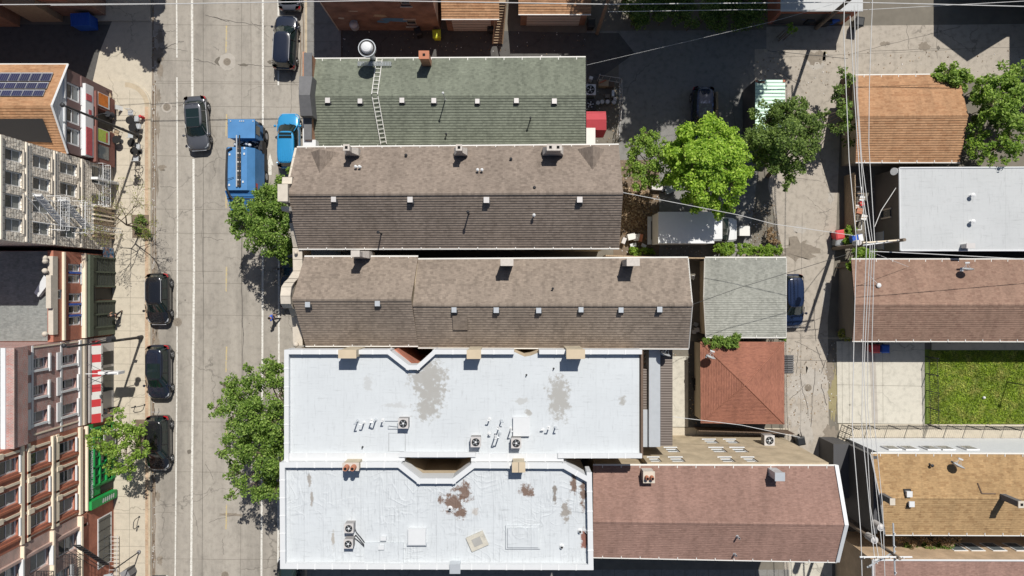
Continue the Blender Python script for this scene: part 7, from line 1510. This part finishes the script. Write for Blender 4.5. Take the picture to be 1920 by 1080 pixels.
# clutter yard on the right between fence and pale roof
ly = thing('handcart', 'long white metal cart with junk in the narrow yard by the cables', 'cart', (*G(1602, 390), 0)); a = G(1594, 432); c = G(1614, 352)
for xx in (a[0], c[0]-.25): b = MB(); b.box(xx-.03, xx+.03, a[1], c[1], .55, .62, 'trimw'); b.build('rail', ly)
for k in range(6): yy = a[1]+(c[1]-a[1])*k/5; b = MB(); b.box(a[0], c[0]-.25, yy-.03, yy+.03, .55, .6, 'trimw'); b.build('crossbar', ly)
for i, (x, y, w_, m, lab) in enumerate(((1606, 384, .35, 'redaw', 'red box on the white cart'), (1597, 390, .3, 'vent', 'grey box beside the red box on the white cart'), (1600, 398, .45, 'terr', 'brick coloured stack on the white cart'), (1605, 375, .4, 'trimw', 'white carton on the white cart'), (1601, 366, .4, 'dark', 'dark engine part on the white cart'), (1608, 410, .45, 'whaw', 'white sheet at the low end of the cart'))):
    p = G(x, y); t = thing('crate', lab, 'crate', (*p, .62), 'junk on the white cart'); b = MB(); b.box(p[0]-w_/2, p[0]+w_/2, p[1]-w_/2, p[1]+w_/2, .62, .62+w_, m, rj.uniform(-.3, .3)); b.build('box', t); b = MB(); b.box(p[0]-w_/2-.01, p[0]+w_/2+.01, p[1]-.03, p[1]+.03, .62, .63+w_, 'wood', 0); b.build('tape', t)
t = thing('blue_tub', 'blue plastic tub hung at the pole near the red bin', 'tub', (*G(1607, 446), 0)); p = P(1608, 446, 2.2); b = MB(); b.box(p.x-.38, p.x+.42, p.y-.28, p.y+.25, 1.6, 2.15, 'bluep', .2); b.build('tub', t); b = MB(); b.box(p.x+.1, p.x+.45, p.y-.25, p.y+.28, 2.16, 2.2, 'trimw', .2); b.build('lid', t)
# debris pile & white junk behind brown roof 1
clutter('scrap_pile', 'white boxes and scrap at the rear corner of the brown roofed rowhouse', 'scrap', [(1181, 445, .6, .5, .8, 'whaw', 'board'), (1192, 446, .5, .55, .7, 'whaw', 'board'), (1199, 447, .25, .6, .75, 'terr', 'board'), (1186, 460, .5, .3, .4, 'white', 'board'), (1206, 461, .4, .25, .3, 'white', 'board'), (1168, 452, .3, .5, .6, 'vent', 'board')])
t = thing('concrete_cap', 'square white slab standing in front of the box truck', 'slab', (*G(1392, 436), 0)); p = P(1396, 433, .9); b = MB(); b.box(p.x-.38, p.x+.38, p.y-.36, p.y+.36, 0, .9, 'white'); b.build('body', t); b = MB(); b.box(p.x-.42, p.x+.42, p.y-.4, p.y+.4, .9, .95, 'whaw'); b.build('lid', t)
clutter('yard_junk', 'grey and pale junk under the trees between the rowhouse and the lot', 'scrap', [(1230, 352, .9, .5, .5, 'vent', 'sheet'), (1244, 352, .2, .9, .6, 'dark', 'sheet'), (1254, 356, .8, .6, .4, 'galv', 'sheet'), (1222, 345, .5, .3, .5, 'h_grey', 'sheet'), (1245, 338, .3, .3, .7, 'white', 'sheet')])
clutter('garden_pots', 'stacked grey pots in the gap beside the pale grey garage', 'pots', [(1303, 608, .3, .3, .4, 'bingrey', 'pot'), (1305, 618, .35, .35, .4, 'vent', 'pot'), (1300, 622, .3, .3, .35, 'vent', 'pot'), (1297, 520, .2, .3, .5, 'white', 'pot')])
clutter('wheel_stack', 'dark tyres beside the red hip garage', 'tyres', [(1303, 714, .5, .5, .4, 'rubber', 'tyre'), (1304, 726, .4, .4, .3, 'rubber', 'tyre')])
t = thing('litter', 'brown heap of dry leaves and sticks behind the brown roofed rowhouse', 'leaf heap', (*G(1190, 390), 0)); t['kind'] = 'stuff'
rl2 = random.Random(9); b = MB(); x0, y0 = G(1193, 395)
for i in range(2600):
    if rl2.random() < .6: x, y = x0+rl2.gauss(0, .55), y0+rl2.gauss(0, 1.1)
    else: x, y = x0-.9+rl2.gauss(0, .5), y0-.2+rl2.gauss(0, .9)
    z = .02+.35*math.exp(-((x-x0)**2/.5+(y-y0)**2/1.8))*rl2.random(); a = rl2.uniform(0, pi); s_ = rl2.uniform(.04, .12)
    b.face([(x+s_*cos(a+k*pi/2), y+s_*sin(a+k*pi/2), z+rl2.uniform(-.02, .05)) for k in range(4)], 'leaf_brown')
bpy.data.objects.remove(t); o = b.build('leaf_heap', kind='stuff', loc=(x0, y0, 0)); tag(o, 'brown heap of dry leaves behind the brown roofed rowhouse', 'leaf heap')

# ================================================================= poles and wires
def upole(label, bx, by, htop, arms, r=.17, lean=(0, 0)):
    x, y = G(bx, by); t = thing('utility_pole', label, 'utility pole', (x, y, 0), 'wooden utility poles of the alley'); tx, ty = x+lean[0], y+lean[1]
    b = MB(); b.tube((x, y, 0), (tx, ty, htop), r, r*.66, 'pole', 14); b.build('pole', t)
    for (z, d0, d1, ang, m) in arms:
        f = z/htop; cx, cy = x+lean[0]*f, y+lean[1]*f; a = R(ang); A = Vector((cx+d0*cos(a), cy+d0*sin(a), z)); B = Vector((cx+d1*cos(a), cy+d1*sin(a), z)); b = MB(); b.tube(A, B, .06, .06, m, 6)
        c_ = b.build('crossarm', t)
        for k in range(4): q = A.lerp(B, (k+.25)/4); b = MB(); b.cyl(q.x, q.y, z+.05, z+.22, .05, 'trimw', 8, .03); b.build('insulator', c_)
    return t, (tx, ty)
tM, pM = upole('wooden utility pole leaning over the red bin in the middle of the alley', 1562, 466, 10.4, [(9.9, -2.6, .3, 4, 'trimb'), (9.1, -2.2, .4, 8, 'trimw')])
tN, pN = upole('wooden utility pole beside the blue bins at the top right garage', 1530, 53, 9.8, [(9.5, -1.0, 1.5, 0, 'trimb'), (9.0, -.8, 1.2, 90, 'trimb')])
tS, pS = upole('wooden utility pole rising over the tan roofed house at the bottom', 1556, 956, 10.3, [(10.0, -2.6, 1.0, 0, 'trimw'), (9.3, -2.0, .3, 30, 'galv'), (9.6, -1.4, 2.2, 92, 'galv')])
tT, pT = upole('wooden utility pole in the shade near the top centre', 1120, 62, 9.4, [(8.9, -1.2, 1.2, 0, 'trimb')])
b = MB(); q = P(1640, 1013, 8.8)
for k, (dx, dy) in enumerate(((0, 0), (.75, .9))): b = MB(); b.cyl(q.x+dx*.6, q.y+dy, 7.9, 8.8, .26, 'vent', 16); b.cyl(q.x+dx*.6, q.y+dy, 8.8, 8.9, .2, 'vent', 12, .08); b.build('transformer', tS)
b = MB(); q = P(1612, 452, 8.6); b.cyl(q.x, q.y-.1, 7.9, 8.5, .2, 'vent', 14); b.build('transformer', tM)
def wire(label, pts, r=.022, m='wire', sag=.0, grp='overhead wires along the alley', cat='wire', name='overhead_wire'):
    q = [P(*p) for p in pts]; b = MB(); out = []
    for A, B in zip(q[:-1], q[1:]):
        n = 7
        for i in range(n): f = i/n; p = A.lerp(B, f); p.z -= sag*4*f*(1-f); out.append(p)
    out.append(q[-1]); b.line(out, r, m, 5); o = b.build(name, None, loc=out[0]); return tag(o, label, cat, grp)
W_ = [('leftmost pale wire of the alley bundle', ((1585, -80, 9.6), (1582, 60, 9.5), (1592, 300, 9.3), (1606, 452, 9.9), (1601, 640, 9.5), (1598, 800, 9.4), (1614, 1000, 9.9), (1620, 1200, 9.9)), .03),
      ('second pale wire from the left of the alley bundle', ((1594, 30, 9.6), (1602, 180, 9.4), (1612, 330, 9.4), (1625, 452, 9.9), (1618, 640, 9.4), (1616, 800, 9.4), (1640, 1050, 9.9), (1641, 1200, 9.9)), .028),
      ('third pale wire from the left of the alley bundle', ((1602, 10, 9.5), (1606, 180, 9.4), (1620, 380, 9.4), (1632, 452, 9.9), (1624, 600, 9.4), (1620, 700, 9.3), (1632, 950, 9.5), (1648, 1050, 9.9)), .028),
      ('fourth pale wire of the alley bundle, crossing its neighbour', ((1609, 8, 9.5), (1608, 180, 9.4), (1616, 300, 9.4), (1636, 452, 9.9), (1627, 640, 9.3), (1627, 760, 9.3), (1656, 1050, 9.9)), .022),
      ('rightmost pale wire of the alley bundle', ((1637, -80, 9.6), (1636, 0, 9.6), (1630, 160, 9.4), (1629, 270, 9.4), (1640, 452, 9.9), (1635, 640, 9.5), (1640, 800, 9.4), (1655, 950, 9.6), (1663, 1200, 9.8)), .026)]
for l_, p_, r in W_: wire(l_, p_, r, 'wire', .0)
go = 'overhead wires across the top'
wire('thick white wire running across the whole top edge', ((-60, 9, 9.2), (330, 7, 9.0), (700, 1, 9.0), (1140, 8, 9.3), (1590, 4, 9.4), (1760, 8, 9.3), (2000, 14, 9.3)), .034, 'wire', 0, go)
wire('pale wire just above the kerb cut at the top left', ((95, 10, 8.0), (292, 8, 7.6)), .02, 'wire', 0, go)
wire('thin dark wire below the thick white wire at the top right', ((1140, 22, 9.0), (1400, 18, 9.0), (1590, 20, 9.2), (1920, 2, 9.2)), .02, 'wire', 0, go)
wire('pale wire falling from the top right pole towards the shaded lot', ((1575, 4, 9.3), (1450, 40, 8.6), (1100, 122, 7.2)), .009, 'wire', 0, go)
gs = 'service drops to the houses'
wire('pale service wire from the brown rowhouse ridge to the middle pole', ((1168, 361, 12.0), (1240, 375, 10.5), (1385, 403, 9.2), (1450, 420, 9.0), (1604, 442, 9.6)), .02, 'wire', 0, gs, name='service_wire')
wire('pale service wire from the rowhouse rear over the grey garage', ((1298, 571, 11.2), (1385, 540, 9.0), (1450, 520, 8.8), (1610, 470, 9.4)), .018, 'wired', 0, gs, name='service_wire')
wire('white service wire between the two low houses on the right', ((1632, 471, 9.4), (1740, 476, 8.6), (2000, 490, 6)), .026, 'wire', 0, gs, name='service_wire')
wire('short pale service wire ending on the weathered brown roof', ((1632, 472, 9.4), (1703, 500, 3.3)), .016, 'wire', 0, gs, name='service_wire')
wire('pale service wire reaching the taupe wall of the pale roofed house', ((1640, 425, 9.4), (1652, 395, 7), (1680, 352, 3.3)), .025, 'wire', 0, gs, name='service_wire')
wire('thin dark wire over the orange roofed garage into the alley', ((1590, 110, 8), (1440, 95, 7.5)), .018, 'wired', 0, gs, name='service_wire')
wire('thin cable from the grey garage to the weathered brown house', ((1475, 634, 3), (1600, 634, 3.2)), .012, 'wired', 0, gs, name='service_wire')
wire('long cable crossing the alley above the red hip garage', ((1250, 780, 7.5), (1390, 797, 6.8), (1500, 820, 7)), .02, 'wire', 0, gs, name='service_wire')

# small debris lying about in yards, gutters and the alley
rd = random.Random(21); b = MB()
for (x0, y0, x1, y1, n) in ((1160, 300, 1236, 478, 260), (1236, 455, 1450, 480, 160), (1400, 380, 1460, 470, 220), (1475, 640, 1568, 800, 220), (1590, 320, 1640, 470, 180), (1262, 660, 1312, 800, 120), (1745, 796, 1990, 830, 90), (1100, 150, 1165, 270, 160), (640, 60, 1100, 108, 120), (1440, 95, 1920, 135, 90), (286, 0, 292, 1080, 260), (1590, 990, 1640, 1080, 80), (1420, 100, 1560, 180, 80)):
    for _ in range(n):
        x, y = G(rd.uniform(x0, x1), rd.uniform(y0, y1)); s_ = rd.uniform(.015, .06); a = rd.uniform(0, pi); m = rd.choice(['grime', 'wood', 'leaf_brown', 'vent', 'grime', 'leaf_brown', 'trimw'])
        if m == 'trimw': s_ *= .7
        b.box(x-s_, x+s_, y-s_*.6, y+s_*.6, .017, .02+s_*.5, m, a)
o = b.build('debris', kind='stuff', loc=(*G(1200, 400), 0)); tag(o, 'small scattered debris and dry leaves in yards, gutters and the alley', 'debris')
# ================================================================= trees and plants
def leaves(b, rnd, cen, rad, n, size, m, flat_=.6, shell=.55):
    cx, cy, cz = cen; rx, ry, rz = rad
    for _ in range(n):
        while True:
            u = Vector((rnd.uniform(-1, 1), rnd.uniform(-1, 1), rnd.uniform(-1, 1))); L = u.length
            if .05 < L <= 1: break
        u *= (shell+(1-shell)*rnd.random())/max(L, .3)*min(1, L+.25)
        x, y, z = cx+u.x*rx, cy+u.y*ry, cz+u.z*rz; s_ = size*rnd.uniform(.6, 1.35); a = rnd.uniform(0, 2*pi)
        nrm = Vector((rnd.gauss(0, flat_)+u.x*.4, rnd.gauss(0, flat_)+u.y*.4, 1)).normalized(); t1 = nrm.cross(Vector((cos(a), sin(a), 0))).normalized(); t2 = nrm.cross(t1)
        c = Vector((x, y, z)); b.face([c-t1*s_, c+t2*s_*.55+t1*s_*.1, c+t1*s_, c-t2*s_*.55+t1*s_*.1], m)
def tree(name, label, base, clumps, m, n=26, size=.13, sub=9, trunk=.16, seed=1, bark='bark', group='trees', density=1.0, spread=.62):
    """clumps: (px, py, z, radius) main boughs; each grows sub clusters of leaves"""
    rnd = random.Random(seed); bx, by = G(*base); t = thing(name, label, 'tree', (bx, by, 0), group); b = MB(); w_ = MB()
    zf = min(c[2] for c in clumps)*.55+.3; lx, ly = sum(P(c[0], c[1], c[2]).x for c in clumps)/len(clumps), sum(P(c[0], c[1], c[2]).y for c in clumps)/len(clumps)
    fork = Vector((bx+(lx-bx)*.25, by+(ly-by)*.25, zf)); w_.tube((bx, by, 0), fork, trunk*1.15, trunk*.8, bark, 10)
    for (px, py, z, r) in clumps:
        c = P(px, py, z); mid = fork.lerp(c, .55)+Vector((0, 0, .25)); w_.tube(fork, mid, trunk*.5, trunk*.3, bark, 7); w_.tube(mid, c, trunk*.3, trunk*.12, bark, 6)
        k = int(sub*max(.6, (r/1.2)**1.6))
        for i in range(k):
            while True:
                u = Vector((rnd.uniform(-1, 1), rnd.uniform(-1, 1), rnd.uniform(-.8, .9)))
                if u.length <= 1: break
            sc = c+u*r*.95; rr = r*rnd.uniform(.24, .46)*spread/.62; w_.tube(c, sc, trunk*.09, .012, bark, 4)
            nn = int(n*density*rnd.uniform(.6, 1.3)*(rr/.45)**2); leaves(b, rnd, sc, (rr, rr, rr*.7), max(6, nn), size, m)
    w_.build('trunk', t); b.build('crown', t); return t
tree('street_tree', 'leafy green street tree overhanging the back of the garbage truck', (590, 420), [(470, 402, 6.2, 1.3), (500, 372, 6.8, 1.3), (525, 345, 6.6, 1.0), (455, 425, 5.8, 1.0), (500, 430, 6.8, 1.4), (530, 400, 7, 1.4), (520, 455, 6.3, 1.2), (541, 475, 5.8, .9), (448, 382, 5.6, .6), (440, 415, 5.4, .6), (478, 450, 5.8, .9), (436, 398, 5.2, .4), (545, 325, 6.2, .5)], 'leaf_street', 95, .095, 19, .15, 3)
tree('street_tree', 'largest leafy street tree with long branches beside the smooth white roof', (592, 800), [(460, 730, 7, 1.3), (500, 700, 7.5, 1.2), (525, 740, 8, 1.3), (440, 770, 6.5, 1.3), (480, 780, 8, 1.5), (520, 800, 8, 1.5), (450, 830, 7, 1.3), (490, 850, 7.8, 1.5), (525, 870, 8, 1.4), (445, 880, 6.3, 1.1), (480, 905, 7, 1.2), (515, 925, 7, 1.0), (433, 930, 5.6, .6), (405, 765, 5.8, .7), (420, 722, 6, .5), (515, 680, 7, .6), (415, 850, 5.5, .5), (465, 690, 6.5, .5)], 'leaf_street', 80, .095, 16, .2, 5, density=1.0)
tree('street_tree', 'small yellow green street tree in front of the green shopfront', (268, 798), [(185, 830, 5.2, .8), (215, 800, 5.6, .9), (245, 810, 5, 1.0), (200, 850, 4.8, .8), (235, 850, 5, .9), (262, 840, 4.5, .8), (215, 880, 4.4, .7), (240, 885, 4.2, .6), (175, 815, 4.8, .5), (225, 775, 5.2, .5), (265, 805, 4.5, .6)], 'leaf_mid', 85, .09, 22, .1, 8)
# budding bare tree
def bare_tree(name, label, base, hgt, seed, m):
    rnd = random.Random(seed); bx, by = G(*base); t = thing(name, label, 'tree', (bx, by, 0), 'trees'); w_ = MB(); b = MB()
    def grow(p, d, L, r, lv):
        q = p+d*L; w_.tube(p, q, r, r*.7, 'bark', 6)
        if lv <= 1:
            for _ in range(2): leaves(b, rnd, q+Vector((rnd.gauss(0, .12), rnd.gauss(0, .12), rnd.gauss(0, .1))), (.12, .12, .12), 2, .05, m)
        if lv == 0: return
        for k in range(3 if lv > 1 else 2): dd = (d+Vector((rnd.gauss(0, .62), rnd.gauss(0, .62), rnd.gauss(.0, .25)))).normalized(); grow(q, dd, L*rnd.uniform(.62, .85), r*.62, lv-1)
    grow(Vector((bx, by, .1)), Vector((-.05, .03, 1)).normalized(), hgt*.33, .09, 5); w_.build('trunk', t); b.build('crown', t); return t
bare_tree('street_tree', 'nearly bare budding street tree in front of the white fire escapes', (268, 428), 6.4, 4, 'leaf_olive')
def bush(name, label, spots, m, size=.11, n=60, seed=1, group=None, cat='bush', stems=True):
    """spots: (px, py, z, r)"""
    rnd = random.Random(seed); c0 = P(*spots[0][:3]); t = thing(name, label, cat, (c0.x, c0.y, 0), group); b = MB(); w_ = MB()
    for (px, py, z, r) in spots:
        c = P(px, py, z); w_.tube((c.x, c.y, 0), c, .04, .02, 'bark', 5)
        for i in range(7): u = Vector((rnd.uniform(-1, 1), rnd.uniform(-1, 1), rnd.uniform(-.5, .8))); sc = c+u*r*.7; w_.tube(c, sc, .02, .008, 'bark', 4); leaves(b, rnd, sc, (r*.5, r*.5, r*.4), int(n*(r/.6)**2*rnd.uniform(.5, 1.2))+6, size, m)
    w_.build('stems', t); b.build('foliage', t); return t
bush('planter_shrub', 'small dark shrub in the tree pit below the bare tree', [(266, 412, .5, .45), (262, 425, .5, .5), (272, 435, .5, .45)], 'leaf_dark', .08, 60, 3)
tree('maple_tree', 'bright lime green maple above the box truck', (1320, 345), [(1290, 262, 7, 1.4), (1330, 258, 7.4, 1.4), (1365, 270, 7, 1.2), (1385, 300, 6.6, 1.2), (1350, 310, 8.2, 1.6), (1300, 300, 8, 1.5), (1270, 290, 6.6, 1.1), (1280, 330, 7, 1.3), (1325, 350, 7.4, 1.5), (1370, 345, 7, 1.3), (1390, 335, 6, .9), (1300, 370, 6, 1.1), (1340, 385, 5.6, 1.0), (1372, 385, 5.5, .6), (1262, 345, 5.5, .8), (1320, 240, 6, .6)], 'leaf_lime', 100, .11, 17, .2, 12)
tree('yard_tree', 'thin light green tree between the brown rowhouse and the lime maple', (1215, 330), [(1195, 300, 5, 1.0), (1215, 270, 5.4, 1.0), (1235, 300, 5.4, 1.1), (1200, 335, 4.8, .9), (1230, 330, 5, .9), (1185, 275, 4.8, .6), (1250, 275, 5, .6), (1213, 250, 5, .5), (1180, 320, 4.2, .6)], 'leaf_mid', 100, .085, 22, .1, 17)
tree('alley_tree', 'dark green tree overhanging the mint container and the alley', (1440, 330), [(1440, 225, 5.5, 1.3), (1480, 215, 6, 1.3), (1505, 240, 6, 1.3), (1430, 265, 6, 1.3), (1470, 265, 7, 1.5), (1505, 280, 6, 1.1), (1450, 300, 6, 1.2), (1485, 320, 5.4, 1.0), (1415, 250, 5, .7), (1500, 195, 5.4, .6), (1530, 228, 5.5, .8), (1478, 345, 5, .6), (1420, 295, 4.6, .7)], 'leaf_dark', 100, .095, 18, .16, 19)
tree('alley_shrub_tree', 'tall ragged shrub at the left wall of the orange roofed garage', (1578, 215), [(1575, 170, 3.8, .8), (1580, 205, 4, .9), (1570, 235, 3.6, .8), (1590, 150, 3.4, .6), (1587, 240, 3, .7), (1580, 135, 3.2, .5), (1548, 215, 3, .5), (1590, 265, 2.2, .5)], 'leaf_dark', 70, .10, 16, .07, 21)
bush('alley_plant', 'bright green plant beside the shaded wall of the orange roofed garage', [(1585, 205, 3.6, .5), (1590, 228, 3.2, .5), (1582, 215, 3, .4)], 'leaf_ivy', .09, 60, 22)
gsx = 'shrubs behind the orange roofed garage'
bush('shrub', 'green shrub spilling over the top right corner of the orange roof', [(1775, 135, 3.4, .7), (1795, 145, 3.4, .8), (1810, 155, 3, .7), (1755, 137, 3, .4), (1785, 150, 3.3, .6)], 'leaf_mid', .10, 70, 23, gsx)
tree('garden_tree', 'dense green garden tree at the upper right edge behind the orange roof', (1880, 205), [(1850, 165, 4.6, 1.1), (1885, 150, 5, 1.2), (1915, 165, 5, 1.2), (1860, 200, 5, 1.1), (1900, 200, 5.4, 1.3), (1915, 130, 4.6, .7), (1835, 190, 4, .7), (1930, 220, 5, 1.0)], 'leaf_mid', 80, .11, 17, .14, 24)
tree('garden_tree', 'yellowish green garden tree below the dense one at the upper right', (1850, 285), [(1830, 250, 4, .9), (1860, 265, 4.4, 1.0), (1895, 255, 4.4, 1.1), (1820, 280, 3.6, .7), (1850, 292, 3.8, .8), (1890, 285, 4, 1.0), (1920, 280, 4, .9), (1812, 265, 3.4, .5)], 'leaf_ivy', 75, .10, 17, .1, 25)
bush('shrub', 'dark low shrub between the two garden trees', [(1835, 222, 1.5, .7), (1865, 232, 1.5, .7), (1900, 228, 1.6, .8), (1830, 170, 1.2, .6), (1845, 205, 1.4, .8), (1880, 215, 1.6, .8)], 'leaf_dark', .10, 90, 26, gsx)
# vines
gv = 'vines on fences and walls'
def vine(label, x0, x1, y0, y1, z, m, seed, n=18, r=.38, n2=60): rnd = random.Random(seed); return bush('vine', label, [(rnd.uniform(x0, x1), rnd.uniform(y0, y1), z+rnd.uniform(-.3, .2), r*rnd.uniform(.7, 1.2)) for _ in range(n)], m, .075, n2, seed, gv, 'vine')
vine('bright vine draped along the alley end of the plank fence', 1345, 1462, 463, 474, 2.0, 'leaf_ivy', 31, 34, .34, 90); vine('leafy vine at the alley edge beside the red bin', 1590, 1600, 428, 460, 1.2, 'leaf_ivy', 32, 10); vine('bright vine in front of the upper left corner of the weathered brown roof', 1592, 1655, 488, 502, 2.4, 'leaf_ivy', 33, 16, .36); vine('vine below the leaning middle pole', 1600, 1640, 468, 482, 1.6, 'leaf_ivy', 34, 10)
vine('vine clump between the grey garage and the red hip roof', 1325, 1385, 632, 645, 3.2, 'leaf_street', 35, 12, .42, 60); vine('weeds behind the rear corner of the brown roofed rowhouse', 1180, 1225, 466, 474, .5, 'leaf_ivy', 36, 12, .3); vine('small weeds at the end of the grey garage', 1460, 1474, 633, 640, 2.2, 'leaf_street', 37, 4, .2)
vine('ivy mass in deep shade under the top edge wires', 1185, 1420, -10, 46, 1.6, 'leaf_dark', 38, 60, .8, 45); vine('few bright hanging leaves in front of the shaded garage bins', 1478, 1502, 48, 58, 2.6, 'leaf_ivy', 39, 4, .25, 30)
vine('potted greens and dead stems along the cream wall at the bottom', 1700, 1795, 1020, 1032, 3.6, 'leaf_dark', 41, 14, .35, 50); vine('dry stems tangled under the gutter of the tan roof', 1680, 1800, 1008, 1022, 3.9, 'leaf_brown', 42, 14, .35, 40)
vine('scruffy plant beside the lower left wall of the weathered brown house', 1578, 1592, 610, 640, 1.0, 'leaf_olive', 43, 6, .3, 50); vine('low bushes at the foot of the concrete beside the lower alley', 1440, 1466, 430, 455, .6, 'leaf_brown', 44, 8, .3, 40)
# trees beyond the upper edge, whose shade crosses the lot
def over(label, gx, gy, z, r, seed, m='leaf_dark', k=7, dens=1.0):
    rnd = random.Random(seed); t = thing('tall_tree', label, 'tree', (gx, gy, 0), 'tall trees past the top edge'); b, w_ = MB(), MB(); w_.tube((gx, gy, 0), (gx, gy, z), .22, .1, 'bark', 8)
    for i in range(k*4): u = Vector((rnd.uniform(-1, 1), rnd.uniform(-1, 1), rnd.uniform(-.6, .6))); c = Vector((gx, gy, z))+u*r; w_.tube((gx, gy, z-1), c, .05, .02, 'bark', 4); leaves(b, rnd, c, (r*.36, r*.36, r*.28), int(260*dens), .17, m)
    w_.build('trunk', t); b.build('crown', t)
over('tall shade tree past the top edge, over the left of the dark lot', 11.6, 26.8, 11.5, 3.9, 51, k=14, dens=1.9); over('tall shade tree past the top edge, over the middle of the dark lot', 17.3, 26.6, 12.0, 4.0, 52, k=14, dens=1.9); over('tall shade tree past the top edge, over the right of the dark lot', 21.2, 28.0, 11.0, 3.4, 53, k=12, dens=1.7); over('slender tall tree past the top edge, dappling the middle of the lot', 13.6, 23.4, 13.2, 2.2, 57, k=6, dens=.3); over('slender tall tree past the top edge, dappling the right of the lot', 18.8, 23.2, 13.5, 2.2, 58, k=6, dens=.3); over('slender tall tree past the top edge, dappling the fenced nook', 9.2, 23.6, 13.0, 1.9, 59, k=5, dens=.3); over('tall street tree past the top left edge shading the corner', -30.6, 27.0, 7.6, 2.6, 54, k=11, dens=1.8)
# lawn blades
rg = random.Random(77); b = MB(); (xa, ya), (xb, yb) = G(1741, 794), G(1990, 658)
for i in range(26000):
    x, y = rg.uniform(xa, xb), rg.uniform(ya, yb); a = rg.uniform(0, pi); s_ = rg.uniform(.035, .075); h = rg.uniform(.05, .11); dx, dy = s_*cos(a), s_*sin(a)
    b.face([(x-dx, y-dy, .04), (x+dx, y+dy, .04), (x+rg.gauss(0, .05), y+rg.gauss(0, .05), .04+h)], 'grass')
o = b.build('grass', kind='stuff', loc=(xa, ya, 0)); tag(o, 'bright mown grass of the small lawn on the right', 'grass')
t = thing('garden_lamp', 'thin garden lamp post at the right edge of the lawn', 'lamp', (*G(1888, 722), 0)); x, y = G(1888, 716); b = MB(); b.cyl(x, y, 0, 3.0, .04, 'dark', 8); b.build('pole', t); b = MB(); b.box(x-.12, x+.12, y-.1, y+.1, 3.0, 3.15, 'white'); b.build('lamp_head', t)
t = thing('lawn_ball', 'small white ball lying on the lawn', 'ball', (*G(1843, 745), .1)); b = MB(); b.ball((*G(1843, 745), .14), .12, 'white', 14, 8); b.build('ball', t, True)
